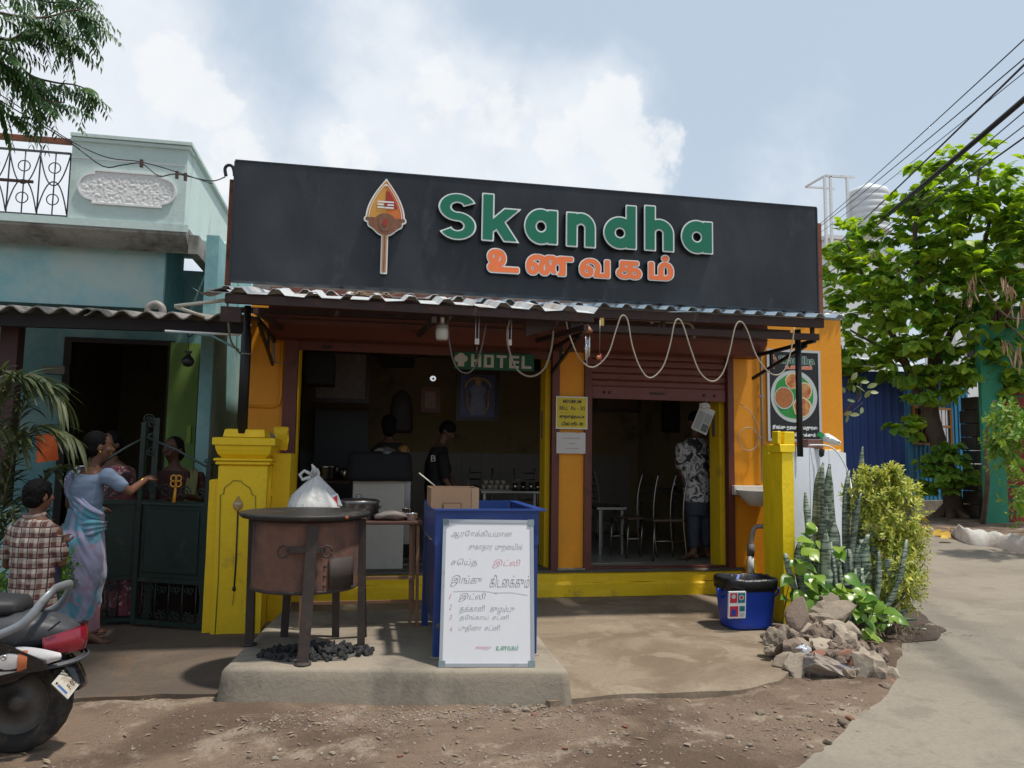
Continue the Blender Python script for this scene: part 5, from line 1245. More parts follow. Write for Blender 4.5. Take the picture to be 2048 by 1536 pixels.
pot('steel_bowl',676,1030,5.97,.072,[(.01,0),(.6,0),(.95,.4),(.82,.78),(1.0,.92),(1.02,.96),(.9,.93),(.75,.75),(.8,.4),(.01,.1)],'narrow necked steel bowl beside the plastic sack',STEELD,zb=tz)
pot('steel_tumbler',813,1030,6.2,.036,[(.01,0),(.85,0),(1,2.1),(1.05,2.15),(.95,2.1),(.8,.2),(.01,.1)],'taller steel tumbler at the right end of the work table',STEEL,zb=tz)
pot('steel_container',822,1034,6.02,.048,[(.01,0),(.95,0),(1,.2),(1,.9),(1.1,.95),(1.1,1.2),(1.0,1.22),(.01,1.2)],'short lidded steel container at the front right of the work table',STEEL,zb=tz)
pot('steel_plate',788,1030,6.1,.06,[(.01,.3),(.9,.3),(1,.5),(1.05,.7),(.9,.72),(.3,.9),(.01,.9)],'steel lid resting on the crumpled cloth on the table',STEEL,zb=tz)
c = PY(783,1036,6.02)
m = MB();rings = []
for k in range(18):
    t_ = k/17;x = c.x-.13+.26*t_;r = .012+.022*math.sin(PI*t_)**.7
    rings.append([(x,6.0+r*1.8*math.cos(a)+.03*noise.noise(Vector((t_*4,1,1))),tz+r+.01+r*math.sin(a)+.015*noise.noise(Vector((t_*5,a,2)))) for a in np.linspace(0,2*PI,12,endpoint=False)])
m.loft(rings).build('wiping_cloth',mat('grey_cloth',(.30,.25,.22),.9,.15,12,.3),origin=(c.x,6,tz),label='crumpled grey wiping cloth on the work table edge',cat='cloth')
c = PY(668,1005,5.99);t = thing('snack_packet',c,'white red and green packet standing in the small steel bowl','packet')
MB().add([PY(657,1016,5.98),PY(685,1012,5.98),PY(675,987,5.99),PY(655,993,5.99),PY(668,1005,5.965)],[(0,1,4),(1,2,4),(2,3,4),(3,0,4)]).build('packet',WHITE,t)
MB().add([PY(663,1008,5.955),PY(676,1014,5.955),PY(674,990,5.965),PY(666,996,5.965)],[(0,1,2,3)]).build('red_print',mat('red_print',(.6,.02,.03),.5,.1,5,0),t)
MB().add([PY(656,1002,5.955),PY(662,1012,5.955),PY(664,1016,5.955),PY(657,1010,5.955)],[(0,1,2,3)]).build('green_flap',MATS['green_print'],t)

# ------------------------------------------------------------------ blue stall
BLUE = mat('blue_stall_paint',(.022,.060,.24),.4,.10,5,.05,40,dirt=((.06,.07,.12),.25,5));BLUE2 = mat('dark_blue_sheet',(.018,.045,.17),.45,.1,4,.04)
sx0,sx1 = PZ(862,1322,ZP).x,PZ(1086,1318,ZP).x;syf = 4.98;sd = .95;szt = PY(975,1050,syf).z
BS = thing('blue_stall',((sx0+sx1)/2,syf+sd/2,ZP),'blue steel food stall with raised rim standing on the cement platform','stall')
sx0 += .015;sx1 -= .02
for x in (sx0,sx1-.045):
    for y in (syf,syf+sd): MB().bx(x,x+.045,y,y+.045,ZP,szt-.0,bev=.003).build('corner_post',BLUE,BS)
MB().bx(sx0+.046,sx1-.046,syf+.012,syf+.018,ZP+.17,szt-.14).build('front_sheet',BLUE2,BS)
for x in (sx0+.015,sx1-.02): MB().bx(x,x+.006,syf+.046,syf+sd,ZP+.17,szt-.14).build('side_sheet',BLUE2,BS)
MB().bx(sx0+.03,sx1-.03,syf+sd+.02,syf+sd+.026,ZP+.17,szt-.14).build('rear_sheet',BLUE2,BS)
MB().bx(sx0+.046,sx1-.046,syf-.0,syf+.03,szt-.14,szt-.115).build('front_rail',BLUE,BS)
MB().bx(sx0+.046,sx1-.046,syf+.0,syf+.03,ZP+.145,ZP+.168).build('lower_rail',BLUE,BS)
MB().bx(sx0+.02,sx1-.02,syf+.03,syf+sd,szt-.14,szt-.132).build('tray',mat('zinc_tray',(.22,.24,.26),.4,.1,6,0,metal=.8),BS)
# raised walls, top flange
xl3,xr3 = PY(872,1020,syf).x,PY(1106,1020,syf).x;rz = PY(985,1018,syf).z
MB().bx(sx0-.004,sx1+.004,syf-.004,syf-.001,szt-.13,rz-.012).build('rim_wall',BLUE,BS)
MB().bx(sx0-.004,sx0-.001,syf+.003,syf+sd,szt-.114,rz-.012).build('rim_wall',BLUE,BS);MB().bx(sx1+.001,sx1+.004,syf+.003,syf+sd,szt-.114,rz-.012).build('rim_wall',BLUE,BS)
MB().bx(sx0,sx1,syf+sd+.047,syf+sd+.053,szt-.114,rz+.0).build('rim_wall',BLUE,BS)
MB().bx(sx0-.01,sx1+.05,syf-.03,syf+.03,rz-.011,rz+.0).build('rim_flange',BLUE,BS);MB().bx(sx1-.02,sx1+.045,syf+.031,syf+sd,rz-.010,rz+.001).build('rim_flange',BLUE,BS)
for x in (sx0+.022,sx1-.022): MB().lathe([(.042,0),(.04,.006),(.02,.01)],(x,syf+.02,ZP),12).build('foot_plate',CONC,BS)
MB().box((sx0+.03,syf-.004,ZP+.20),(.02,.006,.03)).build('paint_chip',STEEL,BS)
for k in range(9): MB().bx(sx0+.05+.012*k,sx0+.054+.012*k,syf+.03,syf+.034,ZP+.01,ZP+.14).build('vent_bar',DARK,BS)
# carton on the stall
c = PY(908,1010,5.45)
CART = mat('brown_cardboard',(.33,.20,.12),.85,.08,5,.05,dirt=((.22,.14,.09),.15,5));t = thing('cardboard_box',(c.x,5.5,szt-.13),'open brown cardboard box standing inside the blue stall','box')
cx0,cx1 = PY(862,1000,5.35).x,PY(957,1000,5.35).x;ct = PY(905,976,5.35).z
for q in ((cx0,cx1,5.35,5.356),(cx0,cx1,5.70,5.706)): MB().bx(*q,szt-.13,ct-(0 if q[2] < 5.5 else -.0)).build('carton_wall',CART,t)
for q in ((cx0,cx0+.006),(cx1-.006,cx1)): MB().bx(*q,5.357,5.699,szt-.13,ct).build('carton_wall',CART,t)
MB().bx(cx0+.08,cx0+.21,5.346,5.349,ct-.17,ct-.10).build('printed_mark',mat('carton_print',(.16,.09,.06),.8,.1,5,0),t);MB().bx(cx0+.087,cx0+.203,5.343,5.345,ct-.163,ct-.107).build('printed_mark',CART,t)
MB().bx(cx0+.28,cx0+.33,5.347,5.349,szt-.12,ct-.002).build('tape',mat('carton_tape',(.36,.24,.15),.4,.1,5,0),t)
MB().tube([PY(870,972,5.5),PY(838,946,5.5)],.005,6).build('stick',PIPEW,origin=PY(870,972,5.5),label='thin stick poking out of the cardboard box',cat='stick')

# ------------------------------------------------------------------ whiteboard leaning on the stall
wb_bl,wb_br = PZ(878,1334,ZP),PZ(1069,1334,ZP);wtl = PY(893,1038,syf-.035);wtr = PY(1079,1042,syf-.035)
u = (wb_br-wb_bl).normalized();up = ((wtl+wtr)/2-(wb_bl+wb_br)/2);bw_ = (wb_br-wb_bl).length;bh_ = up.length
Mb = frame(wb_bl,u,up)
WB = thing('whiteboard',(wb_bl+wb_br)/2,'aluminium framed whiteboard with handwritten Tamil menu leaning on the blue stall','whiteboard')
def quadbox(mf,x0,x1,y0,y1,w0,w1): return MB().add([mf @ Vector((x,y,w)) for w in (w0,w1) for x,y in ((x0,y0),(x1,y0),(x1,y1),(x0,y1))],[(3,2,1,0),(4,5,6,7),(0,1,5,4),(1,2,6,5),(2,3,7,6),(3,0,4,7)])
ALU = mat('aluminium_frame',(.42,.43,.44),.4,.06,8,0,metal=.6,dirt=((.25,.24,.22),.2,9));CORN = mat('grey_corner_cap',(.19,.24,.25),.5,.05,6,0)
f_ = .020
quadbox(Mb,f_,bw_-f_,f_,bh_-f_,-.008,.004).build('writing_surface',mat('whiteboard_surface',(.70,.70,.715),.22,.02,2,0,dirt=((.6,.6,.6),.2,3)),WB)
for q in ((0.03,bw_-.03,0,f_),(0.03,bw_-.03,bh_-f_,bh_)): quadbox(Mb,*q,-.01,.009).build('frame',ALU,WB)
for q in ((0,f_),(bw_-f_,bw_)): quadbox(Mb,*q,.03,bh_-.03,-.01,.009).build('frame',ALU,WB)
for x in (-.003,bw_-.036):
    for y in (-.003,bh_-.036): quadbox(Mb,x,x+.039,y,y+.039,-.012,.0125).build('corner_cap',CORN,WB)
PEN = mat('marker_black',(.075,.080,.085),.6,.1,5,0);PR = mat('marker_red',(.55,.12,.16),.6,.1,5,0);PG_ = mat('marker_green',(.03,.30,.12),.6,.1,5,0)
bu = lambda x: (x-893+ (0))/(1079-893)*bw_
def wr(txt,x0,y0,x1,y1,mt=PEN,off=-.020):
    """pixel box within the board: x 878..1079, y 1038..1334"""
    v0 = 1-(y1-1038)/296;v1 = 1-(y0-1038)/296;lx = lambda x,v: (x-(878+15*v))/(1069-878-(0)*v)*bw_
    vm = (v0+v1)/2;fit_text(txt,Mb,lx(x0,vm),lx(x1,vm),v0*bh_,v1*bh_,.0055,'writing',mt,WB,offset=off,shear=.25)
wr('ஆரோக்கியமான',909,1061,1038,1078);wr('சுகாதார  முறையில்',945,1088,1057,1106);wr('செய்த',907,1120,961,1138);wr('இட்லி',993,1121,1051,1139,PR,-.018)
wr('இங்கு',905,1154,969,1177);wr('கிடைக்கும்',986,1153,1068,1178)
wr('இட்லி',921,1190,976,1207);wr('தக்காளி   குழம்பு',921,1214,1034,1232);wr('தேங்காய்  சட்னி',921,1233,1022,1246);wr('புதினா  சட்னி',919,1253,1003,1268)
for n_,y in (('1',1192),('2',1213),('3',1233),('4',1256)): wr(n_,901,y,906,y+10,PR,-.02)
wr('ஸ்கந்தா',952,1293,984,1302,PR,-.01);wr('உணவகம்',993,1291,1038,1302,PG_,.0)
def ln(pts,mt,r=.0006): MB().tube([Mb @ Vector((p[0]*bw_,p[1]*bh_,.0055)) for p in pts],r,4).build('writing',mt,WB)
ln([(.13,.497),(.35,.503),(.52,.497),(.6,.485)],CORN);ln([(.57,.49),(.75,.492),(.93,.475)],CORN)

# ------------------------------------------------------------------ dustbin
bc = PZ(1490,1262,.035);BY_ = bc.y+.17
BIN = thing('dustbin',(bc.x,BY_,.035),'blue plastic dustbin with black liner beside the yellow pillar','dustbin')
BINM = mat('blue_bin_plastic',(.018,.060,.42),.38,.06,3,.03,30,dirt=((.05,.06,.15),.15,3));LIN = mat('black_bin_liner',(.012,.012,.013),.3,.2,20,.3,30)
cx_b = PY(1491,1200,BY_).x;bwB = (PY(1535,1262,BY_-.17).x-PY(1447,1262,BY_-.17).x)/2;bwT = (PY(1540,1165,BY_-.19).x-PY(1438,1165,BY_-.19).x)/2;bt = PY(1490,1163,BY_-.19).z
def rrect(w,d,n=10,p=4.5):
    out = []
    for j in range(4*n):
        a = 2*PI*j/(4*n);c_,s_ = math.cos(a),math.sin(a);q = (abs(c_)**p+abs(s_)**p)**(-1/p);out.append((w*q*c_,d*q*s_))
    return out
def rbox(prof,cx,cy,dep): return [[(cx+x,cy+y,z) for x,y in rrect(w,w*dep)] for w,z in prof]
MB().loft(rbox([(bwB*.90,.037),(bwB,.05),(bwB*1.0,.07),(bwT*.985,bt-.05),(bwT,bt-.045),(bwT,bt-.005),(bwT*.96,bt),(bwB*.9,.09)],cx_b,BY_,.80)).build('bin_body',BINM,BIN)
m = MB();rings = []
for w,z,am in ((1.03,bt-.085,.02),(1.045,bt-.05,.02),(1.06,bt-.012,.012),(1.03,bt+.016,.012),(.96,bt+.006,.02),(.90,bt-.10,.05),(.5,bt-.2,.05)):
    rings.append([(cx_b+x*(1+am*noise.noise(Vector((x*22,y*22,z*20)))),BY_+y*(1+am*noise.noise(Vector((x*22,y*22,z*20)))),z+.014*noise.noise(Vector((x*18,y*18,3)))) for x,y in rrect(bwT*w,bwT*w*.80)])
m.loft(rings).build('liner',LIN,BIN)
for s in (-1,1): MB().tube(smooth_path([(cx_b+s*bwT*.98,BY_-.03,bt-.10),(cx_b+s*(bwT+.045),BY_-.05,bt-.085),(cx_b+s*(bwT+.05),BY_-.05,bt-.12),(cx_b+s*(bwT+.02),BY_-.04,bt-.15),(cx_b+s*bwT*.94,BY_-.03,bt-.15)],4),.010,8).build('handle',BINM,BIN)
# sticker
tilt = (bwT-bwB)*.8/(bt-.1);Ms = frame(PY(1457,1237,BY_-.205),(1,0,0),(0,-tilt,1));sw = PY(1491,1210,BY_-.2).x-PY(1457,1210,BY_-.2).x;shh = PY(1470,1184,BY_-.2).z-PY(1470,1238,BY_-.2).z
quadbox(Ms,0,sw,0,shh,-.02,.001).build('sticker',WHTL,BIN)
STC = {'r': mat('sticker_red',(.5,.03,.05),.4,.1,30,0),'t': mat('sticker_teal',(.02,.16,.2),.4,.1,30,0),'b': mat('sticker_blue',(.02,.06,.3),.4,.1,30,0),'g': mat('sticker_grey',(.45,.5,.5),.4,.1,30,0)}
for x0,x1,y0,y1,k in ((.06,.48,.58,.95,'r'),(.52,.94,.58,.95,'t'),(.06,.56,.06,.46,'r'),(.62,.94,.26,.46,'t'),(.62,.94,.06,.22,'g')):
    quadbox(Ms,x0*sw,x1*sw,y0*shh,y1*shh,.0012,.0018).build('print',STC[k],BIN)
for cx1,cy1,r1,k in ((.27,.82,.12,'g'),(.73,.78,.15,'g'),(.73,.78,.09,'r'),(.30,.26,.12,'b')):
    MB().add([Ms @ Vector((cx1*sw+r1*sw*math.cos(a),cy1*shh+r1*sw*math.sin(a),.0022+.0004*(k == 'r'))) for a in np.linspace(0,2*PI,20,endpoint=False)],[tuple(range(20))]).build('print',STC[k],BIN,fix=False)
quadbox(Ms,.16*sw,.42*sw,.10*shh,.34*shh,.0024,.0028).build('print',STC['b'],BIN)

# ------------------------------------------------------------------ interior
STK = mat('interior_steel',(.5,.48,.45),.25,.1,6,0,metal=1)
# cabinet / freezer under black cloth
fx_0,fx_1 = PY(703,1050,7.95).x,PY(808,1050,7.95).x;fz0,fz1 = PY(755,1131,7.95).z,PY(755,958,7.95).z
CBN = thing('white_cabinet',((fx_0+fx_1)/2,8.2,ZF),'pale white cabinet inside the left doorway under a black cloth','cabinet')
MB().bx(fx_0,fx_1,7.98,8.5,ZF+.005,fz1,bev=.012).build('cabinet_body',mat('cabinet_white',(.44,.415,.37),.45,.05,3,0,dirt=((.3,.28,.25),.2,3)),CBN)
MB().bx(fx_1+.003,fx_1+.06,8.02,8.5,ZF+.25,fz1-.02).build('side_panel',STEELD,CBN)
cz2 = PY(760,905,7.95).z
m = MB();rings = []
for z,g_ in ((fz1-.02,0.03),(fz1+.03,.035),(cz2-.03,.02),(cz2,.0),(cz2+.004,-.03)):
    rings.append([((fx_0+fx_1)/2+x,8.22+y,z+.01*noise.noise(Vector((x*9,y*9,1)))) for x,y in [(a*(1+.04*noise.noise(Vector((a*25,b*25,z*3)))),b) for a,b in rrect((fx_1-fx_0)/2+g_+.04,.28+g_,12,8)]])
m.loft(rings).build('black_cloth',mat('black_cloth',(.010,.010,.013),.8,.2,10,.2),origin=((fx_0+fx_1)/2,8.2,fz1),label='black cloth covered box on top of the pale cabinet',cat='cloth')
bm = chunk(0,(.10,.08,.05),17,2,.4);c = PY(773,902,8.0);MB().frombm(bm,lambda q: q+c).build('plastic_bag',mat('grey_plastic_bag',(.10,.095,.09),.25,.2,12,.2),origin=c,label='crumpled clear plastic bag on the black cloth',cat='bag')
# back shelf with vessels at left
MB().bx(PY(605,960,9.2).x,PY(700,960,9.2).x,9.0,9.5,PY(650,960,9.2).z-.03,PY(650,960,9.2).z).build('shelf_board',TBT,origin=PY(650,960,9.2),label='dark shelf holding steel vessels at the left inside',cat='shelf')
zz = PY(650,960,9.2).z
pot('vessel_pot',650,950,9.15,.16,[(.01,0),(.9,0),(1,.1),(1,.9),(1.08,1),(.9,.98),(.9,.2),(.01,.1)],'wide steel pot on the dark shelf inside the left doorway',STK,zb=zz+.002)
pot('steel_jug',690,950,9.15,.07,[(.01,0),(.95,0),(1,1.6),(.9,1.7),(.3,2.0),(.01,2.0)],'slim steel jug beside the wide pot inside',STK,zb=zz+.002)
pot('steel_vessel',668,950,9.38,.10,[(.01,0),(.9,0),(1.1,.5),(.8,1.1),(.95,1.25),(.8,1.2),(.01,.3)],'bulging steel vessel at the back of the dark shelf inside',STK,zb=zz+.002)
pot('steel_vessel',640,950,9.40,.07,[(.01,0),(.9,0),(1,.2),(1,1.4),(1.05,1.45),(.9,1.4),(.01,.3)],'straight tall steel vessel at the back of the dark shelf',STK,zb=zz+.002)
pot('steel_vessel',614,950,9.3,.06,[(.01,0),(.9,0),(1,.2),(1,1.8),(1.05,1.85),(.9,1.8),(.01,.3)],'narrow steel vessel at the far left inside the doorway',STK,zb=zz+.002)
pot('glass_jar',627,935,9.1,.05,[(.01,0),(.95,0),(1,1.2),(.8,1.5),(.8,1.9),(.01,1.9)],'small bright jar at the far left of the dark shelf',STEEL,zb=zz+.002)
# dining table (left room) with cup tray, steel glasses
ty = 9.9;tzz = PY(1010,980,ty).z
def dtable(x0,x1,y0,y1,z,label,mt):
    t = thing('dining_table',((x0+x1)/2,(y0+y1)/2,ZF),label,'table');MB().bx(x0,x1,y0,y1,z-.03,z,bev=.005).build('table_top',mt,t)
    for x in (x0+.05,x1-.05):
        for y in (y0+.05,y1-.05): MB().beam((x,y,ZF+.002),(x,y,z-.031),.03,.03).build('leg',STEELD,t)
    return t
dtable(PY(955,980,ty).x,PY(1088,980,ty).x,ty-.3,ty+.4,tzz,'dining table behind the blue stall carrying cups',STEELD)
t = thing('cup_tray',(PY(990,955,9.8).x,9.8,tzz),'tray with two rows of small pale cups on the rear table','tray')
a,b = PY(962,975,9.8).x,PY(1016,975,9.8).x;MB().bx(a-.03,b+.03,9.7,9.95,tzz+.002,tzz+.012).build('tray_base',STEELD,t)
cup = MB().lathe([(.01,0),(.022,0),(.032,.055),(.030,.055),(.02,.006),(.01,.005)],n=14).mesh('cup',material=mat('pale_cup',(.50,.44,.36),.5,.1,8,0))
for r_ in range(2):
    for k in range(5-r_): meshobj('cup',cup,t,(a-t.location.x+.02+(b-a-.04)*(k+.5*r_)/4,-.05+.08*r_,.014+.055*r_+.0))
for k,x in enumerate((1030,1046,1062,1075)):
    pot('water_glass',x,975,9.75,.032,[(.01,0),(.8,0),(1,3.0+.4*(k % 2)),(.95,3.0),(.7,.2),(.01,.2)],['steel water glass nearest the cup tray','second steel water glass from the cup tray','third steel water glass from the cup tray','last steel water glass beside the yellow jamb'][k],STK,zb=tzz+.002,group='steel glasses on the rear table')
# chairs
def chair():
    t = thing('steel_chair',(0,0,0),None,'chair','steel dining chairs')
    CM = mat('chair_tube',(.30,.28,.25),.3,.1,8,0,metal=1);SM = mat('chair_seat',(.10,.07,.05),.35,.1,6,0)
    def B(mb,n,mt=CM): return mb.build(n,mt,t,local=True)
    B(MB().box((0,0,.45),(.38,.38,.025),bev=.01),'seat',SM)
    for sx in (-1,1):
        B(MB().tube(smooth_path([(sx*.17,-.17,.44),(sx*.18,-.20,.0)],2),.011,8),'leg')
        B(MB().tube(smooth_path([(sx*.18,.22,0),(sx*.17,.18,.45),(sx*.17,.20,.75),(sx*.16,.26,.98)],4),.011,8),'rear_leg')
        B(MB().tube([(sx*.175,-.185,.22),(sx*.175,.2,.22)],.008,6),'stretcher')
    for z in (.56,.65,.74,.83,.92): B(MB().tube([(-.165,.20+.07*max(0,z-.7)/.25,z),(.165,.20+.07*max(0,z-.7)/.25,z)],.010,6),'back_bar')
    return t
ch = chair()
def putc(t,px,py,rz,label):
    p = PZ(px,py,ZF+.004);t.location = p;t.rotation_euler.z = rz;t['label'] = label
spots = [(1265,1112,-PI/2+.25,'steel chair in the right doorway, left of the pair seen side on'),(1325,1118,-PI/2+.05,'steel chair in the right doorway nearest the camo shirted man'),(1215,1075,PI/2,'steel chair in the dark just right of the orange pillar'),(1290,1062,PI,'steel chair farther back in the right room'),(1065,1085,.3,'steel chair behind the blue stall by the yellow jamb'),(950,1085,-.4,'steel chair half hidden behind the cardboard box')]
for i,(x,y,rz,lb) in enumerate(spots):
    t = ch if i == 0 else copy_tree(ch);putc(t,x,y,rz,lb)
dtable(PY(1180,1000,9.3).x,PY(1238,1000,9.3).x,9.0,9.9,PY(1200,1015,9.0).z,'plain dining table left inside the right doorway',STEELD)
dtable(PY(1330,960,9.8).x,PY(1400,960,9.8).x,9.6,10.4,PY(1350,980,9.6).z,'dining table behind the two steel chairs',STEELD)
pot('steel_bottle',1350,978,9.7,.035,[(.01,0),(.95,0),(1,3),(.5,3.6),(.5,4.2),(.01,4.2)],'upright steel bottle on the table behind the camo shirted man',STK,zb=PY(1350,980,9.6).z+.002)
# wall pictures
def picture(x0,y0,x1,y1,Y,label,frame_m,inner,name='framed_picture'):
    a = PY(x0,(y0+y1)/2,Y).x;b = PY(x1,(y0+y1)/2,Y).x;z0 = PY((x0+x1)/2,y1,Y).z;z1 = PY((x0+x1)/2,y0,Y).z
    t = thing(name,((a+b)/2,Y,z0),label,'picture');f = .05
    for q in ((a,b,z0,z0+f),(a,b,z1-f,z1)): MB().bx(q[0],q[1],Y-.03,Y,q[2],q[3]).build('frame',frame_m,t)
    for q in ((a,a+f),(b-f,b)): MB().bx(q[0],q[1],Y-.03,Y,z0+f,z1-f).build('frame',frame_m,t)
    MB().bx(a+f,b-f,Y-.012,Y,z0+f,z1-f).build('print',inner,t);return t,a,b,z0,z1
DKF = mat('dark_picture_frame',(.022,.015,.012),.4,.2,6,0)
t,a,b,z0,z1 = picture(912,742,998,842,9.6,'ornate framed deity picture hanging below the green banner',DKF,mat('deity_blue',(.05,.06,.15),.4,.3,8,0))
xm = (a+b)/2;w = b-a;h = z1-z0
GOLD = mat('deity_gold',(.34,.24,.12),.5,.4,18,0);PALE = mat('deity_pale_blue',(.15,.17,.26),.5,.3,12,0)
m = MB();m.loft([[(xm+w*.22*s*q,9.578-.01*(1-abs(q)),z0+h*v) for q in np.linspace(-1,1,9)] for v,s in ((.12,.75),(.3,.8),(.5,.62),(.62,.9),(.70,.6),(.73,.3))],closed=False,cap=False);m.build('robed_figure',PALE,t)
MB().ball((xm,9.572,z0+h*.78),(w*.085,.01,h*.075)).build('figure_head',GOLD,t);MB().tube([(xm+w*.30*math.cos(q),9.58,z0+h*.66+h*.20*math.sin(q)) for q in np.linspace(0,PI,17)],.018,6).build('arch',GOLD,t)
for s in (-1,1): MB().tube([(xm+s*w*.26,9.58,z0+h*.62),(xm+s*w*.24,9.575,z0+h*.3),(xm+s*w*.16,9.575,z0+h*.15)],.015,6).build('garland',GOLD,t)
t,a,b,z0,z1 = picture(625,700,740,805,9.9,'large dim picture of a pale shape on the left back wall',DKF,mat('grey_print',(.16,.13,.12),.5,.4,2.5,0))
picture(842,775,880,825,9.8,'small framed deity picture under the white dome camera',mat('red_frame',(.12,.04,.03),.5,.1,5,0),mat('small_print',(.20,.13,.08),.5,.5,14,0))
picture(1187,790,1280,825,9.8,'wide dark picture high on the wall of the right room',DKF,mat('dark_print',(.06,.03,.025),.5,.3,8,0));picture(1322,795,1362,865,10.2,'tall dark picture behind the camo shirted man',DKF,mat('dark_print2',(.035,.03,.028),.5,.3,8,0))
# shrine niche silhouette and small speaker
c = PY(803,815,9.8);MB().lathe([(.13,-.32),(.15,-.28),(.14,0),(.11,.14),(.05,.2),(.01,.22)],c,20,sy=.4).build('wall_shrine',mat('dark_wood_shrine',(.028,.02,.016),.6,.2,6,.1),origin=c,label='dark arched shrine board on the back wall',cat='shrine')
MB().box(PY(795,725,9.8),(.42,.12,.13),bev=.02).build('wall_speaker',DARK,origin=PY(795,725,9.8),label='long dark box mounted high on the back wall',cat='speaker')
c = PY(866,757,8.6);t = thing('dome_camera',c,'white dome camera with a black lens inside the left doorway','camera')
MB().ball(c,(.034,.034,.030),18,12).build('housing',mat('glowing_camera_white',(.8,.8,.8),.3,.02,5,0,emit=((.8,.85,.9),.45)),t);MB().ball((c.x,c.y-.026,c.z-.004),(.014,.012,.014)).build('lens',BLACKP,t)  # housing emits its own faint glow, though the camera is no lamp
MB().tube([(c.x,c.y,c.z+.03),(c.x,c.y,2.95)],.005,6).build('stem',DARK,t)
# tall black speaker/board at left inside
MB().bx(PY(612,750,8.4).x,PY(668,750,8.4).x,8.4,8.8,PY(640,768,8.4).z,PY(640,705,8.4).z,bev=.01).build('black_case',DARK,origin=PY(640,768,8.4),label='large black case in the upper left of the doorway',cat='case')
MB().bx(PY(628,900,11.2).x,PY(735,900,11.2).x,11.2,11.8,ZF,PY(680,820,11.2).z).build('refrigerator',mat('dim_fridge',(.045,.05,.05),.4,.1,4,0),origin=PY(680,1000,11.2),label='dim tall refrigerator against the back wall',cat='refrigerator')
MB().box(PY(1075,730,8.5),(.2,.1,.12),bev=.02).build('wall_fan_box',DARK,origin=PY(1075,730,8.5),label='dark box beside the right end of the green banner',cat='box')
MB().bx(A0+.02,A1-.02,7.95,8.6,ZF+.002,ZF+.012).build('floor_strip',mat('dark_floor_strip',(.10,.09,.08),.4,.1,4,0),BLD)
# ------------------------------------------------------------------ leaf scattering
def leafset(name,base_v,base_f,P,A,U_,S,tint,material,parent,kind='stuff',smooth=True):
    """many leaves in one mesh: base leaf along +y (tip), x width, z normal; P pos, A tip direction, U_ normal, S scale"""
    bv = np.array(base_v,float);n = len(P);k = len(bv)
    A = A/np.linalg.norm(A,axis=1,keepdims=True);X = np.cross(A,U_);X /= np.linalg.norm(X,axis=1,keepdims=True)+1e-9;Z = np.cross(X,A)
    V = P[:,None,:]+S[:,None,None]*(bv[None,:,0:1]*X[:,None,:]+bv[None,:,1:2]*A[:,None,:]+bv[None,:,2:3]*Z[:,None,:])
    off = np.array(rootloc(parent)) if parent is not None else np.zeros(3)
    V = (V-off).reshape(-1,3);tri = np.array(base_f);F = (tri[None]+(np.arange(n)*k)[:,None,None]).reshape(-1,tri.shape[1])
    me = bpy.data.meshes.new(name);me.vertices.add(len(V));me.vertices.foreach_set('co',V.ravel());m_ = tri.shape[1]
    me.loops.add(F.size);me.loops.foreach_set('vertex_index',F.ravel());me.polygons.add(len(F));me.polygons.foreach_set('loop_start',np.arange(len(F))*m_)
    try: me.polygons.foreach_set('loop_total',np.full(len(F),m_))
    except Exception: pass
    me.polygons.foreach_set('use_smooth',np.full(len(F),smooth))
    at = me.attributes.new('tint','FLOAT','POINT');at.data.foreach_set('value',np.repeat(np.clip(tint,.001,1),k))
    me.update();me.materials.append(material)
    o = bpy.data.objects.new(name,me);COL.objects.link(o);o.parent = parent; 
    if kind: o['kind'] = kind
    return o
def leafobj(bv,bf,name,material,parent,P,A,U_,s,me=None):
    A = Vector(A).normalized();X = A.cross(Vector(U_)).normalized();Z = X.cross(A)
    M = Matrix((X,A,Z)).transposed().to_4x4()
    o = bpy.data.objects.new(name,me);COL.objects.link(o);o.parent = parent;o.matrix_basis = Matrix.Translation(Vector(P)-rootloc(parent)) @ M @ Matrix.Scale(s,4);return o
# heart shaped drooping leaf (quads)
def heart(w=.42,fold=.18,droop=.22):
    rows = [(0,.02),(.10,.30),(.28,.44),(.50,.40),(.72,.25),(.90,.09),(1.0,.004)]
    v = [];f = []
    for y,q in rows:
        z = -droop*y*y
        for s in (-1,0,1): v.append((s*q*w/.44,y-(.05 if s and y < .05 else 0),z+(fold*q if s else 0)))
    for i in range(len(rows)-1):
        for j in range(2): a = i*3+j;f.append((a,a+1,a+4,a+3))
    return v,f
def blade(w=.2,droop=.3,n=4,fold=.1):
    v = [];f = []
    for i in range(n+1):
        y = i/n;q = w*math.sin(PI*min(1,y*.92+.06))**.8;z = -droop*y*y
        for s in (-1,0,1): v.append((s*q/2,y,z+(fold*q if s else 0)))
    for i in range(n):
        for j in range(2): a = i*3+j;f.append((a,a+1,a+4,a+3))
    return v,f
rng = np.random.default_rng(5)
def unit(n):
    d = rng.normal(size=(n,3));return d/np.linalg.norm(d,axis=1,keepdims=True)

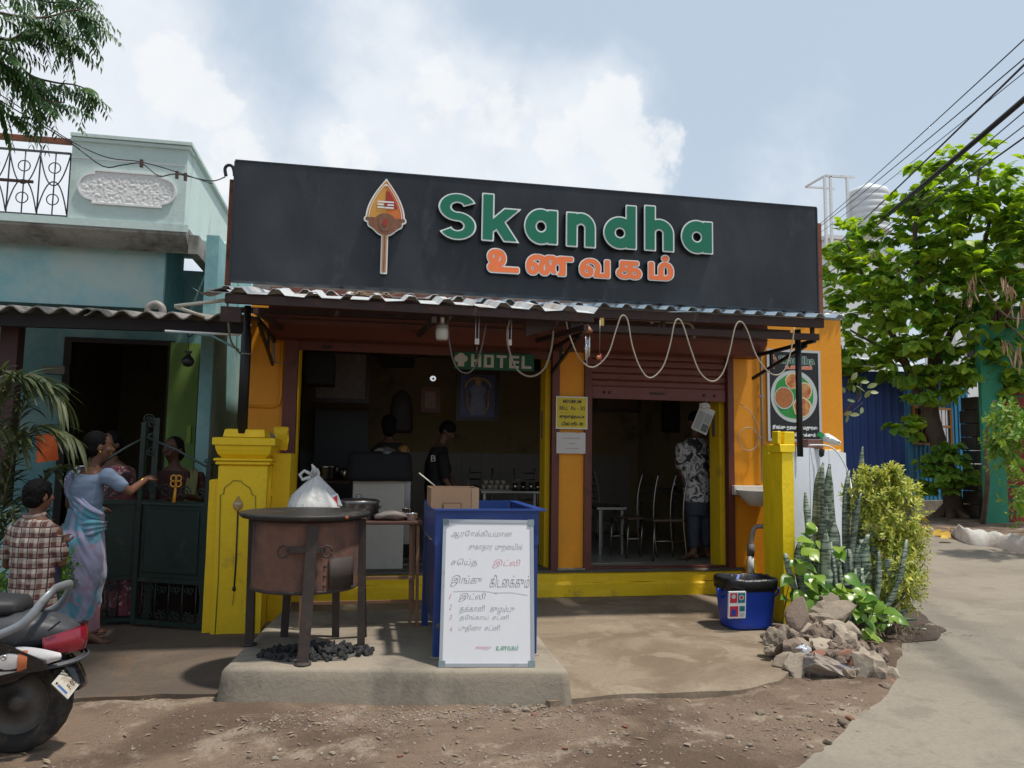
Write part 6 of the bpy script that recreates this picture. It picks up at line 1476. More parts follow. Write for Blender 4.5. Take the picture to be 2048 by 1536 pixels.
# ------------------------------------------------------------------ sheds and walls behind on the right
SB = mat('navy_corrugated_sheet',(.025,.065,.24),.5,.12,3,.05,30,dirt=((.05,.07,.12),.25,2),streak=4);LB = mat('blue_corrugated_sheet',(.04,.24,.46),.5,.12,3,.05,30,dirt=((.10,.25,.36),.3,2),streak=4)
g0,g1,g2_ = PG(1682,1015),PG(1815,1030),PG(1945,1025);gt = .38
g0 = Vector((g1.x-2.2,g1.y+.75,gt))
SH = thing('corrugated_shed',(g1.x,g1.y,gt),'corrugated metal shed, navy on the left and lighter blue by the barred window','shed')
def corrwall(a,b,z0,z1,p,h,mt,nm,par):
    a = Vector((a.x,a.y,0));b = Vector((b.x,b.y,0));L_ = (b-a).length;u = (b-a)/L_;nrm = Vector((u.y,-u.x,0));pts = []
    s = 0
    while s < L_:
        for q,k in ((0,0),(.5,0),(.6,1),(.9,1)):
            if s+q*p <= L_: pts.append(a+u*(s+q*p)+nrm*h*k)
        s += p
    pts.append(b);m = MB();m.loft([[Vector((q.x,q.y,z)) for q in pts] for z in (z0,z1)],closed=False,cap=False,smooth=False)
    back = [q-nrm*.01 for q in pts];m.loft([[Vector((q.x,q.y,z)) for q in back] for z in (z0,z1)],closed=False,cap=False,smooth=False)
    return m.build(nm,mt,par,fix=False)
zb = PG(1850,1030).z+.35;ztp = PY(1860,745,g1.y).z
corrwall(g0,g1,zb-.05,ztp,.16,.02,SB,'navy_wall',SH)
# light blue wall with a window opening
ww0,ww1 = .18,.66;L2 = g2_-g1
wa = g1.lerp(g2_,.10);wb = g1.lerp(g2_,.66)
wz0,wz1 = PY(1870,888,wa.y).z,PY(1870,815,wa.y).z
corrwall(g1,wa,zb-.05,ztp,.15,.02,LB,'blue_wall',SH);corrwall(wb,g2_,zb-.05,ztp,.15,.02,LB,'blue_wall',SH)
corrwall(wa,wb,zb-.05,wz0,.15,.02,LB,'blue_wall',SH);corrwall(wa,wb,wz1,ztp,.15,.02,LB,'blue_wall',SH)
for a,b in ((g0,g1),(g1,g2_)):
    u = (b-a).normalized();n_ = Vector((u.y,-u.x,0));m = MB();m.loft([[Vector((p.x,p.y,0))+n_*w+Vector((0,0,z)) for w,z in ((.09,gt-.3),(.09,zb-.06),(-.15,zb-.06),(-.15,gt-.3))] for p in (a,b)],smooth=False);m.build('concrete_base',CONC,SH)
m = MB();m.loft([[Vector((p.x-.35,p.y-.35,ztp+.05)),Vector((p.x-.35,p.y-.35,ztp+.08)),Vector((p.x+.8,p.y+2.4,ztp+.62)),Vector((p.x+.8,p.y+2.4,ztp+.58))] for p in (g0,g1,g2_)],smooth=False);m.build('roof_sheet',SHEETW,SH)
WN = thing('window',wa,None,None);WN.parent = SH;WN.location = wa-SH.location
OF = mat('ochre_window_frame',(.40,.17,.035),.6,.1,6,.05)
u2 = (wb-wa).normalized();nn = Vector((u2.y,-u2.x,0))*.05
for z in (wz0,(wz0+wz1)/2,wz1): MB().beam(Vector((wa.x,wa.y,z))+nn,Vector((wb.x,wb.y,z))+nn,.05,.045).build('frame',OF,WN)
for p in (wa,wb): MB().beam(Vector((p.x,p.y,wz0))+nn*1.1,Vector((p.x,p.y,wz1))+nn*1.1,.06,.05).build('frame',OF,WN)
for k in range(1,9):
    p = wa.lerp(wb,k/9)+nn*.8;MB().tube([(p.x,p.y,wz0),(p.x,p.y,wz1)],.010,5).build('bar',OF,WN)
MB().loft([[Vector((p.x,p.y+.25,z)) for p in (wa,wb)] for z in (wz0-.1,wz1+.1)],closed=False,cap=False).build('dark_backing',DARK,WN,fix=False)  # near-black sheet stands in for the shade inside the shed
# grey stacked-block column
gc = PG(1964,1036);GC = thing('block_column',gc,'dark grey column of stacked blocks beside the light blue shed','column')
GB = mat('grey_block',(.085,.085,.082),.95,.2,6,.5,30);w_ = 40/FPX*gc.length*.5;zt_c = PY(1964,795,gc.y).z;nb = 9;hb = (zt_c-gc.z)/nb
for k in range(nb): MB().box((gc.x+.02*math.sin(k*5),gc.y,gc.z+hb*(k+.5)),(w_*2+.03*math.sin(k*3),.4,hb-.012),bev=.012).build('block',GB,GC)
# green wall / column with maroon mural bars and red brick wall
gg = PG(1996,1044);GW = thing('green_building',gg,'green plastered building with red brick striped wall behind the tree','building')
GP_ = mat('green_plaster',(.035,.22,.13),.8,.15,3,.2,20,dirt=((.10,.35,.25),.2,4))
gx0_ = PY(1968,900,gg.y).x;gx1_ = PY(2012,900,gg.y).x;gzt = PY(2000,610,gg.y).z
MB().bx(gx0_,gx1_,gg.y,gg.y+.08,gg.z-.2,PY(2000,760,gg.y).z-.002).build('corner_column',GP_,GW)
gxr = 17.5
MB().bx(gx0_,gxr,gg.y,gg.y+.12,PY(2000,760,gg.y).z,gzt).build('upper_wall',GP_,GW)
MR = mat('mural_maroon',(.13,.03,.03),.8,.1,5,0)
for x0,x1 in ((1979,1988),(1993,2001),(2008,2016)): MB().bx(PY(x0,630,gg.y).x,PY(x1,630,gg.y).x,gg.y-.03,gg.y-.001,PY(1995,655,gg.y).z,PY(1995,612,gg.y).z).build('mural_stroke',MR,GW)
MB().bx(PY(1979,630,gg.y).x,PY(2001,630,gg.y).x,gg.y-.034,gg.y-.031,PY(1995,622,gg.y).z,PY(1995,612,gg.y).z).build('mural_stroke',MR,GW)
RB = mat('red_painted_brick',(.20,.028,.022),.75,.15,5,.2);y_ = gg.y+.12;z = gg.z-.1;zc1 = PY(2030,765,gg.y).z;hc = (zc1-z)/11
MB().bx(gx1_+.002,gxr,y_+.03,y_+.3,gg.z-.2,zc1).build('backing_wall',GP_,GW)
for k in range(11):
    x = gx1_+.01-(.25 if k % 2 else 0)
    while x < gxr:
        a,b = max(x,gx1_+.004),min(x+.62,gxr)
        if b-a > .05: MB().bx(a,b-.006,y_-.0,y_+.029,z+hc*k+.02,z+hc*(k+1)-.02).build('brick',RB,GW)
        x += .62
# whitewashed kerb rock and far pale buildings
KB = thing('whitewashed_kerb',PG(1980,1090),'low whitewashed kerb of rubble at the far right road edge','kerb');kp = [PG(*q) for q in ((1915,1075),(1945,1090),(1990,1095),(2050,1108),(2110,1118),(2200,1135))]
KW = mat('whitewash',(.50,.49,.45),.9,.12,3,.5,20,dirt=((.20,.09,.05),.45,1.6))
m = MB();rings = []
for i,p in enumerate(smooth_path(kp,6)):
    w = .32+.1*noise.noise(p*1.1);h = .34+.08*noise.noise(p*2.1+Vector((3,0,0)));h *= min(1,.45+i*.12)
    rings.append([(p.x+.1+math.cos(a)*w*.5*(1+.2*noise.noise(Vector((a,i*.5,0)))),p.y+.25+math.cos(a)*w*.9,p.z-.1+max(0,math.sin(a))*h*(1+.2*noise.noise(Vector((a*2,i*.6,3))))) for a in np.linspace(0,PI,12)])
m.loft(rings,closed=False,cap=False).build('kerb_stone',KW,KB)
def farbox(px0,px1,py,D,label,h=None,mt=None):
    a = ray(px0,py);a = CAM+a*(D/a.y);b = ray(px1,py);b = CAM+b*(D/b.y)
    t = thing('far_building',((a.x+b.x)/2,D,0),label,'building');MB().bx(a.x,b.x,D,D+2,0,a.z).build('wall',mt or WHITE,t);MB().bx(a.x-.1,b.x+.1,D-.1,D+2.1,a.z+.002,a.z+.15).build('parapet',mt or WHITE,t)
    return t
farbox(1655,1790,478,26,'pale building top carrying the white water tank')
t = farbox(1905,2110,505,30,'whitish building seen in gaps behind the tree crown')
for k in range(4):
    x = CAM.x+ray(1930+45*k,600).x*(29.98/ray(1930+45*k,600).y);MB().bx(x,x+.8,29.9,29.98,6.2,7.4).build('window',DARK,t)
# water tank
D = 24;c = ray(1738,470);c = CAM+c*(D/c.y);TR = 44/FPX*D*1.02;htk = 112/FPX*D
WT = thing('water_tank',c,'white ribbed plastic water tank above the trees','water tank');TK = mat('white_tank_plastic',(.70,.72,.72),.45,.03,4,0)
prof = [(TR*.98,0)];nr = 7
for k in range(nr):
    z = htk*.9*k/nr;prof += [(TR,z+.02),(TR,z+htk*.9/nr-.05),(TR*.965,z+htk*.9/nr-.02)]
prof += [(TR*.93,htk*.92),(TR*.6,htk*.98),(TR*.3,htk),(TR*.28,htk*1.05),(.01,htk*1.06)]
MB().lathe(prof,c,32).build('tank_body',TK,WT)
f0 = CAM+ray(1652,470)*(D/ray(1652,470).y);f1 = CAM+ray(1697,470)*(D/ray(1697,470).y);zt2 = (CAM+ray(1652,352)*(D/ray(1652,352).y)).z
FR = thing('roof_frame',f0,'white square tube frame left of the water tank','frame')
for p in (f0,f0+Vector((.22,0,0)),f1): MB().beam((p.x,p.y,p.z-.5),(p.x,p.y,zt2),.08,.08).build('post',WHITE,FR)
MB().beam((f0.x,f0.y,zt2),(f1.x+.3,f1.y,zt2+.05),.08,.08).build('top_bar',WHITE,FR);MB().beam((f0.x,f0.y+1.2,zt2+.02),(f1.x+.3,f1.y+1.2,zt2+.05),.06,.06).build('top_bar',WHITE,FR)
MB().beam((f0.x,f0.y,zt2),(f0.x,f0.y+1.2,zt2+.02),.06,.06).build('side_bar',WHITE,FR)

# ------------------------------------------------------------------ power lines
WIREM = mat('power_wire',(.02,.022,.03),.6,.1,5,0)
lines = [((1600,484,30),(2048,107,11),.010,'uppermost thin power line over the right tree'),((1600,495,30),(2048,135,11),.007,'hair thin power line second from the top'),((1600,482,30),(2048,68,10),.009,'steepest power line meeting the frame highest'),
         ((1600,556,30),(2048,118,9.5),.015,'thicker power line fourth from the top'),((1600,568,30),(2048,183,9),.020,'thick twisted power cable, upper of the two thick ones'),((1600,573,30),(2048,190,9.1),.020,'thick twisted power cable, lower of the two thick ones'),
         ((1600,590,30),(2048,212,9.6),.008,'thin power line just below the thick cables'),((1600,585,30),(2048,240,10),.008,'power line second from the bottom'),((1600,582,30),(2048,264,10),.012,'lowest power line crossing the right tree')]
for (x0,y0,D0),(x1,y1,D1),r_,lb in lines:
    a = CAM+ray(x0,y0)*D0;b = CAM+ray(x1,y1)*D1;e = b+(b-a)*.35
    pts = [a.lerp(e,t)-Vector((0,0,.10*math.sin(PI*t))) for t in np.linspace(0,1,14)]
    MB().tube(pts,r_,6).build('power_line',WIREM,label=lb,cat='power line')

# ------------------------------------------------------------------ the big tree
LEAF_T = leafmat('tree_leaf',(.085,.21,.028),(.46,.58,.065),trans=.45,rough=.45)
BARK = mat('bark',(.115,.085,.062),.95,.25,5,.8,18,dirt=((.05,.04,.03),.4,4))
tg = PG(1905,1034);TD = tg.length
TREE = thing('broadleaf_tree',tg,'large broad leaved tree with leaning trunk beside the blue shed','tree')
def TP(px,py,d=0): r_ = ray(px,py);return CAM+r_*((TD-.2+d)/r_.length)
def limb(pts,r0,r1,par=TREE,nm='limb',mt=BARK):
    p = smooth_path(pts,5);n = len(p);rs = [(r0+(r1-r0)*i/(n-1))*(1+.10*noise.noise(p[i]*3)) for i in range(n)];return MB().tube(p,rs,10).build(nm,mt,par)
base = tg-Vector((0,0,.1))
limb([base+Vector((.08,0,0)),TP(1898,960),TP(1878,890),TP(1862,820),TP(1868,740),TP(1872,640),TP(1900,520,.2)],.20,.08,nm='trunk')
m = MB()
for k in range(7):
    a = k*.9+.3;m.tube([tg+Vector((0,0,.25)),tg+Vector((.28*math.cos(a),.28*math.sin(a),.02)),tg+Vector((.50*math.cos(a),.5*math.sin(a),-.05))],[.14,.09,.03],8)
m.build('root_flare',BARK,TREE)
for pts,r0,r1 in (([TP(1862,840),TP(1840,790,-.1),TP(1812,730,-.2),TP(1780,660,-.3),TP(1740,590,-.3)],.12,.04),([TP(1868,740),TP(1905,660,.2),TP(1950,560,.2),TP(1980,440,.1)],.10,.03),([TP(1872,640),TP(1840,560,-.3),TP(1830,460,-.4),TP(1850,370,-.2)],.08,.025),
                    ([TP(1812,730),TP(1770,700,-.5),TP(1700,660,-.6)],.05,.02),([TP(1780,660),TP(1730,560,0),TP(1690,480,.2)],.05,.02),([TP(1905,660),TP(1990,610,-.3),TP(2040,540,-.3)],.05,.02),([TP(1905,520),TP(1945,420,0),TP(1960,330,0)],.05,.02),([TP(1900,700),TP(1980,690,.4),TP(2060,640,.4)],.05,.02)):
    limb(pts,r0,r1)
blobs_ = [(1955,345,72,0),(1850,370,52,0),(1905,400,62,-.4),(2015,400,60,.2),(1790,450,50,0),(1860,470,80,-.6),(1960,470,80,-.5),(2045,480,55,0),(1700,480,48,.3),(1670,530,45,.4),(1735,530,55,0),(1800,560,80,-.7),(1890,560,80,-.8),(1975,560,70,-.6),(2050,590,50,0),
          (1680,600,55,0),(1740,620,70,-.5),(1820,650,75,-.8),(1905,650,65,-.6),(1975,640,45,-.6),(1690,670,45,-.2),(1730,710,50,-.4),(1800,730,50,-.7),(1880,720,45,-.5),(1950,720,50,-.7),(2010,700,45,-.4),(1845,785,26,-.8),(1900,770,22,-.7),(1815,850,24,-.9),(1790,690,60,.6),(1860,600,80,.8),(1760,560,70,.8),(1950,520,80,.8),(2090,450,90,0),(2120,560,90,0),(2160,420,80,.3),(1870,430,60,.7),(2000,760,40,-.3),(1700,740,35,0)]
P_,A_,N_,T_,S_l = [],[],[],[],[]
for (bx_,by_,br,dd) in blobs_:
    c = TP(bx_,by_,dd);rw = br/FPX*TD
    ncl = int(9+br*br/210)
    for _ in range(ncl):
        d = unit(1)[0];d[2] = d[2]*.9+.1;rr_ = rng.uniform(.35,1.0)**.6;cc = np.array(c)+d*rw*rr_*np.array([1,.8,.95])
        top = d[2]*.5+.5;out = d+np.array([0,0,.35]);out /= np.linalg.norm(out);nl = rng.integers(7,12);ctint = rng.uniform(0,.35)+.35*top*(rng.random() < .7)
        up_ = rng.random() < .35
        for _k in range(nl):
            a = rng.uniform(0,2*PI);rad = np.array([math.cos(a),math.sin(a),0]);tipd = rad*.75+out*.35+np.array([0,0,.35 if up_ else -.55])*rng.uniform(.5,1.2)
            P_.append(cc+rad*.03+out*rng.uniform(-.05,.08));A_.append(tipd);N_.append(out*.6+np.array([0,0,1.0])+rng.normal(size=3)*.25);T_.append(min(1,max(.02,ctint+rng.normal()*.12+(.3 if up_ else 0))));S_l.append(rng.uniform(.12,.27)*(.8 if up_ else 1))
# low shrub round the trunk
for (bx_,by_,br,dd) in [(1862,930,22,-.5),(1905,915,26,-.6),(1885,955,28,-.7),(1850,975,14,-.5),(1932,955,18,-.5),(1890,895,16,-.4)]:
    c = TP(bx_,by_,dd);rw = br/FPX*TD
    for _ in range(15):
        d = unit(1)[0];cc = np.array(c)+d*rw*rng.uniform(.3,1)
        for _k in range(6):
            a = rng.uniform(0,2*PI);rad = np.array([math.cos(a),math.sin(a),-.2]);P_.append(cc+rad*.02);A_.append(rad+np.array([0,-.3,-.3])*rng.random());N_.append(np.array([0,-.4,1])+rng.normal(size=3)*.25);T_.append(rng.uniform(.02,.4));S_l.append(rng.uniform(.14,.22))
P_,A_,N_,T_,S_l = map(np.array,(P_,A_,N_,T_,S_l));hv,hf = heart()
near = np.argsort(np.linalg.norm(P_-np.array(CAM),axis=1))
inview = [i for i in near if 1640 < (lambda v: CX+FPX*v.dot(BR)/v.dot(BF))(Vector(P_[i])-CAM) < 2048 and P_[i][2] > .5][:290];mask = np.ones(len(P_),bool);mask[inview] = False
lm_ = MB().add(hv,hf,True).mesh('leaf',material=LEAF_T)
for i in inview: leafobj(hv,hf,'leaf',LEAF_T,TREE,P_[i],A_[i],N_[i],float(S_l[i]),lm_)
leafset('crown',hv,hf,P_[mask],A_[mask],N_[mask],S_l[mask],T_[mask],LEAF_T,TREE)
# bunches of dry pods at the right
PODM = leafmat('dry_pod',(.20,.10,.05),(.52,.38,.24),trans=.05,rough=.8);pv,pf = blade(.12,.05,3,.1)
PT = thing('podded_branch',TP(2040,640,-2),'bare branch hung with bunches of dry brown pods at the right edge','branch')
limb([TP(2200,700,-2),TP(2080,645,-2),TP(2010,630,-2),TP(1960,560,-1.9)],.03,.008,PT,'twig');limb([TP(2200,820,-2),TP(2050,680,-2),TP(2010,640,-2)],.025,.008,PT,'twig')
for (x,y,n,ln) in ((1945,560,10,.32),(2010,560,16,.26),(2040,610,10,.34),(2010,680,10,.26),(2035,700,14,.32),(1935,590,8,.25),(2020,575,10,.25),(1800,540,5,.2),(1745,500,5,.2)):
    c = TP(x,y,-2 if x > 1900 else -.9)
    for k in range(n): leafobj(pv,pf,'pod',PODM,PT,np.array(c)+rng.normal(size=3)*.05,(rng.normal()*.18,rng.normal()*.18,-1),(rng.normal(),rng.normal(),0),ln*rng.uniform(.7,1.1),globals().setdefault('_podme',MB().add(pv,pf,True).mesh('pod',material=PODM)))
# feathery sprays low at right edge
LEAF_L = leafmat('light_leaf',(.10,.22,.03),(.24,.36,.05),trans=.3)
def bush(name,label,cat,blobs,D,n,sz,mt,bl,tint=(0,1),group=None,offs=0,kindn='foliage',inner=0.3):
    c0 = CAM+ray(*blobs[0][:2])*(D/ray(*blobs[0][:2]).length);t = thing(name,(c0.x,c0.y,terrain(c0.x,c0.y)),label,cat,group);P,A,N,T,S = [],[],[],[],[]
    for (x,y,r_,dd) in blobs:
        c = CAM+ray(x,y)*((D+dd)/ray(x,y).length);rw = r_/FPX*D
        for _ in range(n):
            d = unit(1)[0];rr_ = rng.uniform(inner,1)**.5;cc = np.array(c)+d*rw*rr_;out = d+np.array([0,0,.6]);out /= np.linalg.norm(out)
            for k in range(8):
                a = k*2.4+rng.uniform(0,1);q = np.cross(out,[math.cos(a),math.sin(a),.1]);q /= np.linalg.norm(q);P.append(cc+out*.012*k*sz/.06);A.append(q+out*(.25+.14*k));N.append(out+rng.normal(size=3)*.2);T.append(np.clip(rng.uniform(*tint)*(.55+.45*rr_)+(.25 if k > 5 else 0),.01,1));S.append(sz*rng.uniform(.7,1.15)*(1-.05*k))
    leafset(kindn,*bl,*map(np.array,(P,A,N,S,T)),mt,t);return t
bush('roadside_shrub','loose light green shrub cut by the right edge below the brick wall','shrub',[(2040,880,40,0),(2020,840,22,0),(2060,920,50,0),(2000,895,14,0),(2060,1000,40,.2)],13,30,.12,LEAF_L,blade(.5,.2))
limb([PG(1965,1045)+Vector((0,0,-.05)),TP(1975,960,-1.8),TP(1972,880,-1.8),TP(1990,800,-1.8)],.05,.02,thing('dark_stump',PG(1970,1045),'slim dark dead trunk standing against the green column','stump'),'trunk')

# ------------------------------------------------------------------ neem tree at the left, trunk outside the picture
NEEM = leafmat('neem_leaf',(.025,.075,.022),(.09,.18,.045),trans=.22,rough=.45)
NT = thing('neem_tree',(-5.2,5.2,0),'neem tree branches with feathery dark leaves hanging in at the top left','tree')
limb([Vector((-5.2,5.2,-.1)),Vector((-5.15,5.2,2)),Vector((-4.9,5.1,3.8)),Vector((-4.2,5.2,5.2)),Vector((-3.0,5.3,6.2)),Vector((-1.6,5.4,6.8))],.2,.07,NT,'trunk')
limb([Vector((-4.9,5.1,3.8)),Vector((-4.0,5.6,4.4)),Vector((-3.0,5.9,4.6))],.08,.02,NT,'limb');limb([Vector((-3.0,5.3,6.2)),Vector((-1.5,4.6,6.9)),Vector((-.2,4.9,7.0))],.07,.02,NT,'limb')
nv,nf = blade(.26,.35,3,.1)
NP,NA,NN,NTT,NS = [],[],[],[],[]
def pinnate(p,d,L_,n=9,s=.085):
    p = np.array(p,float);d = np.array(d,float);d /= np.linalg.norm(d);side = np.cross(d,[0,0,1.]);side /= np.linalg.norm(side)+1e-9;tint = rng.uniform(.0,1)
    for k in range(n):
        t = (k+1)/n;q = p+d*L_*t+np.array([0,0,-.18*L_*t*t])
        for s_ in (-1,1):
            a = side*s_*.8+d*.55+np.array([0,0,-.5]);NP.append(q);NA.append(a);NN.append(np.array([0,-.3,1])+d*.3+rng.normal(size=3)*.1);NTT.append(np.clip(tint+rng.normal()*.1,.01,1));NS.append(s*rng.uniform(.8,1.15)*(1-.35*t))
def NQ(px,py,D=5.6): r_ = ray(px,py);return CAM+r_*(D/r_.length)
neemb = [[(-60,10),(20,30),(90,35),(150,20),(180,35)],[(-60,40),(10,80),(60,60),(110,60),(140,75)],[(-60,60),(20,110),(60,150),(110,165),(150,170),(190,185)],[(20,110),(50,170),(90,200),(130,205)],[(-60,140),(-10,200),(10,225),(35,235)],[(-60,-30),(40,-10),(110,5),(160,-10)],[(-60,90),(0,120),(25,150)],[(60,150),(70,185),(80,215)]]
for j,b in enumerate(neemb):
    pts = smooth_path([NQ(x,y,5.6+.15*(j % 3)) for x,y in b],5);MB().tube(pts,[.010-.007*i/len(pts) for i in range(len(pts))],6).build('twig',BARK,NT)
    for i,p in enumerate(pts):
        d = (pts[min(i+1,len(pts)-1)]-pts[max(i-1,0)]).normalized()
        for _ in range(1 if j in (2,3,4,7) else 2):
            e = d*.5+Vector((rng.normal()*.6+.2,rng.normal()*.6,rng.normal()*.35-.35));pinnate(p,e,rng.uniform(.15,.26),8,.068)
# extra canopy overhead, out of view, added to shade the gate side
for _ in range(1050):
    x = rng.uniform(-5.5,.45);y = rng.uniform(4.0,6.5);z = rng.uniform(6.3,7.4)
    if noise.noise(Vector((x*1.3,y*1.3,2))) < -.12: continue
    pinnate((x,y,z),unit(1)[0]*np.array([1,1,.4]),.24,6,.13)
leafset('crown',nv,nf,*map(np.array,(NP,NA,NN,NS,NTT)),NEEM,NT)

# ------------------------------------------------------------------ palm at the far left
PALM = leafmat('palm_frond',(.035,.06,.02),(.15,.17,.07),trans=.2);PL = thing('areca_palm',(-2.6,6.4,0),'drooping areca palm at the left edge behind the boy','palm')
pP,pA,pN,pT,pS = [],[],[],[],[]
fv,ff_ = blade(.09,.35,5,.2)
def frond(pts,ln,tint):
    pts = smooth_path(pts,6);MB().tube(pts,[.009-.006*i/len(pts) for i in range(len(pts))],5).build('frond_rib',mat('frond_rib',(.14,.13,.05),.6,.1,6,0),PL)
    for i,p in enumerate(pts):
        d = (pts[min(i+1,len(pts)-1)]-pts[max(i-1,0)]).normalized();sd = d.cross(Vector((0,0,1))).normalized()
        for s_ in (-1,1):
            for _ in range(2): a = sd*s_*.8+d*.8+Vector((0,0,-.25+.2*rng.normal()));pP.append(p+d*rng.uniform(-.02,.02));pA.append(a);pN.append((0,-.2,1));pT.append(np.clip(tint+rng.normal()*.15,.01,1));pS.append(ln*rng.uniform(.7,1.1))
FQ = lambda x,y,Y=6.3: PY(x,y,Y)
for pts,ln,tn in (([FQ(-60,1100),FQ(-20,900),FQ(20,780),FQ(70,750),FQ(120,790)],.34,.6),([FQ(-40,1100),FQ(10,950),FQ(50,870),FQ(100,850),FQ(155,880)],.30,.7),([FQ(-60,1000),FQ(-30,820),FQ(0,750),FQ(30,745)],.32,.4),([FQ(-60,1150),FQ(0,1010),FQ(30,900),FQ(50,800),FQ(100,770)],.30,.4),
                    ([FQ(-70,1200),FQ(-20,1060),FQ(30,1000),FQ(70,1010)],.26,.3),([FQ(-50,1200,6.2),FQ(0,1080,6.2),FQ(20,1030,6.2),FQ(45,1060,6.2)],.26,.8),([FQ(60,1200,6.5),FQ(80,1050,6.5),FQ(90,950,6.5),FQ(130,930,6.5)],.26,.3),([FQ(-80,1000),FQ(-60,880),FQ(-20,850),FQ(40,870)],.3,.7)): frond(pts,ln,tn)
leafset('fronds',fv,ff_,*map(np.array,(pP,pA,pN,pS,pT)),PALM,PL)
bush('low_shrub','small bright green shrub between the boy and the woman','shrub',[(118,1130,16,0),(10,1175,14,0),(112,1165,14,0)],6.6,16,.06,LEAF_L,blade(.5,.2),tint=(0,.4))
c = FQ(92,895,6.9);m = MB();m.loft([[PY(72+u*44,870+v*56-6*u,6.9)+Vector((0,.02*math.sin(u*4+v*3),0)) for u in np.linspace(0,1,6)] for v in np.linspace(0,1,6)],closed=False,cap=False);m.build('orange_bag',mat('orange_fabric',(.55,.10,.02),.8,.2,8,.2),origin=c,label='orange cloth bag hanging behind the palm fronds',cat='bag')

# ------------------------------------------------------------------ planting bed on the right
SNAKE = None
def snakemat():
    m = bpy.data.materials.new('snake_leaf');m.use_nodes = True;nt = m.node_tree;N = nt.nodes;L = nt.links;b = N['Principled BSDF'];b.inputs['Roughness'].default_value = .5
    tc = N.new('ShaderNodeTexCoord');mp = N.new('ShaderNodeMapping');mp.inputs['Scale'].default_value = (9,5,62);L.new(tc.outputs['Object'],mp.inputs[0])
    n = N.new('ShaderNodeTexNoise');n.inputs['Scale'].default_value = 1;n.inputs['Detail'].default_value = 4;n.inputs['Distortion'].default_value = .8;L.new(mp.outputs[0],n.inputs['Vector'])
    r = N.new('ShaderNodeValToRGB');r.color_ramp.elements[0].position = .44;r.color_ramp.elements[0].color = (.06,.10,.065,1);r.color_ramp.elements[1].position = .56;r.color_ramp.elements[1].color = (.33,.38,.29,1);L.new(n.outputs['Fac'],r.inputs[0])
    oi = N.new('ShaderNodeObjectInfo');h = N.new('ShaderNodeHueSaturation');mr = N.new('ShaderNodeMapRange');mr.inputs['To Min'].default_value = .7;mr.inputs['To Max'].default_value = 1.25;L.new(oi.outputs['Random'],mr.inputs['Value']);L.new(mr.outputs[0],h.inputs['Value']);L.new(r.outputs[0],h.inputs['Color'])
    L.new(h.outputs[0],b.inputs['Base Color']);return m
SNM = snakemat()
bed = [(3.95,6.15),(4.2,5.75),(4.65,5.75),(5.0,6.1),(5.35,6.8),(5.6,7.6),(5.3,7.75),(4.1,6.6)]
patch('planting_soil',bed,lambda x,y: terrain(x,y)+.012+.012*nz(x,y,3,9),mat('dark_soil',(.085,.06,.045),.95,.3,6,.6,25),.1,edge=.05,thick=.12)
SNP = thing('snake_plant',(4.55,6.4,.05),'clump of tall mottled snake plant leaves against the white wall','plant')
def snakeleaf(base,tip,w,cut=False,twist=0):
    base = Vector(base);tip = Vector(tip);n = 12;L_ = (tip-base).length;d = (tip-base).normalized();bend = Vector((rng.normal()*.04,rng.normal()*.03,0));ax = Vector((math.cos(twist),math.sin(twist),0));rings = []
    for i in range(n+1):
        t = i/n;c = base.lerp(tip,t)+bend*math.sin(PI*t);q = w*(.55+.9*t-.45*t*t)*(1-max(0,(t-.80)/.20)**1.6*(0.25 if cut else .96)) if t < 1 else w*(.55 if cut else .03)
        a2 = ax*math.cos(.3*t)+Vector((-ax.y,ax.x,0))*math.sin(.3*t);nrm = a2.cross(d).normalized()
        rings.append([c+a2*q*.5*u+nrm*(.012*(1-u*u)*(-1 if lo else 1)*.4-.018*(u*u)+.010) for lo,us in ((0,(-1,-.5,0,.5,1)),(1,(.6,0,-.6))) for u in us])
    mb = MB();mb.loft(rings,True,True,True);mb.build('leaf',SNM,SNP)
def SQ(px,py,D): r_ = ray(px,py);return CAM+r_*(D/r_.y)
tall = [((1625,1090),(1624,932),25,6.5),((1650,1080),(1645,925),20,6.55),((1662,1110),(1662,965),24,6.6),((1690,1120),(1676,928),42,6.45),((1698,1120),(1692,940),30,6.6),((1712,1120),(1735,893),18,6.7),((1640,1150),(1655,1010),28,6.3),((1610,1120),(1612,985),20,6.4),((1720,1130),(1716,990),30,6.5),((1680,1180),(1668,1040),34,6.2),((1705,1190),(1722,985),26,6.3),((1722,1180),(1740,1060),26,6.3),((1745,1200),(1752,1050),22,6.4),((1655,1190),(1652,1060),26,6.1),((1745,1240),(1800,1090),20,6.2),((1760,1210),(1810,1110),20,6.3),((1630,1180),(1655,1130),30,6.0),((1740,1190),(1770,1060),22,6.45)]
for (bx_,by_),(tx_,ty_),w,D in tall: snakeleaf(SQ(bx_,by_+60,D),SQ(tx_+rng.normal()*9,ty_,D+rng.uniform(-.15,.10)),w/FPX*D*1.0,False,rng.uniform(-.5,.5))
for k in range(46):
    x = rng.uniform(1625,1770);D = rng.uniform(5.95,6.6);b = SQ(x,1250,D);b.z = .05;h = rng.uniform(.3,.80)
    snakeleaf(b,b+Vector((rng.normal()*.10+(x-1690)*.0012,rng.normal()*.05,h)),rng.uniform(.07,.11),rng.random() < .6,rng.uniform(-.9,.9))
for k in range(9):   # outer falling leaves at the right
    b = SQ(rng.uniform(1735,1770),1250,rng.uniform(6.0,6.4));b.z = .06;snakeleaf(b,b+Vector((rng.uniform(.15,.4),rng.uniform(-.25,.15),rng.uniform(-.02,.32))),.06,False,rng.uniform(0,1.5))
CRO = leafmat('croton_leaf',(.13,.22,.02),(.62,.60,.12),trans=.25)
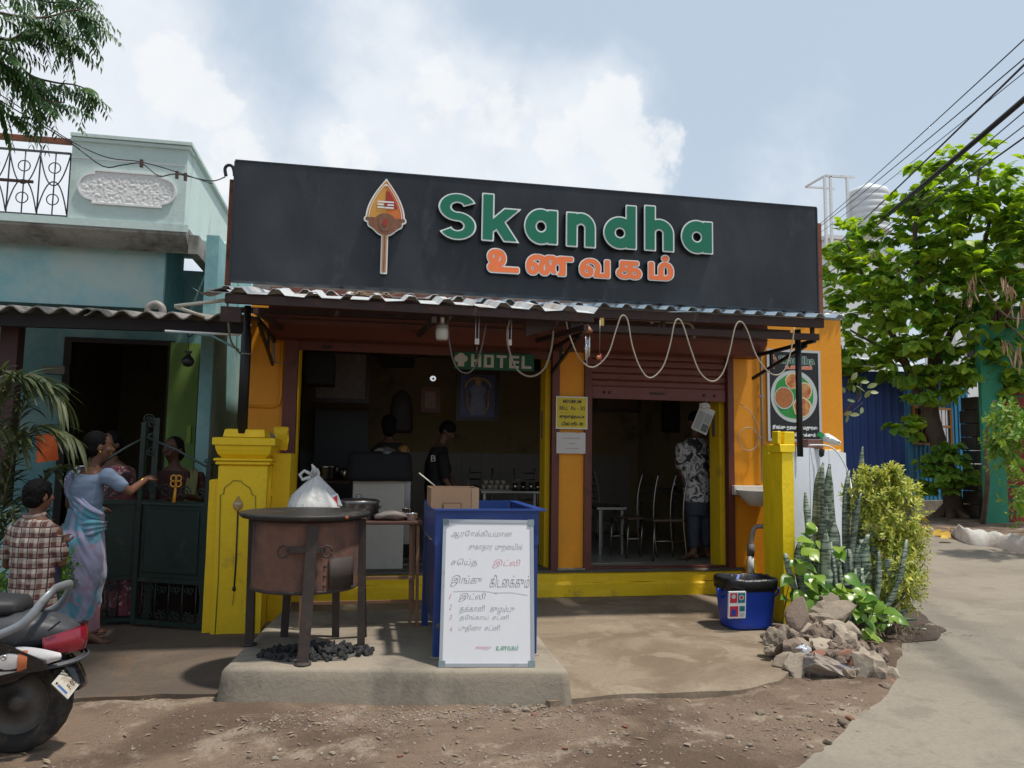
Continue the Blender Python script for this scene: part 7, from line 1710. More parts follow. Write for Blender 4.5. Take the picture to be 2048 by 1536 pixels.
bush('croton_bush','yellow green variegated croton bush right of the snake plants','bush',[(1752,1000,30,0),(1736,962,14,0),(1762,1025,42,0),(1797,1045,42,0),(1790,1090,46,-.1),(1805,990,22,0),(1782,955,10,0),(1808,1120,30,-.1),(1795,1150,38,-.2),(1800,1185,30,-.2),(1812,1085,26,0),(1760,1060,46,.1),(1728,1000,30,.2)],7.95,62,.060,CRO,blade(.42,.15,3),tint=(.15,1))
POT = leafmat('pothos_leaf',(.07,.20,.025),(.28,.40,.05),trans=.25,rough=.3)
PO_ = thing('pothos_plant',(4.2,6.0,.05),'money plant with glossy heart shaped leaves trailing over the stones','plant');hv2,hf2 = heart(.40,.22,.30);pm_ = MB().add(hv2,hf2,True).mesh('leaf',material=POT)
pts_ = []
for (x,y,r_,n,D) in ((1612,1085,22,7,6.1),(1600,1120,20,6,6.0),(1612,1165,34,13,5.95),(1640,1185,36,16,5.9),(1680,1180,34,14,5.9),(1720,1195,30,12,5.9),(1745,1215,34,14,5.85),(1770,1225,26,10,5.9),(1600,1200,26,10,5.95),(1700,1215,36,12,5.85),(1735,1250,26,8,5.8),(1672,1095,12,2,6.0),(1625,1050,18,5,6.2)):
    for k in range(n):
        a = rng.uniform(0,2*PI);q = rng.uniform(0,1)**.6*r_;pts_.append(np.array(SQ(x+q*math.cos(a),y+q*math.sin(a)*.9,D+rng.uniform(-.12,.12))))
for p in pts_:
    a = rng.uniform(0,2*PI);leafobj(hv2,hf2,'leaf',POT,PO_,p,(math.cos(a)*.7,-.5+math.sin(a)*.4,-.15+rng.normal()*.35),(rng.normal()*.3,-.6,1),rng.uniform(.075,.155),pm_)
for k in range(24): p = Vector(pts_[k*5 % len(pts_)]);MB().tube([p,p+Vector((rng.normal()*.03,.05,-.12)),Vector((p.x+rng.normal()*.04,p.y+.1,.03))],.004,5).build('stem',mat('pothos_stem',(.12,.16,.05),.6,.1,5,0),PO_)
# dry litter at the foot
m = MB()
for k in range(200):
    x,y = 4.35+rng.normal()*.2,5.85+rng.normal()*.16
    a = rng.uniform(0,PI);m.beam((x,y,.06+.05*rng.random()),(x+.05*math.cos(a),y+.05*math.sin(a),.06+.08*rng.random()),.006,.002)
m.build('plant_litter',mat('dry_litter',(.16,.11,.07),.9,.4,20,0),kind='stuff')
# branch with grey-green leaves poking past the orange corner
HB_ = thing('leafy_branch',PY(1700,800,8.3),'small grey green leafy branch poking out at the orange wall corner','branch');GL_ = leafmat('grey_green_leaf',(.10,.16,.06),(.28,.34,.16),trans=.2)
limb([PY(1680,840,8.6),PY(1700,812,8.4),PY(1718,790,8.3),PY(1722,765,8.3)],.012,.004,HB_,'twig');limb([PY(1690,825,8.5),PY(1705,822,8.3),PY(1725,805,8.3)],.008,.003,HB_,'twig');ev,ef = blade(.55,.1);gm = MB().add(ev,ef,True).mesh('leaf',material=GL_)
for (x,y) in ((1722,765),(1735,775),(1708,785),(1730,795),(1695,800),(1715,805),(1700,830),(1725,815),(1690,785),(1740,785),(1692,845),(1712,772),(1703,760),(1688,830)): leafobj(ev,ef,'leaf',GL_,HB_,PY(x,y,8.3),(rng.normal()*.7,-.3,rng.normal()*.5+.1),(rng.normal()*.4,-.9,.5),rng.uniform(.09,.14),gm)

# ------------------------------------------------------------------ rubble heap
RH = thing('rubble_heap',(3.25,5.3,0),'heap of broken stones and cement slabs beside the yellow pillar and bin','rubble')
RKS = [mat('rubble_grey',(.29,.235,.175),.95,.18,6,.7,25,dirt=((.16,.13,.10),.45,6)),mat('rubble_pale',(.38,.315,.24),.95,.15,6,.6,25,dirt=((.20,.16,.12),.4,5)),mat('rubble_brown',(.22,.165,.125),.95,.2,6,.7,30,dirt=((.12,.09,.07),.4,5)),mat('rubble_brick',(.28,.12,.075),.9,.2,6,.6,30,dirt=((.30,.25,.2),.4,6))]
def RY(py): return 4.72+(1395-py)/(1395-1200)*1.15
rocks = [(1598,1237,54,92,.10,2,'slab','large upright oval cement lump leaning on the yellow pillar'),(1662,1204,34,26,.12,0,'rock',None),(1668,1229,66,38,.16,0,'rock',None),(1657,1252,66,20,.14,1,'slab',None),(1627,1270,42,32,.12,2,'rock',None),(1682,1280,42,38,.14,1,'rock',None),(1642,1292,42,30,.12,1,'rock',None),(1556,1284,32,40,.12,0,'rock',None),
         (1583,1300,40,36,.08,2,'slab',None),(1572,1324,44,26,.10,0,'slab',None),(1593,1337,34,40,.12,1,'rock',None),(1628,1316,34,20,.08,3,'brick',None),(1700,1322,48,36,.14,3,'brick','reddish broken brick on the right of the heap'),(1741,1346,50,62,.20,1,'rock',None),(1774,1357,38,30,.14,1,'rock',None),(1780,1381,32,24,.10,3,'rock',None),(1714,1305,32,32,.12,0,'rock',None),
         (1700,1262,34,28,.12,1,'slab',None),(1640,1240,40,26,.12,0,'rock',None),(1618,1330,40,30,.12,2,'rock',None),(1690,1352,40,26,.10,0,'rock',None),(1660,1310,44,26,.12,2,'rock',None),(1716,1344,36,26,.10,1,'rock',None),(1602,1290,34,26,.10,0,'rock',None),(1645,1214,28,18,.1,1,'rock',None),(1757,1372,26,18,.08,2,'rock',None),(1612,1262,26,22,.1,1,'rock',None),(1795,1387,18,12,.06,3,'rock',None),(1565,1262,22,18,.1,2,'rock',None),(1690,1300,30,22,.1,2,'rock',None),(1540,1300,16,12,.06,0,'rock',None),(1583,1268,22,16,.1,0,'rock',None)]
for i,(x,y,w,h,d,mt,kd,lb) in enumerate(rocks):
    Y = RY(y+h*.2);c = PY(x,y,Y);s = Y/FPX;seed = 200+i
    if i == 0: bm = chunk(0,(w*s*.56,.09,h*s*.52),seed,3,.10);Mr = Matrix.Rotation(.25,3,'Y') @ Matrix.Rotation(-.25,3,'X')
    elif kd == 'rock': bm = chunk(0,(w*s*.76,d*.76,h*s*.76),seed,3,.36);Mr = Matrix.Rotation(rng.normal()*.25,3,'Y') @ Matrix.Rotation(rng.uniform(0,3),3,'Z') if abs(w-h) < 12 else Matrix.Rotation(rng.normal()*.2,3,'Y')
    else: bm = chunk(0,(w*s*.72,d*.6,h*s*.68),seed,3,.18);Mr = Matrix.Rotation(rng.normal()*.15+(.35 if h > w else -.2),3,'Y') @ Matrix.Rotation(rng.normal()*.3,3,'X')
    MB().frombm(bm,lambda q: Mr @ q + c).build({'rock': 'stone','slab': 'cement_slab','brick': 'brick'}[kd],RKS[mt],RH,label=lb)
c = PY(1650,1340,RY(1350));Mr = Matrix.Rotation(.30,3,'Y') @ Matrix.Rotation(-.55,3,'X') @ Matrix.Rotation(.15,3,'Z')
bm = bmesh.new();bmesh.ops.create_cube(bm,size=1);bmesh.ops.subdivide_edges(bm,edges=bm.edges[:],cuts=6,use_grid_fill=True)
for v in bm.verts: q = noise.noise(v.co*5);v.co = Vector((v.co.x*.36,v.co.y*.20,v.co.z*.085))+Vector((noise.noise(v.co*4),noise.noise(v.co*4+Vector((5,0,0))),noise.noise(v.co*4+Vector((0,7,0)))))*.018
MB().frombm(bm,lambda q: Mr @ q + c).build('cement_slab',mat('painted_slab',(.36,.30,.25),.85,.15,5,.4,30,dirt=((.10,.13,.20),.5,2.2)),RH,label='large tilted slab with a blue grey painted face at the front of the heap')
for k in range(3): MB().add([Mr @ Vector((-.05+.06*k+u,-.08-.0+v,.046) )+c for u,v in ((0,0),(.05,0),(.05,.05),(0,.05))],[(0,1,2,3)]).build('tile_chip',RKS[1],RH)
bm = chunk(0,(.05,.035,.035),301,3,.7);c2 = PY(1611,1299,RY(1299)-.12);MB().frombm(bm,lambda q: q+c2).build('crumpled_foil',mat('foil',(.75,.75,.78),.25,.1,20,.4,metal=.6),origin=c2,label='crumpled silver foil scrap stuck in the rubble heap',cat='foil')
m = MB()
for k in range(95):
    x = 3.38+rng.normal()*.21;y = 5.35+rng.normal()*.24;hh_ = max(0,.24*(1-math.hypot((x-3.42)/.5,(y-5.5)/.62)));bm = chunk(0,tuple(rng.uniform(.018,.055,3)),400+k,2,.35);m.frombm(bm,lambda q,x=x,y=y,hh_=hh_: q+Vector((x,y,hh_*rng.uniform(.8,1)+.01)))
m.build('rubble_core',RKS[2],RH,kind='stuff')

# ------------------------------------------------------------------ gravel and loose stones
def gravel(name,areas,n,smin,smax,mt,seed):
    r = np.random.default_rng(seed);ico = bmesh.new();bmesh.ops.create_icosphere(ico,subdivisions=1,radius=1);ico.verts.index_update();bv = np.array([v.co[:] for v in ico.verts]);bf = np.array([[v.index for v in f.verts] for f in ico.faces]);ico.free()
    V = [];F = [];o = 0
    for k in range(n):
        (cx,cy,rx,ry_) = areas[r.integers(len(areas))];x = cx+r.normal()*rx;y = cy+r.normal()*ry_
        if poly_in(x,y,apron_poly) or y > 5.2 or (-.85 < x < 1.35 and y > 4.70): continue
        s = smin+(smax-smin)*r.random()**3;q = bv*(1+.35*r.normal(size=(len(bv),1)))*np.array([s*r.uniform(.7,1.5),s*r.uniform(.7,1.3),s*r.uniform(.4,.8)]);a = r.uniform(0,6.3);c_,s_ = math.cos(a),math.sin(a);q = q@np.array([[c_,s_,0],[-s_,c_,0],[0,0,1]])
        V.append(q+np.array([x,y,gz(x,y)+s*.25]));F.append(bf+o);o += len(bv)
    V = np.concatenate(V);F = np.concatenate(F);me = bpy.data.meshes.new(name);me.from_pydata(V.tolist(),[],F.tolist());me.materials.append(mt);ob = bpy.data.objects.new(name,me);COL.objects.link(ob);ob['kind'] = 'stuff';return ob
def gp(px,py): p = PZ(px,py,0);return p.x,p.y
ar = lambda *q: [(*gp(x,y),rx,ry_) for x,y,rx,ry_ in q]
GRV = mat('gravel_grey_brown',(.26,.21,.165),.95,.45,7,.2,40);GRV2 = mat('gravel_pale',(.42,.38,.33),.95,.3,7,.2,40)
gravel('gravel',ar((620,1440,.25,.10),(780,1440,.3,.10),(900,1430,.25,.12),(1040,1415,.12,.04)),1700,.0025,.010,GRV,1)
gravel('gravel',ar((1160,1420,.22,.09),(1080,1430,.2,.10),(1300,1480,.5,.18),(900,1500,.9,.2),(500,1480,.8,.2),(1600,1470,.25,.12),(300,1420,.5,.2)),1100,.0025,.010,GRV,2)
gravel('gravel',ar((1400,1440,.5,.12),(1700,1430,.15,.2),(1250,1500,.7,.15),(700,1520,1.2,.15)),700,.0025,.012,GRV,3)
st_m = [MB().frombm(chunk(0,(1,.8,.55),500+k,2,.3)).mesh('loose_stone',material=RKS[k % 4]) for k in range(6)]
for k,(x,y,s) in enumerate([(1030,1412,.03),(1052,1420,.028),(1015,1425,.026),(1068,1428,.02),(1100,1432,.02),(665,1508,.018),(812,1503,.018),(550,1520,.022),(500,1515,.02),(800,1512,.016),(1180,1507,.02),(560,1500,.014),(1520,1428,.03),(1560,1440,.022),(1685,1455,.028),(1700,1440,.03),(1655,1490,.025),(1620,1500,.02),(1400,1440,.02),(1500,1495,.018),(1280,1530,.02),(1250,1455,.02),(1340,1445,.018),(1460,1475,.022),(1715,1465,.022),(705,1518,.018),(910,1460,.016),(1130,1500,.018),(880,1440,.02),(1705,1478,.02),(1620,1440,.02),(940,1462,.018)]):
    px_,py_ = gp(x,y);o = meshobj('loose_stone',st_m[k % 6],None,(px_,py_,gz(px_,py_)+s*.3),label='small loose stone lying on the bare earth in front of the shop',cat='stone',group='loose stones on the earth');o.scale = (s,s,s);o.rotation_euler = (0,0,rng.uniform(0,6))
# fallen yellow leaves near the tree
FL = leafmat('fallen_leaf',(.50,.25,.03),(.62,.42,.06),trans=.1)
fm = MB().add(hv2,hf2,True).mesh('fallen_leaf',material=FL)
for k,(x,y) in enumerate([(1840,1042),(1870,1068),(1850,1062),(1896,1062),(1855,1072),(1885,1072),(1950,1088),(1985,1090),(1995,1092),(1900,1085)]):
    p = PG(x,y);o = bpy.data.objects.new('fallen_leaf',fm);COL.objects.link(o);o.location = p+Vector((0,0,.05));o.rotation_euler = (rng.normal()*.4,rng.normal()*.4,rng.uniform(0,6));o.scale = (.2,.2,.2);tag(o,'yellow fallen leaf on the ground by the big tree','leaf','fallen yellow leaves')
# scattered litter: twigs, paper scraps, dry leaves on the earth
m = MB()
for k in range(420):
    x = rng.uniform(-3,3.4);y = rng.uniform(3.3,5.2)
    if poly_in(x,y,apron_poly) or poly_in(x,y,road_poly) or (-.9 < x < 1.35 and y > 4.6): continue
    a = rng.uniform(0,PI);L_ = rng.uniform(.008,.045);z = gz(x,y)+.006;w_ = rng.uniform(.002,.010);dx,dy = math.cos(a)*L_,math.sin(a)*L_;ex,ey = -math.sin(a)*w_,math.cos(a)*w_
    m.add([(x-dx,y-dy,z),(x+ex,y+ey,z+.004),(x+dx,y+dy,z+.002),(x-ex,y-ey,z+.003)],[(0,1,2,3)])
m.build('ground_litter',mat('litter_scraps',(.30,.24,.17),.9,.6,3,0,dirt=((.08,.06,.04),.6,2.5)),kind='stuff',fix=False)
# ------------------------------------------------------------------ people
def remesh(mb,voxel=.010,smooth=3,fn=None):
    me = mb.mesh('tmp',fix=True);o = bpy.data.objects.new('tmp',me);COL.objects.link(o)
    r = o.modifiers.new('r','REMESH');r.mode = 'VOXEL';r.voxel_size = voxel;s = o.modifiers.new('s','SMOOTH');s.iterations = smooth;s.factor = .6
    dg = bpy.context.evaluated_depsgraph_get();m2 = bpy.data.meshes.new_from_object(o.evaluated_get(dg));bpy.data.objects.remove(o)
    out = MB();n = [v.normal.copy() for v in m2.vertices]
    out.add([(v.co + n[i]*fn(v.co,n[i])) if fn else v.co for i,v in enumerate(m2.vertices)],[tuple(p.vertices) for p in m2.polygons],True);bpy.data.meshes.remove(m2);return out
def cap(mb,a,b,ra,rb,n=12,mid=None):
    """tapered limb with round ends"""
    a = Vector(a);b = Vector(b);d = (b-a).normalized();pts = [a-d*ra*.8,a-d*ra*.45];rs = [ra*.35,ra*.85]
    k = 5
    for i in range(k+1):
        t = i/k;pts.append(a.lerp(b,t));rs.append(ra+(rb-ra)*t+(mid or 0)*math.sin(PI*t))
    pts += [b+d*rb*.45,b+d*rb*.8];rs += [rb*.85,rb*.35];mb.tube(pts,rs,n);return mb
def axes(fwd):
    f = Vector(fwd).normalized();r = f.cross(Vector((0,0,1))).normalized();return f,r,r.cross(f)
def rotm(f): f_,r_,u_ = axes(f);return Matrix((r_,f_,u_)).transposed()
def head(mb,c,fwd,s=1.0):
    """skull, jaw, nose, ears; c = centre, height .22*s"""
    M = rotm(fwd);c = Vector(c);P = lambda x,y,z: c+M @ Vector((x*s,y*s,z*s))
    mb.ball(P(0,-.008,.022),(.074*s,.092*s,.088*s),16,12,M);mb.ball(P(0,.018,-.035),(.058*s,.070*s,.070*s),14,10,M);mb.ball(P(0,.045,-.085),(.030*s,.028*s,.024*s),10,8,M)
    cap(mb,P(0,.083,.012),P(0,.104,-.022),.010*s,.016*s,8);mb.ball(P(0,.088,-.058),(.024*s,.012*s,.011*s),8,6,M)
    for q in (-1,1): mb.ball(P(q*.074,-.006,-.012),(.010*s,.020*s,.032*s),8,8,M);mb.ball(P(q*.045,.062,-.018),(.022*s,.02*s,.02*s),8,6,M)
def face(par,c,fwd,s=1.0):
    M = rotm(fwd);c = Vector(c);P = lambda x,y,z: c+M @ Vector((x*s,y*s,z*s))
    for q in (-1,1):
        MB().ball(P(q*.030,.078,.006),(.015*s,.009*s,.008*s),10,6,M).build('eye',mat('eye_white',(.5,.48,.45),.3,.02,5,0),par);MB().ball(P(q*.030,.086,.006),(.007*s,.004*s,.007*s),8,6,M).build('pupil',DARK,par)
        MB().tube([P(q*.014,.092,.026),P(q*.032,.090,.031),P(q*.050,.078,.026)],.003*s,5).build('eyebrow',DARK,par)
    MB().tube([P(-.022,.094,-.058),P(0,.101,-.057),P(.022,.094,-.058)],[.003*s,.006*s,.003*s],6).build('lips',mat('lips',(.14,.05,.045),.5,.05,5,0),par)
def hand(mb,w,d,palm_n,s=1.0,curl=.5,side=1):
    """palm + four unequal bent fingers + thumb; w wrist, d direction, palm_n palm normal"""
    d = Vector(d).normalized();n = Vector(palm_n);n = (n-d*n.dot(d)).normalized();x = d.cross(n).normalized()*side;w = Vector(w)
    M = Matrix((x,d,n)).transposed();mb.ball(w+d*.045*s,(.040*s,.052*s,.017*s),12,8,M)
    for k,(o,L_) in enumerate(((-.028,.062),(-.010,.074),(.009,.070),(.027,.055))):
        p0 = w+d*.082*s+x*o*s;a = curl*.5;p1 = p0+(d*math.cos(a)+n*math.sin(a))*L_*.45*s;a = curl*1.1;p2 = p1+(d*math.cos(a)+n*math.sin(a))*L_*.32*s;a = curl*1.7;p3 = p2+(d*math.cos(a)+n*math.sin(a))*L_*.25*s
        mb.tube([p0-d*.012*s,p0,p1,p2,p3],[.0095*s,.0098*s,.0088*s,.0078*s,.005*s],8)
    p0 = w+d*.025*s-x*.034*s;p1 = p0-x*.022*s+d*.028*s+n*.010*s;p2 = p1+d*.030*s+n*.012*s-x*.004*s;mb.tube([w+d*.015*s-x*.02*s,p0,p1,p2],[.014*s,.013*s,.0105*s,.006*s],8)
def foot(mb,a,f,s=1.0):
    f = Vector(f).normalized();a = Vector(a);M = rotm(f);cap(mb,a+Vector((0,0,.02)),a+f*.10*s+Vector((0,0,-.035*s)),.036*s,.030*s,10);mb.ball(a-f*.025*s+Vector((0,0,-.03*s)),(.032*s,.036*s,.030*s),10,8,M);mb.ball(a+f*.135*s+Vector((0,0,-.047*s)),(.042*s,.052*s,.016*s),10,8,M)
def footfin(mb,a,f,s=1.0):
    f = Vector(f).normalized();a = Vector(a);r = f.cross(Vector((0,0,1)))
    for k,o in enumerate((-.03,-.012,.004,.018,.032)): mb.ball(a+f*(.185-.006*k*k*.5)*s+r*o*s+Vector((0,0,-.050*s)),(.010*s,.014*s,.009*s),8,6)
SKIN = mat('brown_skin',(.16,.075,.045),.5,.08,8,.06,60,spec=.35);SKIN2 = mat('dark_brown_skin',(.11,.052,.032),.5,.08,8,.06,60,spec=.35);HAIR = mat('black_hair',(.007,.006,.006),.7,.3,30,.4,90,spec=.12)
def elbowed(mb,a,b,c,ra,rb,rc): cap(mb,a,b,ra,rb);cap(mb,b,c,rb*.98,rc)
def rings_body(secs,n=40,fold=0,seed=0,fr=6):
    """secs: (centre, half width vec, half depth vec)"""
    out = []
    for i,(c,wv,dv) in enumerate(secs):
        c = Vector(c);wv = Vector(wv);dv = Vector(dv);ring = []
        for j in range(n):
            a = 2*PI*j/n;q = 1+fold*(noise.noise(Vector((math.cos(a)*fr*.4,math.sin(a)*fr*.4,i*.12+seed)))+.5*math.sin(a*fr+seed+i*.1)*(.5+.5*noise.noise(Vector((math.cos(a),math.sin(a),seed)))))
            ring.append(c+wv*math.cos(a)*q+dv*math.sin(a)*q)
        out.append(ring)
    return out
def interp(secs,n=5):
    out = []
    C = [s[0] for s in secs];Wd = [s[1] for s in secs];D = [s[2] for s in secs]
    return list(zip(smooth_path(C,n),smooth_path(Wd,n),smooth_path(D,n)))

# ---- woman in lilac and turquoise sari, reaching over the gate
W1Y = 6.45;Q1 = lambda x,y,d=0: PY(x,y,W1Y+d);k1 = W1Y/FPX
W1 = thing('person',Vector((Q1(168,1285).x,W1Y,.03)),'woman in a lilac and turquoise sari reaching over the gate','person')
fw = Vector((.86,.5,0)).normalized();rt = Vector((fw.y,-fw.x,0))     # facing right and away
hc = Q1(197,893);neck = Q1(184,930);chest = Q1(172,975);waist = Q1(170,1035);hip = Q1(160,1080)
shR = Q1(218,951,-.10);elR = Q1(258,984,-.02);wrR = Q1(290,960,.18);shL = Q1(150,948,.14);elL = Q1(140,1010,.30);wrL = Q1(190,1015,.42)
m = MB();head(m,hc,fw+Vector((0,0,-.05)),1.02);cap(m,hc+Vector((0,0,-.06)),neck+Vector((0,0,-.02)),.048,.052)
for s in rings_body([],10): pass
m.loft(rings_body(interp([(neck+Vector((0,0,-.01)),rt*.06,fw*.055),(Q1(182,946),rt*.15,fw*.075),(chest,rt*.165,fw*.105),(waist,rt*.135,fw*.10),(hip,rt*.17,fw*.13),(Q1(160,1110),rt*.16,fw*.13)],3),20));elbowed(m,shR,elR,wrR,.048,.036,.024);elbowed(m,shL,elL,wrL,.048,.036,.024)
feet = [Q1(163,1262,.12),Q1(170,1283,-.06)]
for f_ in feet: cap(m,Vector((f_.x-.03,f_.y,.45)),f_+Vector((0,0,.03)),.055,.034);foot(m,f_+Vector((0,0,.035)),(1,.15,0),.92)
b = remesh(m,.009);hand(b,wrR,(wrR-elR).normalized()+Vector((.2,.3,.05)),(0,.3,-1),.92,.7);hand(b,wrL,wrL-elL,(0,0,-1),.92,.6)
for f_ in feet: footfin(b,f_+Vector((0,0,.035)),(1,.15,0),.92)
b.build('body',SKIN,W1)
# hair with bun
M_ = rotm(fw);HP = lambda x,y,z,c=hc: c+M_ @ Vector((x,y,z))
m = MB();m.ball(HP(0,-.022,.030),(.084,.094,.092),16,12,M_);m.ball(HP(0,-.05,-.02),(.075,.07,.07),14,10,M_);m.ball(HP(0,-.115,-.03),(.055,.045,.05),12,10,M_);m.ball(HP(0,.02,.080),(.055,.045,.022),10,8,M_)
remesh(m,.009,2,lambda c,n: .003*noise.noise(c*60)).build('hair',HAIR,W1)
GO = mat('gold',(.7,.45,.12),.25,.05,5,0,metal=1)
MB().ball(HP(.080,-.004,-.042),.009).build('earring',GO,W1)
for k in range(3): MB().tube([wrR.lerp(elR,.10+.05*k)+(Vector((0,math.cos(a),math.sin(a)))*.031) for a in np.linspace(0,2*PI,15)],.003,5,cap=False).build('bangle',GO,W1)
# blouse
BL = mat('grey_blue_blouse',(.20,.26,.36),.8,.06,8,.15,60)
m = MB();m.loft(rings_body(interp([(Q1(182,948),rt*.165,fw*.085),(Q1(177,960),rt*.182,fw*.105),(chest,rt*.182,fw*.120),(Q1(172,1000),rt*.165,fw*.115),(Q1(172,1018),rt*.150,fw*.108)],4),28));cap(m,shR+Vector((-.02,.0,.0)),shR.lerp(elR,.62),.064,.055);cap(m,shL,shL.lerp(elL,.6),.062,.055)
remesh(m,.010,3,lambda c,n: .006*noise.noise(Vector((c.x*12,c.y*12,c.z*30)))).build('blouse',BL,W1)
def sarimat(name,c1,c2,c3,sc=5):
    m = bpy.data.materials.new(name);m.use_nodes = True;nt = m.node_tree;N = nt.nodes;L = nt.links;b = N['Principled BSDF'];b.inputs['Roughness'].default_value = .65;b.inputs['Sheen Weight'].default_value = .3
    tc = N.new('ShaderNodeTexCoord')
    def nz_(s,d,di=0,sc_=(1,1,1)):
        mp = N.new('ShaderNodeMapping');mp.inputs['Scale'].default_value = sc_;mp.inputs['Rotation'].default_value = (0,.5,0);L.new(tc.outputs['Object'],mp.inputs[0])
        n = N.new('ShaderNodeTexNoise');n.inputs['Scale'].default_value = s;n.inputs['Detail'].default_value = d;n.inputs['Distortion'].default_value = di;L.new(mp.outputs[0],n.inputs['Vector']);return n.outputs['Fac']
    def mx(f,a,b_,lo,hi):
        r = N.new('ShaderNodeMapRange');r.inputs['From Min'].default_value = lo;r.inputs['From Max'].default_value = hi;L.new(f,r.inputs['Value']);n = N.new('ShaderNodeMix');n.data_type = 'RGBA';L.new(r.outputs[0],n.inputs[0])
        for i,v in ((6,a),(7,b_)):
            if isinstance(v,tuple): n.inputs[i].default_value = (*v,1)
            else: L.new(v,n.inputs[i])
        return n.outputs[2]
    c = mx(nz_(sc,4,1.2,(1,1,.7)),c1,c2,.47,.55);c = mx(nz_(sc*3.2,4,1),c,c3,.58,.66);L.new(c,b.inputs['Base Color'])
    bp = N.new('ShaderNodeBump');bp.inputs['Strength'].default_value = .35;bp.inputs['Distance'].default_value = .01;L.new(nz_(26,4,.5,(1,1,.25)),bp.inputs['Height']);L.new(bp.outputs[0],b.inputs['Normal']);return m
SARI = sarimat('lilac_turquoise_sari',(.36,.35,.50),(.10,.33,.42),(.42,.26,.36))
# skirt of the sari: flared, swept to the left-back, hem higher at right
secs = interp([(Q1(171,1016),rt*.158,fw*.118),(Q1(168,1045),rt*.165,fw*.125),(Q1(158,1080),rt*.225,fw*.17),(Q1(156,1120),rt*.225,fw*.18),(Q1(154,1160),rt*.20,fw*.18),(Q1(150,1200),rt*.175,fw*.17),(Q1(146,1238),rt*.15,fw*.165)],5)
m = MB();m.loft(rings_body(secs,72,.055,2,7),True,True,True)
b = remesh(m,.011,1,lambda c,n: .016*noise.noise(Vector(((c.x+c.z*.35)*16,c.y*9,c.z*2.4)))+.007*noise.noise(Vector(((c.x+c.z*.5)*38,c.y*20,c.z*5))))
b.build('sari_skirt',SARI,W1)
# pallu across the back, over the left shoulder, and the thick wrapped fold at the waist
def strip(secs,w,th,name,mt,n=8,par=W1,amp=.012):
    p = smooth_path([s[0] for s in secs],n);nn = smooth_path([s[1] for s in secs],n);wd = smooth_path([Vector((s[2],0,0)) for s in secs],n);rings = []
    for i,c in enumerate(p):
        d = (p[min(i+1,len(p)-1)]-p[max(i-1,0)]).normalized();n_ = nn[i].normalized();s_ = d.cross(n_).normalized();w_ = wd[i].x;us = np.linspace(-1,1,17)
        f = lambda u: amp*math.sin(u*9+i*.15)+.5*amp*noise.noise(Vector((u*5,i*.12,1)))
        rings.append([c+s_*u*w_+n_*(f(u)+th) for u in us]+[c+s_*u*w_+n_*(f(u)-th) for u in reversed(us)])
    MB().loft(rings).build(name,mt,par)
bk = -fw
strip([(Q1(208,1040,-.04),rt*1.0+bk*.1,.04),(Q1(194,1038,-.13),rt+bk*.7,.06),(Q1(165,1020,-.16),rt*.5+bk,.065),(Q1(142,985,-.06),bk+rt*.1,.05),(Q1(140,950,.06),bk+Vector((0,0,.8)),.035),(Q1(160,938,.16),Vector((-.2,.1,1)),.04),(Q1(178,960,.26),fw+Vector((0,0,.3)),.06)],0,.005,'sari_pallu',SARI)
strip([(Q1(210,1052,.05),rt*.8+fw*.6,.035),(Q1(200,1054,-.12),rt+bk*.4,.045),(Q1(175,1056,-.18),rt*.6+bk,.06),(Q1(130,1062,-.04),bk-rt*.2,.06),(Q1(118,1075,.10),bk-rt,.06)],0,.010,'waist_fold',SARI,amp=.008)
m = MB();m.loft(rings_body(interp([(Q1(166,1195),rt*.10,fw*.11),(Q1(166,1230),rt*.105,fw*.115),(Q1(165,1262),rt*.11,fw*.12)],4),40,.09,5,8));m.build('petticoat',mat('pink_petticoat',(.35,.17,.20),.85,.1,6,.1),W1)
for f_ in feet: MB().box(f_+Vector((.055,0,-.022)),(.23,.08,.014),bev=.005).build('sandal',mat('brown_sandal',(.10,.06,.05),.6,.1,6,0),W1)

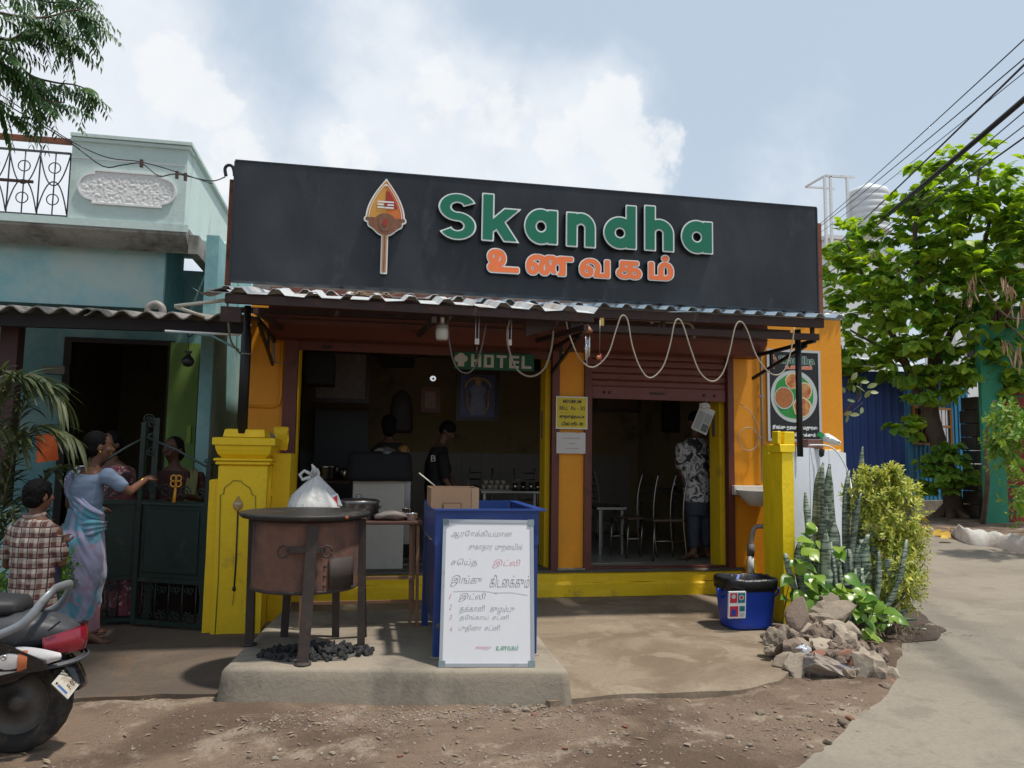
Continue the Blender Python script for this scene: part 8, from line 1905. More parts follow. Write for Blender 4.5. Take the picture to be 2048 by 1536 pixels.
# ---- boy in checked shirt
BYY = 5.75;Q2 = lambda x,y,d=0: PY(x,y,BYY+d)
B1 = thing('person',Vector((Q2(70,1190).x,BYY,.03)),'boy in a brown and cream checked shirt seen from behind the scooter','person')
bf = Vector((.55,.83,0)).normalized();br = Vector((bf.y,-bf.x,0));hb_ = Q2(78,992);nb_ = Q2(70,1026)
def plaid():
    m = bpy.data.materials.new('checked_shirt');m.use_nodes = True;nt = m.node_tree;N = nt.nodes;L = nt.links;b = N['Principled BSDF'];b.inputs['Roughness'].default_value = .85
    tc = N.new('ShaderNodeTexCoord');sp = N.new('ShaderNodeSeparateXYZ');ns = N.new('ShaderNodeTexNoise');ns.inputs['Scale'].default_value = 7;L.new(tc.outputs['Object'],ns.inputs['Vector']);vm = N.new('ShaderNodeVectorMath');vm.operation = 'SCALE';L.new(ns.outputs['Color'],vm.inputs[0]);vm.inputs['Scale'].default_value = .018;va = N.new('ShaderNodeVectorMath');L.new(tc.outputs['Object'],va.inputs[0]);L.new(vm.outputs[0],va.inputs[1]);L.new(va.outputs[0],sp.inputs[0])
    def st(v,freq,lo,hi,ph=0):
        a = N.new('ShaderNodeMath');a.operation = 'MULTIPLY_ADD';L.new(v,a.inputs[0]);a.inputs[1].default_value = freq;a.inputs[2].default_value = ph;s = N.new('ShaderNodeMath');s.operation = 'SINE';L.new(a.outputs[0],s.inputs[0]);r = N.new('ShaderNodeMapRange');r.inputs['From Min'].default_value = lo;r.inputs['From Max'].default_value = hi;L.new(s.outputs[0],r.inputs['Value']);return r.outputs[0]
    def mx(f,a,c):
        n = N.new('ShaderNodeMix');n.data_type = 'RGBA';L.new(f,n.inputs[0])
        for i,v in ((6,a),(7,c)):
            if isinstance(v,tuple): n.inputs[i].default_value = (*v,1)
            else: L.new(v,n.inputs[i])
        return n.outputs[2]
    X,Z = sp.outputs['X'],sp.outputs['Z'];c = mx(st(X,105,.0,.25),(.52,.44,.36),(.13,.045,.035));h = mx(st(Z,95,.0,.25),(.52,.44,.36),(.14,.05,.04));n = N.new('ShaderNodeMix');n.data_type = 'RGBA';n.inputs[0].default_value = .5;L.new(c,n.inputs[6]);L.new(h,n.inputs[7])
    c = mx(st(X,105,.90,.97,2.2),n.outputs[2],(.07,.03,.03));c = mx(st(Z,95,.90,.97,1.5),c,(.07,.03,.03));L.new(c,b.inputs['Base Color']);return m
m = MB();head(m,hb_,bf,.94);cap(m,hb_+Vector((0,0,-.06)),nb_+Vector((0,0,-.03)),.040,.044)
m.loft(rings_body(interp([(nb_,br*.05,bf*.05),(Q2(68,1048),br*.14,bf*.07),(Q2(66,1090),br*.15,bf*.09),(Q2(66,1180),br*.13,bf*.09),(Q2(66,1220),br*.14,bf*.10)],3),20))
shr,elr,wrr = Q2(112,1062,-.05),Q2(122,1128,.0),Q2(128,1088,.14);shl,ell,wrl = Q2(26,1060,.10),Q2(14,1130,.2),Q2(60,1100,.3);elbowed(m,shr,elr,wrr,.040,.033,.024);elbowed(m,shl,ell,wrl,.040,.032,.024)
for dx in (-.06,.07): cap(m,Vector((Q2(66,1220).x+dx,BYY,.62)),Vector((Q2(66,1220).x+dx*1.1,BYY+.02,.32)),.065,.045);cap(m,Vector((Q2(66,1220).x+dx*1.1,BYY+.02,.32)),Vector((Q2(66,1220).x+dx*1.1,BYY,.09)),.045,.030);foot(m,Vector((Q2(66,1220).x+dx*1.1,BYY,.085)),bf,.8)
b = remesh(m,.009);hand(b,wrr,wrr-elr,(0,1,0),.8,.6);hand(b,wrl,wrl-ell,(0,-1,0),.8,.6);b.build('body',SKIN,B1)
M_ = rotm(bf);HP2 = lambda x,y,z: hb_+M_ @ Vector((x,y,z));m = MB();m.ball(HP2(0,-.014,.028),(.079,.094,.090),16,12,M_);m.ball(HP2(0,-.045,-.015),(.070,.062,.066),14,10,M_);m.ball(HP2(.0,.035,.078),(.05,.04,.025),10,8,M_)
remesh(m,.009,2,lambda c,n: .007*noise.noise(c*85)+.004*noise.noise(c*40)).build('hair',HAIR,B1)
m = MB();m.loft(rings_body(interp([(Q2(69,1036),br*.085,bf*.07),(Q2(68,1048),br*.165,bf*.085),(Q2(67,1075),br*.178,bf*.112),(Q2(66,1120),br*.165,bf*.115),(Q2(64,1170),br*.168,bf*.12),(Q2(64,1215),br*.175,bf*.13)],4),32));cap(m,shr+Vector((-.03,0,.0)),shr.lerp(elr,.72),.058,.056);cap(m,shl+Vector((.02,0,0)),shl.lerp(ell,.7),.056,.055)
remesh(m,.010,2,lambda c,n: .010*noise.noise(Vector((c.x*14+c.z*6,c.y*10,c.z*22)))+.004*noise.noise(c*50)).build('checked_shirt',plaid(),B1)
m = MB();m.tube([Q2(69,1030)+(br*math.cos(a)*.062+bf*math.sin(a)*.055)+Vector((0,0,.01*math.sin(a))) for a in np.linspace(0,2*PI,22)],.014,8,cap=False);m.build('collar',MATS.get('x') or mat('shirt_collar',(.30,.22,.19),.85,.25,20,.1),B1)
m = MB()
for dx in (-.06,.07): cap(m,Vector((Q2(66,1220).x+dx,BYY,.66)),Vector((Q2(66,1220).x+dx,BYY+.02,.38)),.085,.075)
remesh(m,.012,2).build('shorts',mat('navy_shorts',(.03,.035,.06),.85,.1,6,.1),B1)
MB().tube([wrr.lerp(elr,.12)+Vector((math.cos(a),.3*math.sin(a),math.sin(a)))*.027 for a in np.linspace(0,2*PI,14)],.006,6,cap=False).build('wrist_band',BLACKP,B1)

# ---- woman behind the right gate leaf, facing the street
W2Y = 7.55;Q3 = lambda x,y,d=0: PY(x,y,W2Y+d);f3 = Vector((-.35,-.94,0)).normalized();r3 = Vector((f3.y,-f3.x,0))
W2 = thing('person',Vector((Q3(350,1200).x,W2Y,.1)),'woman in maroon blouse and yellow shawl standing behind the gate','person');h3 = Q3(346,898)
m = MB();head(m,h3,f3,1.0);cap(m,h3+Vector((0,0,-.07)),Q3(350,935),.046,.05);m.loft(rings_body(interp([(Q3(350,932),r3*.06,f3*.05),(Q3(350,948),r3*.15,f3*.07),(Q3(350,990),r3*.16,f3*.10),(Q3(350,1060),r3*.13,f3*.10),(Q3(350,1100),r3*.16,f3*.12)],3),20))
a1,a2,a3 = Q3(398,955),Q3(408,1000,-.05),Q3(370,992,-.25);elbowed(m,a1,a2,a3,.046,.036,.025);c1,c2,c3 = Q3(308,955),Q3(300,1010,-.05),Q3(335,1000,-.25);elbowed(m,c1,c2,c3,.046,.036,.025)
fp = [Vector((Q3(335,1240).x,W2Y,.14)),Vector((Q3(368,1240).x,W2Y,.14))]
for f_ in fp: cap(m,f_+Vector((0,0,.6)),f_,.07,.035);foot(m,f_+Vector((0,0,.03)),f3,.9)
b = remesh(m,.010);hand(b,a3,a3-a2,(0,0,-1),.9,.7);hand(b,c3,c3-c2,(0,0,-1),.9,.7);b.build('body',SKIN2,W2);face(W2,h3,f3,1.0)
M_ = rotm(f3);m = MB();m.ball(h3+M_ @ Vector((0,-.022,.030)),(.086,.090,.090),16,12,M_);m.ball(h3+M_ @ Vector((0,-.06,-.03)),(.08,.06,.09),14,10,M_);remesh(m,.010,2).build('hair',HAIR,W2)
m = MB();m.loft(rings_body(interp([(Q3(350,942),r3*.14,f3*.08),(Q3(350,958),r3*.18,f3*.10),(Q3(350,1000),r3*.175,f3*.125),(Q3(350,1050),r3*.16,f3*.12)],4),24));cap(m,a1,a1.lerp(a2,.7),.062,.055);cap(m,c1,c1.lerp(c2,.7),.062,.055)
remesh(m,.011,2,lambda c,n: .006*noise.noise(c*20)).build('blouse',mat('maroon_blouse',(.07,.022,.022),.8,.3,14,.1,dirt=((.22,.16,.06),.3,22)),W2)
m = MB();m.loft(rings_body(interp([(Q3(350,1045),r3*.16,f3*.125),(Q3(350,1090),r3*.20,f3*.16),(Q3(350,1170),r3*.20,f3*.17),(Q3(350,1228),r3*.22,f3*.19)],5),48,.06,3,8));m.build('skirt',mat('dark_skirt',(.045,.025,.025),.85,.2,6,.2),W2)
strip([(Q3(372,1060,-.14),f3,.05),(Q3(378,1000,-.15),f3,.055),(Q3(384,955,-.10),f3+Vector((0,0,.3)),.05),(Q3(384,938,.03),Vector((0,0,1)),.05)],0,.005,'shawl',mat('yellow_shawl',(.26,.24,.10),.85,.15,10,.1),par=W2)
# ---- woman in maroon sari half hidden behind the first one
W3Y = 7.25;Q4 = lambda x,y,d=0: PY(x,y,W3Y+d);f4 = Vector((-.5,-.86,0)).normalized();r4 = Vector((f4.y,-f4.x,0));W3 = thing('person',Vector((Q4(250,1200).x,W3Y,.1)),'woman in a maroon patterned sari mostly hidden behind the lilac sari','person');h4 = Q4(222,888)
m = MB();head(m,h4,f4,.98);cap(m,h4+Vector((0,0,-.07)),Q4(226,925),.045,.05);m.loft(rings_body(interp([(Q4(228,922),r4*.06,f4*.05),(Q4(230,938),r4*.14,f4*.07),(Q4(232,980),r4*.15,f4*.10),(Q4(236,1060),r4*.13,f4*.10)],3),20))
a1,a2,a3 = Q4(258,945),Q4(263,995,-.03),Q4(270,1030,-.08);elbowed(m,a1,a2,a3,.043,.033,.022);fp = [Vector((Q4(262,1240).x,W3Y,.14)),Vector((Q4(285,1240).x-.25,W3Y,.14))]
for f_ in fp: cap(m,f_+Vector((0,0,.4)),f_,.06,.035);foot(m,f_+Vector((0,0,.03)),f4,.9)
b = remesh(m,.010);hand(b,a3,(.12,-.15,-1),(-.6,-.6,0),.95,.3);b.build('body',SKIN,W3);face(W3,h4,f4,.98)
M_ = rotm(f4);m = MB();m.ball(h4+M_ @ Vector((0,-.022,.030)),(.084,.090,.090),16,12,M_);m.ball(h4+M_ @ Vector((0,-.06,-.03)),(.078,.06,.08),14,10,M_);remesh(m,.010,2).build('hair',HAIR,W3)
MS = sarimat('maroon_pattern_sari',(.16,.02,.035),(.12,.018,.03),(.48,.36,.36),9)
m = MB();m.loft(rings_body(interp([(Q4(231,932),r4*.13,f4*.08),(Q4(232,950),r4*.17,f4*.10),(Q4(234,990),r4*.165,f4*.12),(Q4(238,1050),r4*.15,f4*.12),(Q4(246,1090),r4*.18,f4*.15),(Q4(252,1160),r4*.18,f4*.16),(Q4(255,1225),r4*.19,f4*.17)],4),48,.05,4,8));cap(m,a1,a1.lerp(a2,.6),.056,.05);remesh(m,.011,2,lambda c,n: .008*noise.noise(Vector((c.x*25,c.y*25,c.z*4)))).build('sari',MS,W3)

# ---- man in camouflage shirt in the right doorway, seen from behind
M1Y = PZ(1395,1118,ZF).y;Q5 = lambda x,y,d=0: PY(x,y,M1Y+d);f5 = Vector((-.35,.94,0)).normalized();r5 = Vector((f5.y,-f5.x,0))
MN = thing('person',Vector((Q5(1395,1118).x,M1Y,ZF)),'barefoot man in black and white camouflage shirt standing in the right doorway','person');h5 = Q5(1389,842,.03)
m = MB();head(m,h5,f5,.98);cap(m,h5+Vector((0,0,-.07)),Q5(1392,878),.05,.055);m.loft(rings_body(interp([(Q5(1392,874),r5*.06,f5*.05),(Q5(1391,888),r5*.16,f5*.075),(Q5(1391,930),r5*.17,f5*.11),(Q5(1392,990),r5*.14,f5*.10),(Q5(1396,1020),r5*.15,f5*.12)],3),20))
a1,a2,a3 = Q5(1360,895),Q5(1364,945,.05),Q5(1372,975,.22);elbowed(m,a1,a2,a3,.05,.040,.028);c1,c2,c3 = Q5(1424,897),Q5(1428,945,.06),Q5(1410,970,.25);elbowed(m,c1,c2,c3,.05,.04,.028)
an = [Q5(1388,1108,-.06),Q5(1414,1104,.08)];kn = [Q5(1388,1060,-.02),Q5(1411,1060,.06)];hp = [Q5(1386,982),Q5(1404,982)]
for h_,k_2,a_2 in zip(hp,kn,an): cap(m,h_,k_2,.085,.06);cap(m,k_2,a_2,.058,.038);foot(m,Vector((a_2.x,a_2.y,ZF+.065)),Vector((-.8,.25,0)) if a_2 is an[0] else f5,1.0)
b = remesh(m,.010);hand(b,a3,a3-a2,(1,0,0),1,.5);hand(b,c3,c3-c2,(-1,0,0),1,.5)
for i_,a_2 in enumerate(an): footfin(b,Vector((a_2.x,a_2.y,ZF+.065)),Vector((-.8,.25,0)) if i_ == 0 else f5)
b.build('body',SKIN,MN);M_ = rotm(f5);m = MB();m.ball(h5+M_ @ Vector((0,-.016,.032)),(.082,.094,.090),16,12,M_);m.ball(h5+M_ @ Vector((0,-.045,-.01)),(.072,.06,.065),14,10,M_);remesh(m,.010,2).build('hair',HAIR,MN)
def camo():
    m = bpy.data.materials.new('camouflage_shirt');m.use_nodes = True;nt = m.node_tree;N = nt.nodes;L = nt.links;b = N['Principled BSDF'];b.inputs['Roughness'].default_value = .85;tc = N.new('ShaderNodeTexCoord');n = N.new('ShaderNodeTexNoise');n.inputs['Scale'].default_value = 9;n.inputs['Detail'].default_value = 2.5;n.inputs['Distortion'].default_value = 1.2;L.new(tc.outputs['Object'],n.inputs['Vector']);r = N.new('ShaderNodeValToRGB');r.color_ramp.interpolation = 'CONSTANT'
    r.color_ramp.elements[0].color = (.03,.03,.035,1);r.color_ramp.elements[1].position = .44;r.color_ramp.elements[1].color = (.16,.16,.17,1);e = r.color_ramp.elements.new(.50);e.color = (.58,.56,.55,1);e = r.color_ramp.elements.new(.60);e.color = (.24,.24,.25,1);L.new(n.outputs['Fac'],r.inputs[0]);L.new(r.outputs[0],b.inputs['Base Color']);return m
m = MB();m.loft(rings_body(interp([(Q5(1392,876),r5*.10,f5*.07),(Q5(1391,888),r5*.185,f5*.10),(Q5(1391,915),r5*.20,f5*.13),(Q5(1393,960),r5*.185,f5*.13),(Q5(1397,1003),r5*.20,f5*.145)],4),32));cap(m,a1+Vector((.02,0,0)),a1.lerp(a2,.7),.075,.07);cap(m,c1,c1.lerp(c2,.7),.075,.07)
remesh(m,.010,2,lambda c,n: .009*noise.noise(Vector((c.x*12,c.y*12,c.z*18)))).build('camouflage_shirt',camo(),MN)
m = MB()
for h_,k_2,a_2 in zip(hp,kn,an): cap(m,h_,k_2,.10,.075);cap(m,k_2,k_2.lerp(a_2,.62),.073,.062)
m.loft(rings_body(interp([(Q5(1393,978),r5*.15,f5*.11),(Q5(1394,1005),r5*.175,f5*.135),(Q5(1396,1030),r5*.16,f5*.125)],3),20));remesh(m,.010,2,lambda c,n: .006*noise.noise(Vector((c.x*14,c.y*14,c.z*26)))).build('jeans',mat('faded_jeans',(.055,.065,.085),.85,.25,5,.15,60),MN)
# ---- cook in black shirt bending over the counter
M2Y = 8.9;Q6 = lambda x,y,d=0: PY(x,y,M2Y+d);f6 = Vector((.9,-.35,0)).normalized();r6 = Vector((f6.y,-f6.x,0));CK = thing('person',Vector((Q6(880,1100).x,M2Y,ZF)),'man in a black shirt with head bowed behind the cardboard box','person');h6 = Q6(895,862)
m = MB();head(m,h6,f6+Vector((0,0,-.7)),1.0);cap(m,h6+Vector((-.03,0,-.05)),Q6(880,893),.05,.055);m.loft(rings_body(interp([(Q6(880,888),r6*.07,f6*.06),(Q6(877,902),r6*.17,f6*.08),(Q6(874,940),r6*.18,f6*.12),(Q6(878,1000),r6*.16,f6*.12),(Q6(880,1040),r6*.16,f6*.12)],3),20))
a1,a2,a3 = Q6(884,915,-.18),Q6(890,960,-.2),Q6(910,985,-.22);elbowed(m,a1,a2,a3,.05,.04,.028);c1,c2,c3 = Q6(884,912,.17),Q6(896,950,.2),Q6(912,975,.15);elbowed(m,c1,c2,c3,.05,.04,.028)
for dx in (-.09,.09): cap(m,Q6(880,1040)+r6*dx,Vector((Q6(880,1040).x,M2Y,ZF+.5))+r6*dx,.085,.06);cap(m,Vector((Q6(880,1040).x,M2Y,ZF+.5))+r6*dx,Vector((Q6(880,1040).x,M2Y,ZF+.1))+r6*dx,.06,.04);foot(m,Vector((Q6(880,1040).x,M2Y,ZF+.065))+r6*dx,f6)
b = remesh(m,.011);hand(b,a3,a3-a2,(0,0,-1),1,.8);hand(b,c3,c3-c2,(0,0,-1),1,.8);b.build('body',SKIN2,CK);M_ = rotm(f6+Vector((0,0,-.7)));m = MB();m.ball(h6+M_ @ Vector((0,-.014,.035)),(.084,.096,.088),16,12,M_);m.ball(h6+M_ @ Vector((0,-.045,-.005)),(.074,.06,.065),14,10,M_);remesh(m,.011,2).build('hair',HAIR,CK)
m = MB();m.loft(rings_body(interp([(Q6(880,893),r6*.11,f6*.08),(Q6(877,904),r6*.19,f6*.10),(Q6(874,940),r6*.20,f6*.14),(Q6(878,1010),r6*.19,f6*.15)],4),28));cap(m,a1,a1.lerp(a2,.8),.07,.062);cap(m,c1,c1.lerp(c2,.8),.07,.062);remesh(m,.011,2,lambda c,n: .007*noise.noise(c*16)).build('black_shirt',mat('black_shirt',(.012,.012,.014),.85,.2,6,.1),CK)
fit_text('B',FY(0,a1.y-.075,0),Q6(884,0,-.2).x,Q6(893,0,-.2).x,Q6(888,923,-.2).z,Q6(888,911,-.2).z,.0,'print',CRM,CK)
m = MB()
for dx in (-.09,.09): cap(m,Q6(880,1025)+r6*dx,Vector((Q6(880,1040).x,M2Y,ZF+.12))+r6*dx,.10,.065)
remesh(m,.013,2).build('trousers',mat('dark_trousers',(.02,.02,.022),.85,.2,6,.1),CK)
# ---- person seated behind the black cloth, with gold patterned sleeve
M3Y = 9.0;Q7 = lambda x,y,d=0: PY(x,y,M3Y+d);f7 = Vector((-.2,.98,0)).normalized();r7 = Vector((f7.y,-f7.x,0));SD = thing('person',Vector((Q7(790,1100).x,M3Y,ZF)),'person in dark clothes with a gold patterned sleeve behind the black cloth','person');h7 = Q7(777,850)
m = MB();head(m,h7,f7,1.0);cap(m,h7+Vector((0,0,-.07)),Q7(779,885),.05,.055);m.loft(rings_body(interp([(Q7(779,880),r7*.07,f7*.06),(Q7(782,893),r7*.17,f7*.08),(Q7(785,950),r7*.18,f7*.12),(Q7(786,1040),r7*.17,f7*.13)],3),20));a1,a2,a3 = Q7(806,900,-.05),Q7(818,950,-.05),Q7(800,990,.15);elbowed(m,a1,a2,a3,.05,.04,.028);c1,c2,c3 = Q7(752,905),Q7(745,950),Q7(765,990,.15);elbowed(m,c1,c2,c3,.05,.04,.028)
for dx in (-.09,.09): cap(m,Q7(786,1040)+r7*dx,Vector((Q7(786,1040).x,M3Y,ZF+.1))+r7*dx,.085,.04);foot(m,Vector((Q7(786,1040).x,M3Y,ZF+.065))+r7*dx,f7)
b = remesh(m,.011);hand(b,a3,a3-a2,(0,0,-1),1,.8);hand(b,c3,c3-c2,(0,0,-1),1,.8);b.build('body',SKIN2,SD);M_ = rotm(f7);m = MB();m.ball(h7+M_ @ Vector((0,-.022,.030)),(.09,.096,.095),16,12,M_);m.ball(h7+M_ @ Vector((0,-.05,-.05)),(.08,.07,.09),14,10,M_);remesh(m,.011,2).build('hair',HAIR,SD)
m = MB();m.loft(rings_body(interp([(Q7(779,885),r7*.11,f7*.08),(Q7(782,896),r7*.19,f7*.10),(Q7(785,950),r7*.20,f7*.14),(Q7(786,1060),r7*.21,f7*.17),(Q7(786,1110),r7*.22,f7*.18)],4),28));cap(m,c1,c1.lerp(c2,.8),.07,.062);remesh(m,.011,2).build('dark_clothes',mat('dark_clothes',(.011,.011,.012),.85,.2,6,.1),SD)
m = MB();cap(m,a1,a1.lerp(a2,.8),.072,.066);remesh(m,.010,2).build('gold_sleeve',mat('gold_pattern_cloth',(.42,.22,.06),.6,.3,14,.1,dirt=((.10,.03,.01),.6,26)),SD)
# ------------------------------------------------------------------ scooter, rear end towards the right
GPL = mat('dark_grey_scooter_plastic',(.045,.047,.052),.5,.12,8,.12,90,dirt=((.12,.11,.10),.3,10));BPL = mat('black_scooter_paint',(.010,.010,.012),.22,.1,4,0,coat=.6,dirt=((.05,.045,.04),.25,8));SEAT = mat('black_seat_vinyl',(.022,.022,.024),.55,.1,6,.2,90,dirt=((.06,.055,.05),.2,8))
SILV = mat('silver_painted_rail',(.27,.285,.30),.38,.08,8,.03,metal=.45,dirt=((.12,.11,.10),.2,9));REDL = mat('red_tail_lens',(.22,.008,.022),.18,.15,25,.1,60,coat=.8);CLR = mat('clear_lens',(.62,.60,.58),.12,.06,18,.25,40,coat=.8);RUB = mat('tyre_rubber',(.022,.020,.018),.85,.2,8,.2,50,dirt=((.10,.075,.055),.55,5))
CYS = 4.27;HW = .17
SC = thing('scooter',(-2.05,CYS,0),'black and grey scooter cut by the left edge with red tail lamp and number plate','scooter')
def sx(px,py,Y=CYS): return PY(px,py,Y)
def sec(x,zl,zh,hw,cy=CYS,n=24,p=3):
    out = []
    for j in range(n):
        a = 2*PI*j/n;c_,s_ = math.cos(a),math.sin(a);q = (abs(c_)**p+abs(s_)**p)**(-1/p);out.append((x+.0*s_,cy+hw*q*c_,(zl+zh)/2+(zh-zl)/2*q*s_))
    return out
tail = sx(163,1283,CYS);zt0 = tail.z;xt = tail.x-.01
seat_t = sx(60,1196,CYS+.05).z
def slope(x): return seat_t-.02-.30*max(0,(x-(xt-.36)))
# body panels, lofted front to back (forward is -x)
MB().loft([sec(x,zl,zh,hw) for x,zl,zh,hw in ((xt-1.15,.36,.62,.13),(xt-.9,.34,.64,.17),(xt-.6,.36,.645,.185),(xt-.40,.42,.665,.18),(xt-.26,.46,.675,.165),(xt-.18,.49,.660,.150),(xt-.10,.51,.635,.125),(xt-.04,.53,.605,.085),(xt-.01,.545,.585,.05))]).build('tail_body',GPL,SC)
MB().loft([sec(x,zl,zh,hw) for x,zl,zh,hw in ((xt-1.1,.30,.45,.15),(xt-.6,.26,.47,.192),(xt-.42,.28,.49,.190),(xt-.22,.34,.50,.168),(xt-.06,.44,.52,.11),(xt+.0,.48,.535,.05))]).build('lower_cowl',BPL,SC)
# seat
MB().loft([sec(x,zl,zh,hw,p=3.5) for x,zl,zh,hw in ((xt-1.08,.66,.70,.06),(xt-1.0,.645,.735,.11),(xt-.8,.64,.73,.14),(xt-.62,.64,.735,.15),(xt-.42,.645,.745,.15),(xt-.28,.655,.735,.12),(xt-.24,.665,.71,.06))]).build('seat',SEAT,SC)
MB().tube([(xt-1.0,CYS-.145,.655),(xt-.6,CYS-.155,.655),(xt-.36,CYS-.14,.665)],.006,6).build('seat_piping',GPL,SC)
# grab rail
ny = CYS-.21
rp_ = [sx(-90,1300,ny),sx(-20,1277,ny),sx(35,1254,ny),sx(62,1232,ny+.01),sx(84,1204,ny+.04),sx(103,1184,ny+.09),(sx(112,1176,CYS).x,CYS,sx(112,1176,CYS).z)]
fr_ = [(p[0],2*CYS-p[1],p[2]) for p in reversed(rp_[:-1])]
pp = smooth_path(rp_+fr_,6);m = MB();rings = []
for i,p in enumerate(pp):
    d = (pp[min(i+1,len(pp)-1)]-pp[max(i-1,0)]).normalized();up = Vector((0,0,1));s_ = d.cross(up).normalized();u_ = s_.cross(d).normalized()
    rings.append([p+s_*.012*math.cos(a)+u_*.021*math.sin(a) for a in np.linspace(0,2*PI,12,endpoint=False)])
m.loft(rings).build('grab_rail',SILV,SC)
MB().beam((xt-.20,CYS,.64),(sx(106,1182,CYS).x-.01,CYS,sx(106,1182,CYS).z),.03,.025).build('rail_stay',GPL,SC)
for k in range(2): a = sx(96+8*k,1262-6*k,CYS-.155);MB().beam(a,a+Vector((.03,.012,.028)),.006,.008).build('cowl_slot',DARK,SC)
# tail lamp: wraps the tail; indicator lens below it on the near side
def wrap(a0,a1,zf,off,n=18,rows=6,par=SC):
    """patch on the tail surface: angle range round the tail end, zf(t)->(z0,z1)"""
    out = []
    for i in range(n+1):
        t = i/n;a = a0+(a1-a0)*t;z0,z1 = zf(t);col = []
        for k in range(rows+1):
            u = k/rows;z = z0+(z1-z0)*u;bul = off+.010*math.sin(PI*u)
            col.append((xt-.26+(.285+bul)*math.cos(a),CYS+(.175+bul)*math.sin(a),z))
        out.append(col)
    vs = [p for c in out for p in c];r = rows+1;m = MB();m.add(vs,[(i*r+k,i*r+k+1,(i+1)*r+k+1,(i+1)*r+k) for i in range(n) for k in range(rows)],True)
    back = [(xt-.26+(p[0]-(xt-.26))*.93,CYS+(p[1]-CYS)*.93,p[2]) for p in vs];m.add(back,[(i*r+k,(i+1)*r+k,(i+1)*r+k+1,i*r+k+1) for i in range(n) for k in range(rows)],True);return m
zr = sx(150,1250).z
wrap(R(-58),R(58),lambda t: (.475+.012*abs(2*t-1),.590-.03*abs(2*t-1)**2),.0).build('tail_lamp',REDL,SC)
wrap(R(-116),R(-44),lambda t: (.385+.075*t,.475+.060*math.sin(PI*min(1,t*.8+.12))),.030).build('indicator_lens',CLR,SC,label='clear rear indicator lens nearest the camera')
wrap(R(52),R(112),lambda t: (.465-.05*t,.535-.04*t),.006).build('indicator_lens',CLR,SC)
wrap(R(-78),R(-71),lambda t: (.425,.52),.034).build('indicator_bulb',mat('amber_bulb',(.5,.15,.06),.3,.2,12,0),SC)
wrap(R(-120),R(60),lambda t: (.395+.055*t,.412+.06*t),.012).build('lens_lip',GPL,SC)
# black side bracket bar with bolt (foot of the rail / crash bar)
a = sx(-30,1262,CYS-.24);b = sx(0,1290,CYS-.24);c = sx(88,1330,CYS-.20);d = sx(86,1345,CYS-.20)
m = MB();q = [sx(-40,1285,CYS-.22),sx(8,1288,CYS-.22),sx(88,1322,CYS-.20),sx(90,1338,CYS-.20),sx(60,1342,CYS-.20),sx(-40,1345,CYS-.22)];m.loft([[Vector((p.x,p.y+dy,p.z)) for p in q] for dy in (0,.035)],smooth=False);m.build('side_panel',BPL,SC)
MB().lathe([(.014,0),(.014,.006),(.008,.010),(.006,.006)],sx(8,1315,CYS-.225),16,rot=Matrix.Rotation(PI/2,3,'X')).build('bolt',CHROME,SC)
# number plate
pc = [PY(112,1360,4.10),PY(145,1322,4.30),PY(169,1355,4.28),PY(136,1398,4.08)]      # top-near, top-far, bottom-far, bottom-near
u = ((pc[1]-pc[0])+(pc[2]-pc[3]))/2;v = ((pc[0]-pc[3])+(pc[1]-pc[2]))/2;Mn_ = frame(pc[3],u,v);pw_,ph_ = u.length,v.length
NPL = thing('number_plate',(0,0,0),None,None);NPL.parent = SC;NPL.location = pc[3]-SC.location
quadbox(Mn_,0,pw_,0,ph_,-.004,0).build('plate',mat('plate_rim_white',(.50,.50,.46),.5,.1,12,0),NPL)
quadbox(Mn_,.008,pw_-.008,.007,ph_-.007,.0005,.0015).build('plate_face',mat('dusty_plate_face',(.50,.45,.37),.6,.1,9,.05,dirt=((.27,.20,.14),.55,9)),NPL)
INKP = mat('plate_ink',(.03,.03,.03),.6,.1,5,0)
fit_text('70',Mn_,pw_*.62,pw_*.80,ph_*.58,ph_*.82,.002,'lettering',INKP,NPL,.02);fit_text('F 0533',Mn_,pw_*.30,pw_*.90,ph_*.16,ph_*.44,.002,'lettering',INKP,NPL,.02);fit_text('TN',Mn_,pw_*.34,pw_*.52,ph_*.58,ph_*.82,.002,'lettering',mat('faded_ink',(.25,.20,.15),.7,.1,5,0),NPL,.0)
quadbox(Mn_,.012,.03,.02,ph_*.75,.0018,.0022).build('blue_strip',mat('plate_blue',(.05,.12,.3),.6,.1,5,0),NPL)
for x in (.10,.90): MB().ball(Mn_ @ Vector((pw_*x,ph_*.84,.003)),.006).build('rivet',DARK,NPL)
MB().beam((xt-.10,CYS,.42),((pc[0]+pc[1])/2),.10,.02).build('plate_stay',BPL,SC)
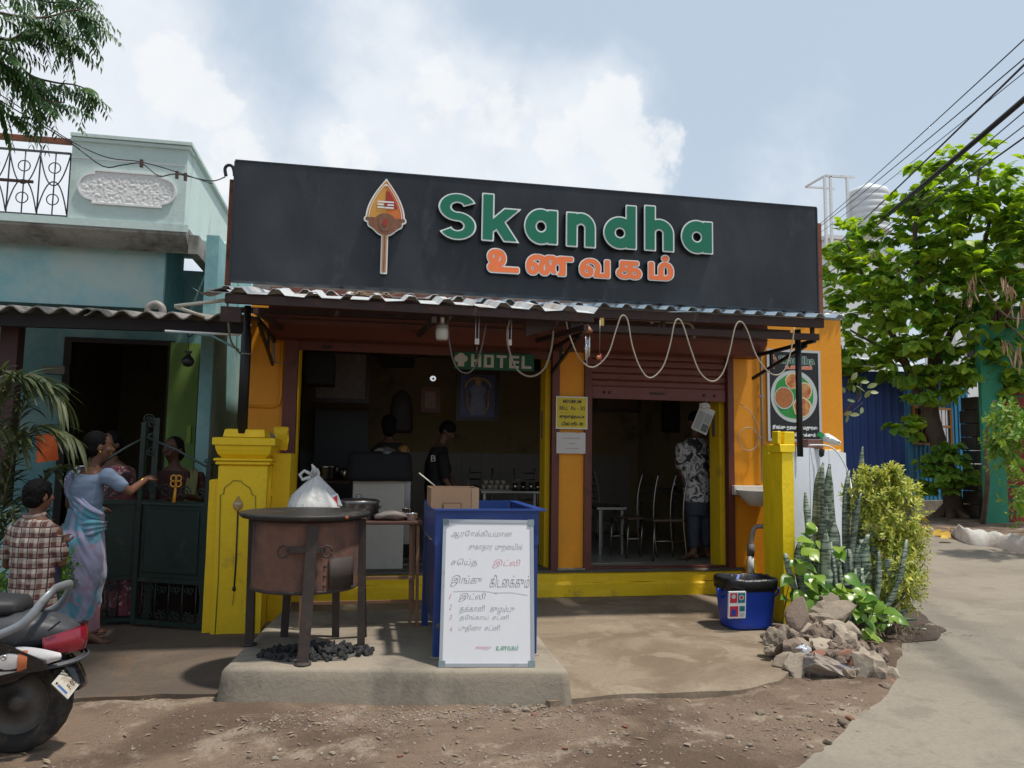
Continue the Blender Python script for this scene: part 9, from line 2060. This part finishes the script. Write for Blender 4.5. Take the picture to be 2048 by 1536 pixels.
# mudguard, wheel, exhaust
wc = Vector((xt-.25,CYS,.235));WR = .235
m = MB();rings = []
for a in np.linspace(R(12),R(150),22): rings.append([(wc.x+math.cos(a)*r,CYS+y,wc.z+math.sin(a)*r) for y,r in ((-.075,WR+.03),(-.06,WR+.055),(0,WR+.065),(.06,WR+.055),(.075,WR+.03),(.06,WR+.04),(0,WR+.05),(-.06,WR+.04))])
m.loft(rings).build('mudguard',BPL,SC)
WH = thing('rear_wheel',(0,0,0),None,None);WH.parent = SC;WH.location = wc-SC.location
def wheel(wc,par):
    n = 60;prof = [(.62,-.045),(.80,-.055),(.93,-.050),(.985,-.032),(1.0,0),(.985,.032),(.93,.050),(.80,.055),(.62,.045)]
    m = MB();m.loft([[(wc.x+math.cos(2*PI*i/n)*WR*(r+(.012 if (i+j) % 3 == 0 and r > .92 else 0)),wc.y+y,wc.z+math.sin(2*PI*i/n)*WR*(r+(.012 if (i+j) % 3 == 0 and r > .92 else 0))) for j,(r,y) in enumerate(prof)] for i in range(n+1)],cap=False);m.build('tyre',RUB,par)
    RM = Matrix.Rotation(PI/2,3,'X');MB().lathe([(.02,-.05),(.04,-.045),(.05,-.02),(WR*.58,-.03),(WR*.63,-.045),(WR*.63,.045),(WR*.58,.03),(.05,.02),(.04,.045),(.02,.05)],wc,32,rot=RM).build('rim',mat('dusty_rim',(.10,.09,.08),.5,.2,8,.1,metal=.5),par)
wheel(wc,WH)
m = MB();m.loft([[(x,CYS-.19+r*.8*math.cos(a),z+r*math.sin(a)) for a in np.linspace(0,2*PI,18,endpoint=False)] for x,z,r in ((xt-.95,.20,.03),(xt-.80,.21,.055),(xt-.45,.235,.058),(xt-.36,.24,.050),(xt-.345,.24,.03))]);m.build('exhaust',mat('dull_aluminium',(.36,.38,.36),.45,.08,8,.05,metal=.4),SC)
MB().box((xt-.55,CYS-.12,.22),(.30,.12,.16),bev=.03).build('engine_case',mat('dirty_engine_case',(.12,.11,.10),.6,.2,10,.2,metal=.4,dirt=((.06,.05,.04),.5,8)),SC)
MB().beam((xt-.42,CYS-.15,.24),(xt-.22,CYS-.10,.45),.03,.03).build('shock_absorber',STEELD,SC)
# front half (outside the picture, seen only from the side)
MB().loft([sec(x,zl,zh,hw) for x,zl,zh,hw in ((xt-1.55,.18,.26,.10),(xt-1.4,.20,.27,.17),(xt-1.1,.20,.30,.17))]).build('floorboard',GPL,SC)
MB().loft([[(x,CYS+y,z) for y in (-w_,-w_*.5,0,w_*.5,w_)] + [(x-.04,CYS+y,z) for y in (w_,w_*.5,0,-w_*.5,-w_)] for x,z,w_ in ((xt-1.5,.25,.16),(xt-1.58,.5,.20),(xt-1.52,.75,.17),(xt-1.47,.88,.10))]).build('leg_shield',BPL,SC)
MB().tube([(xt-1.42,CYS-.32,.97),(xt-1.48,CYS-.1,.95),(xt-1.48,CYS+.1,.95),(xt-1.42,CYS+.32,.97)],.016,10).build('handlebar',BPL,SC)
MB().ball((xt-1.53,CYS,.93),(.09,.13,.08),16,10).build('headlamp_cowl',BPL,SC);FWH = thing('front_wheel',(0,0,0),None,None);FWH.parent = SC;wf = Vector((xt-1.62,CYS,.235));FWH.location = wf-SC.location;wheel(wf,FWH)
MB().beam((xt-1.5,CYS,.85),(xt-1.62,CYS,.235),.05,.05).build('front_fork',STEELD,SC)
print('objects',len(bpy.data.objects),'tris',sum(len(o.data.polygons) for o in bpy.data.objects if o.type == 'MESH'))
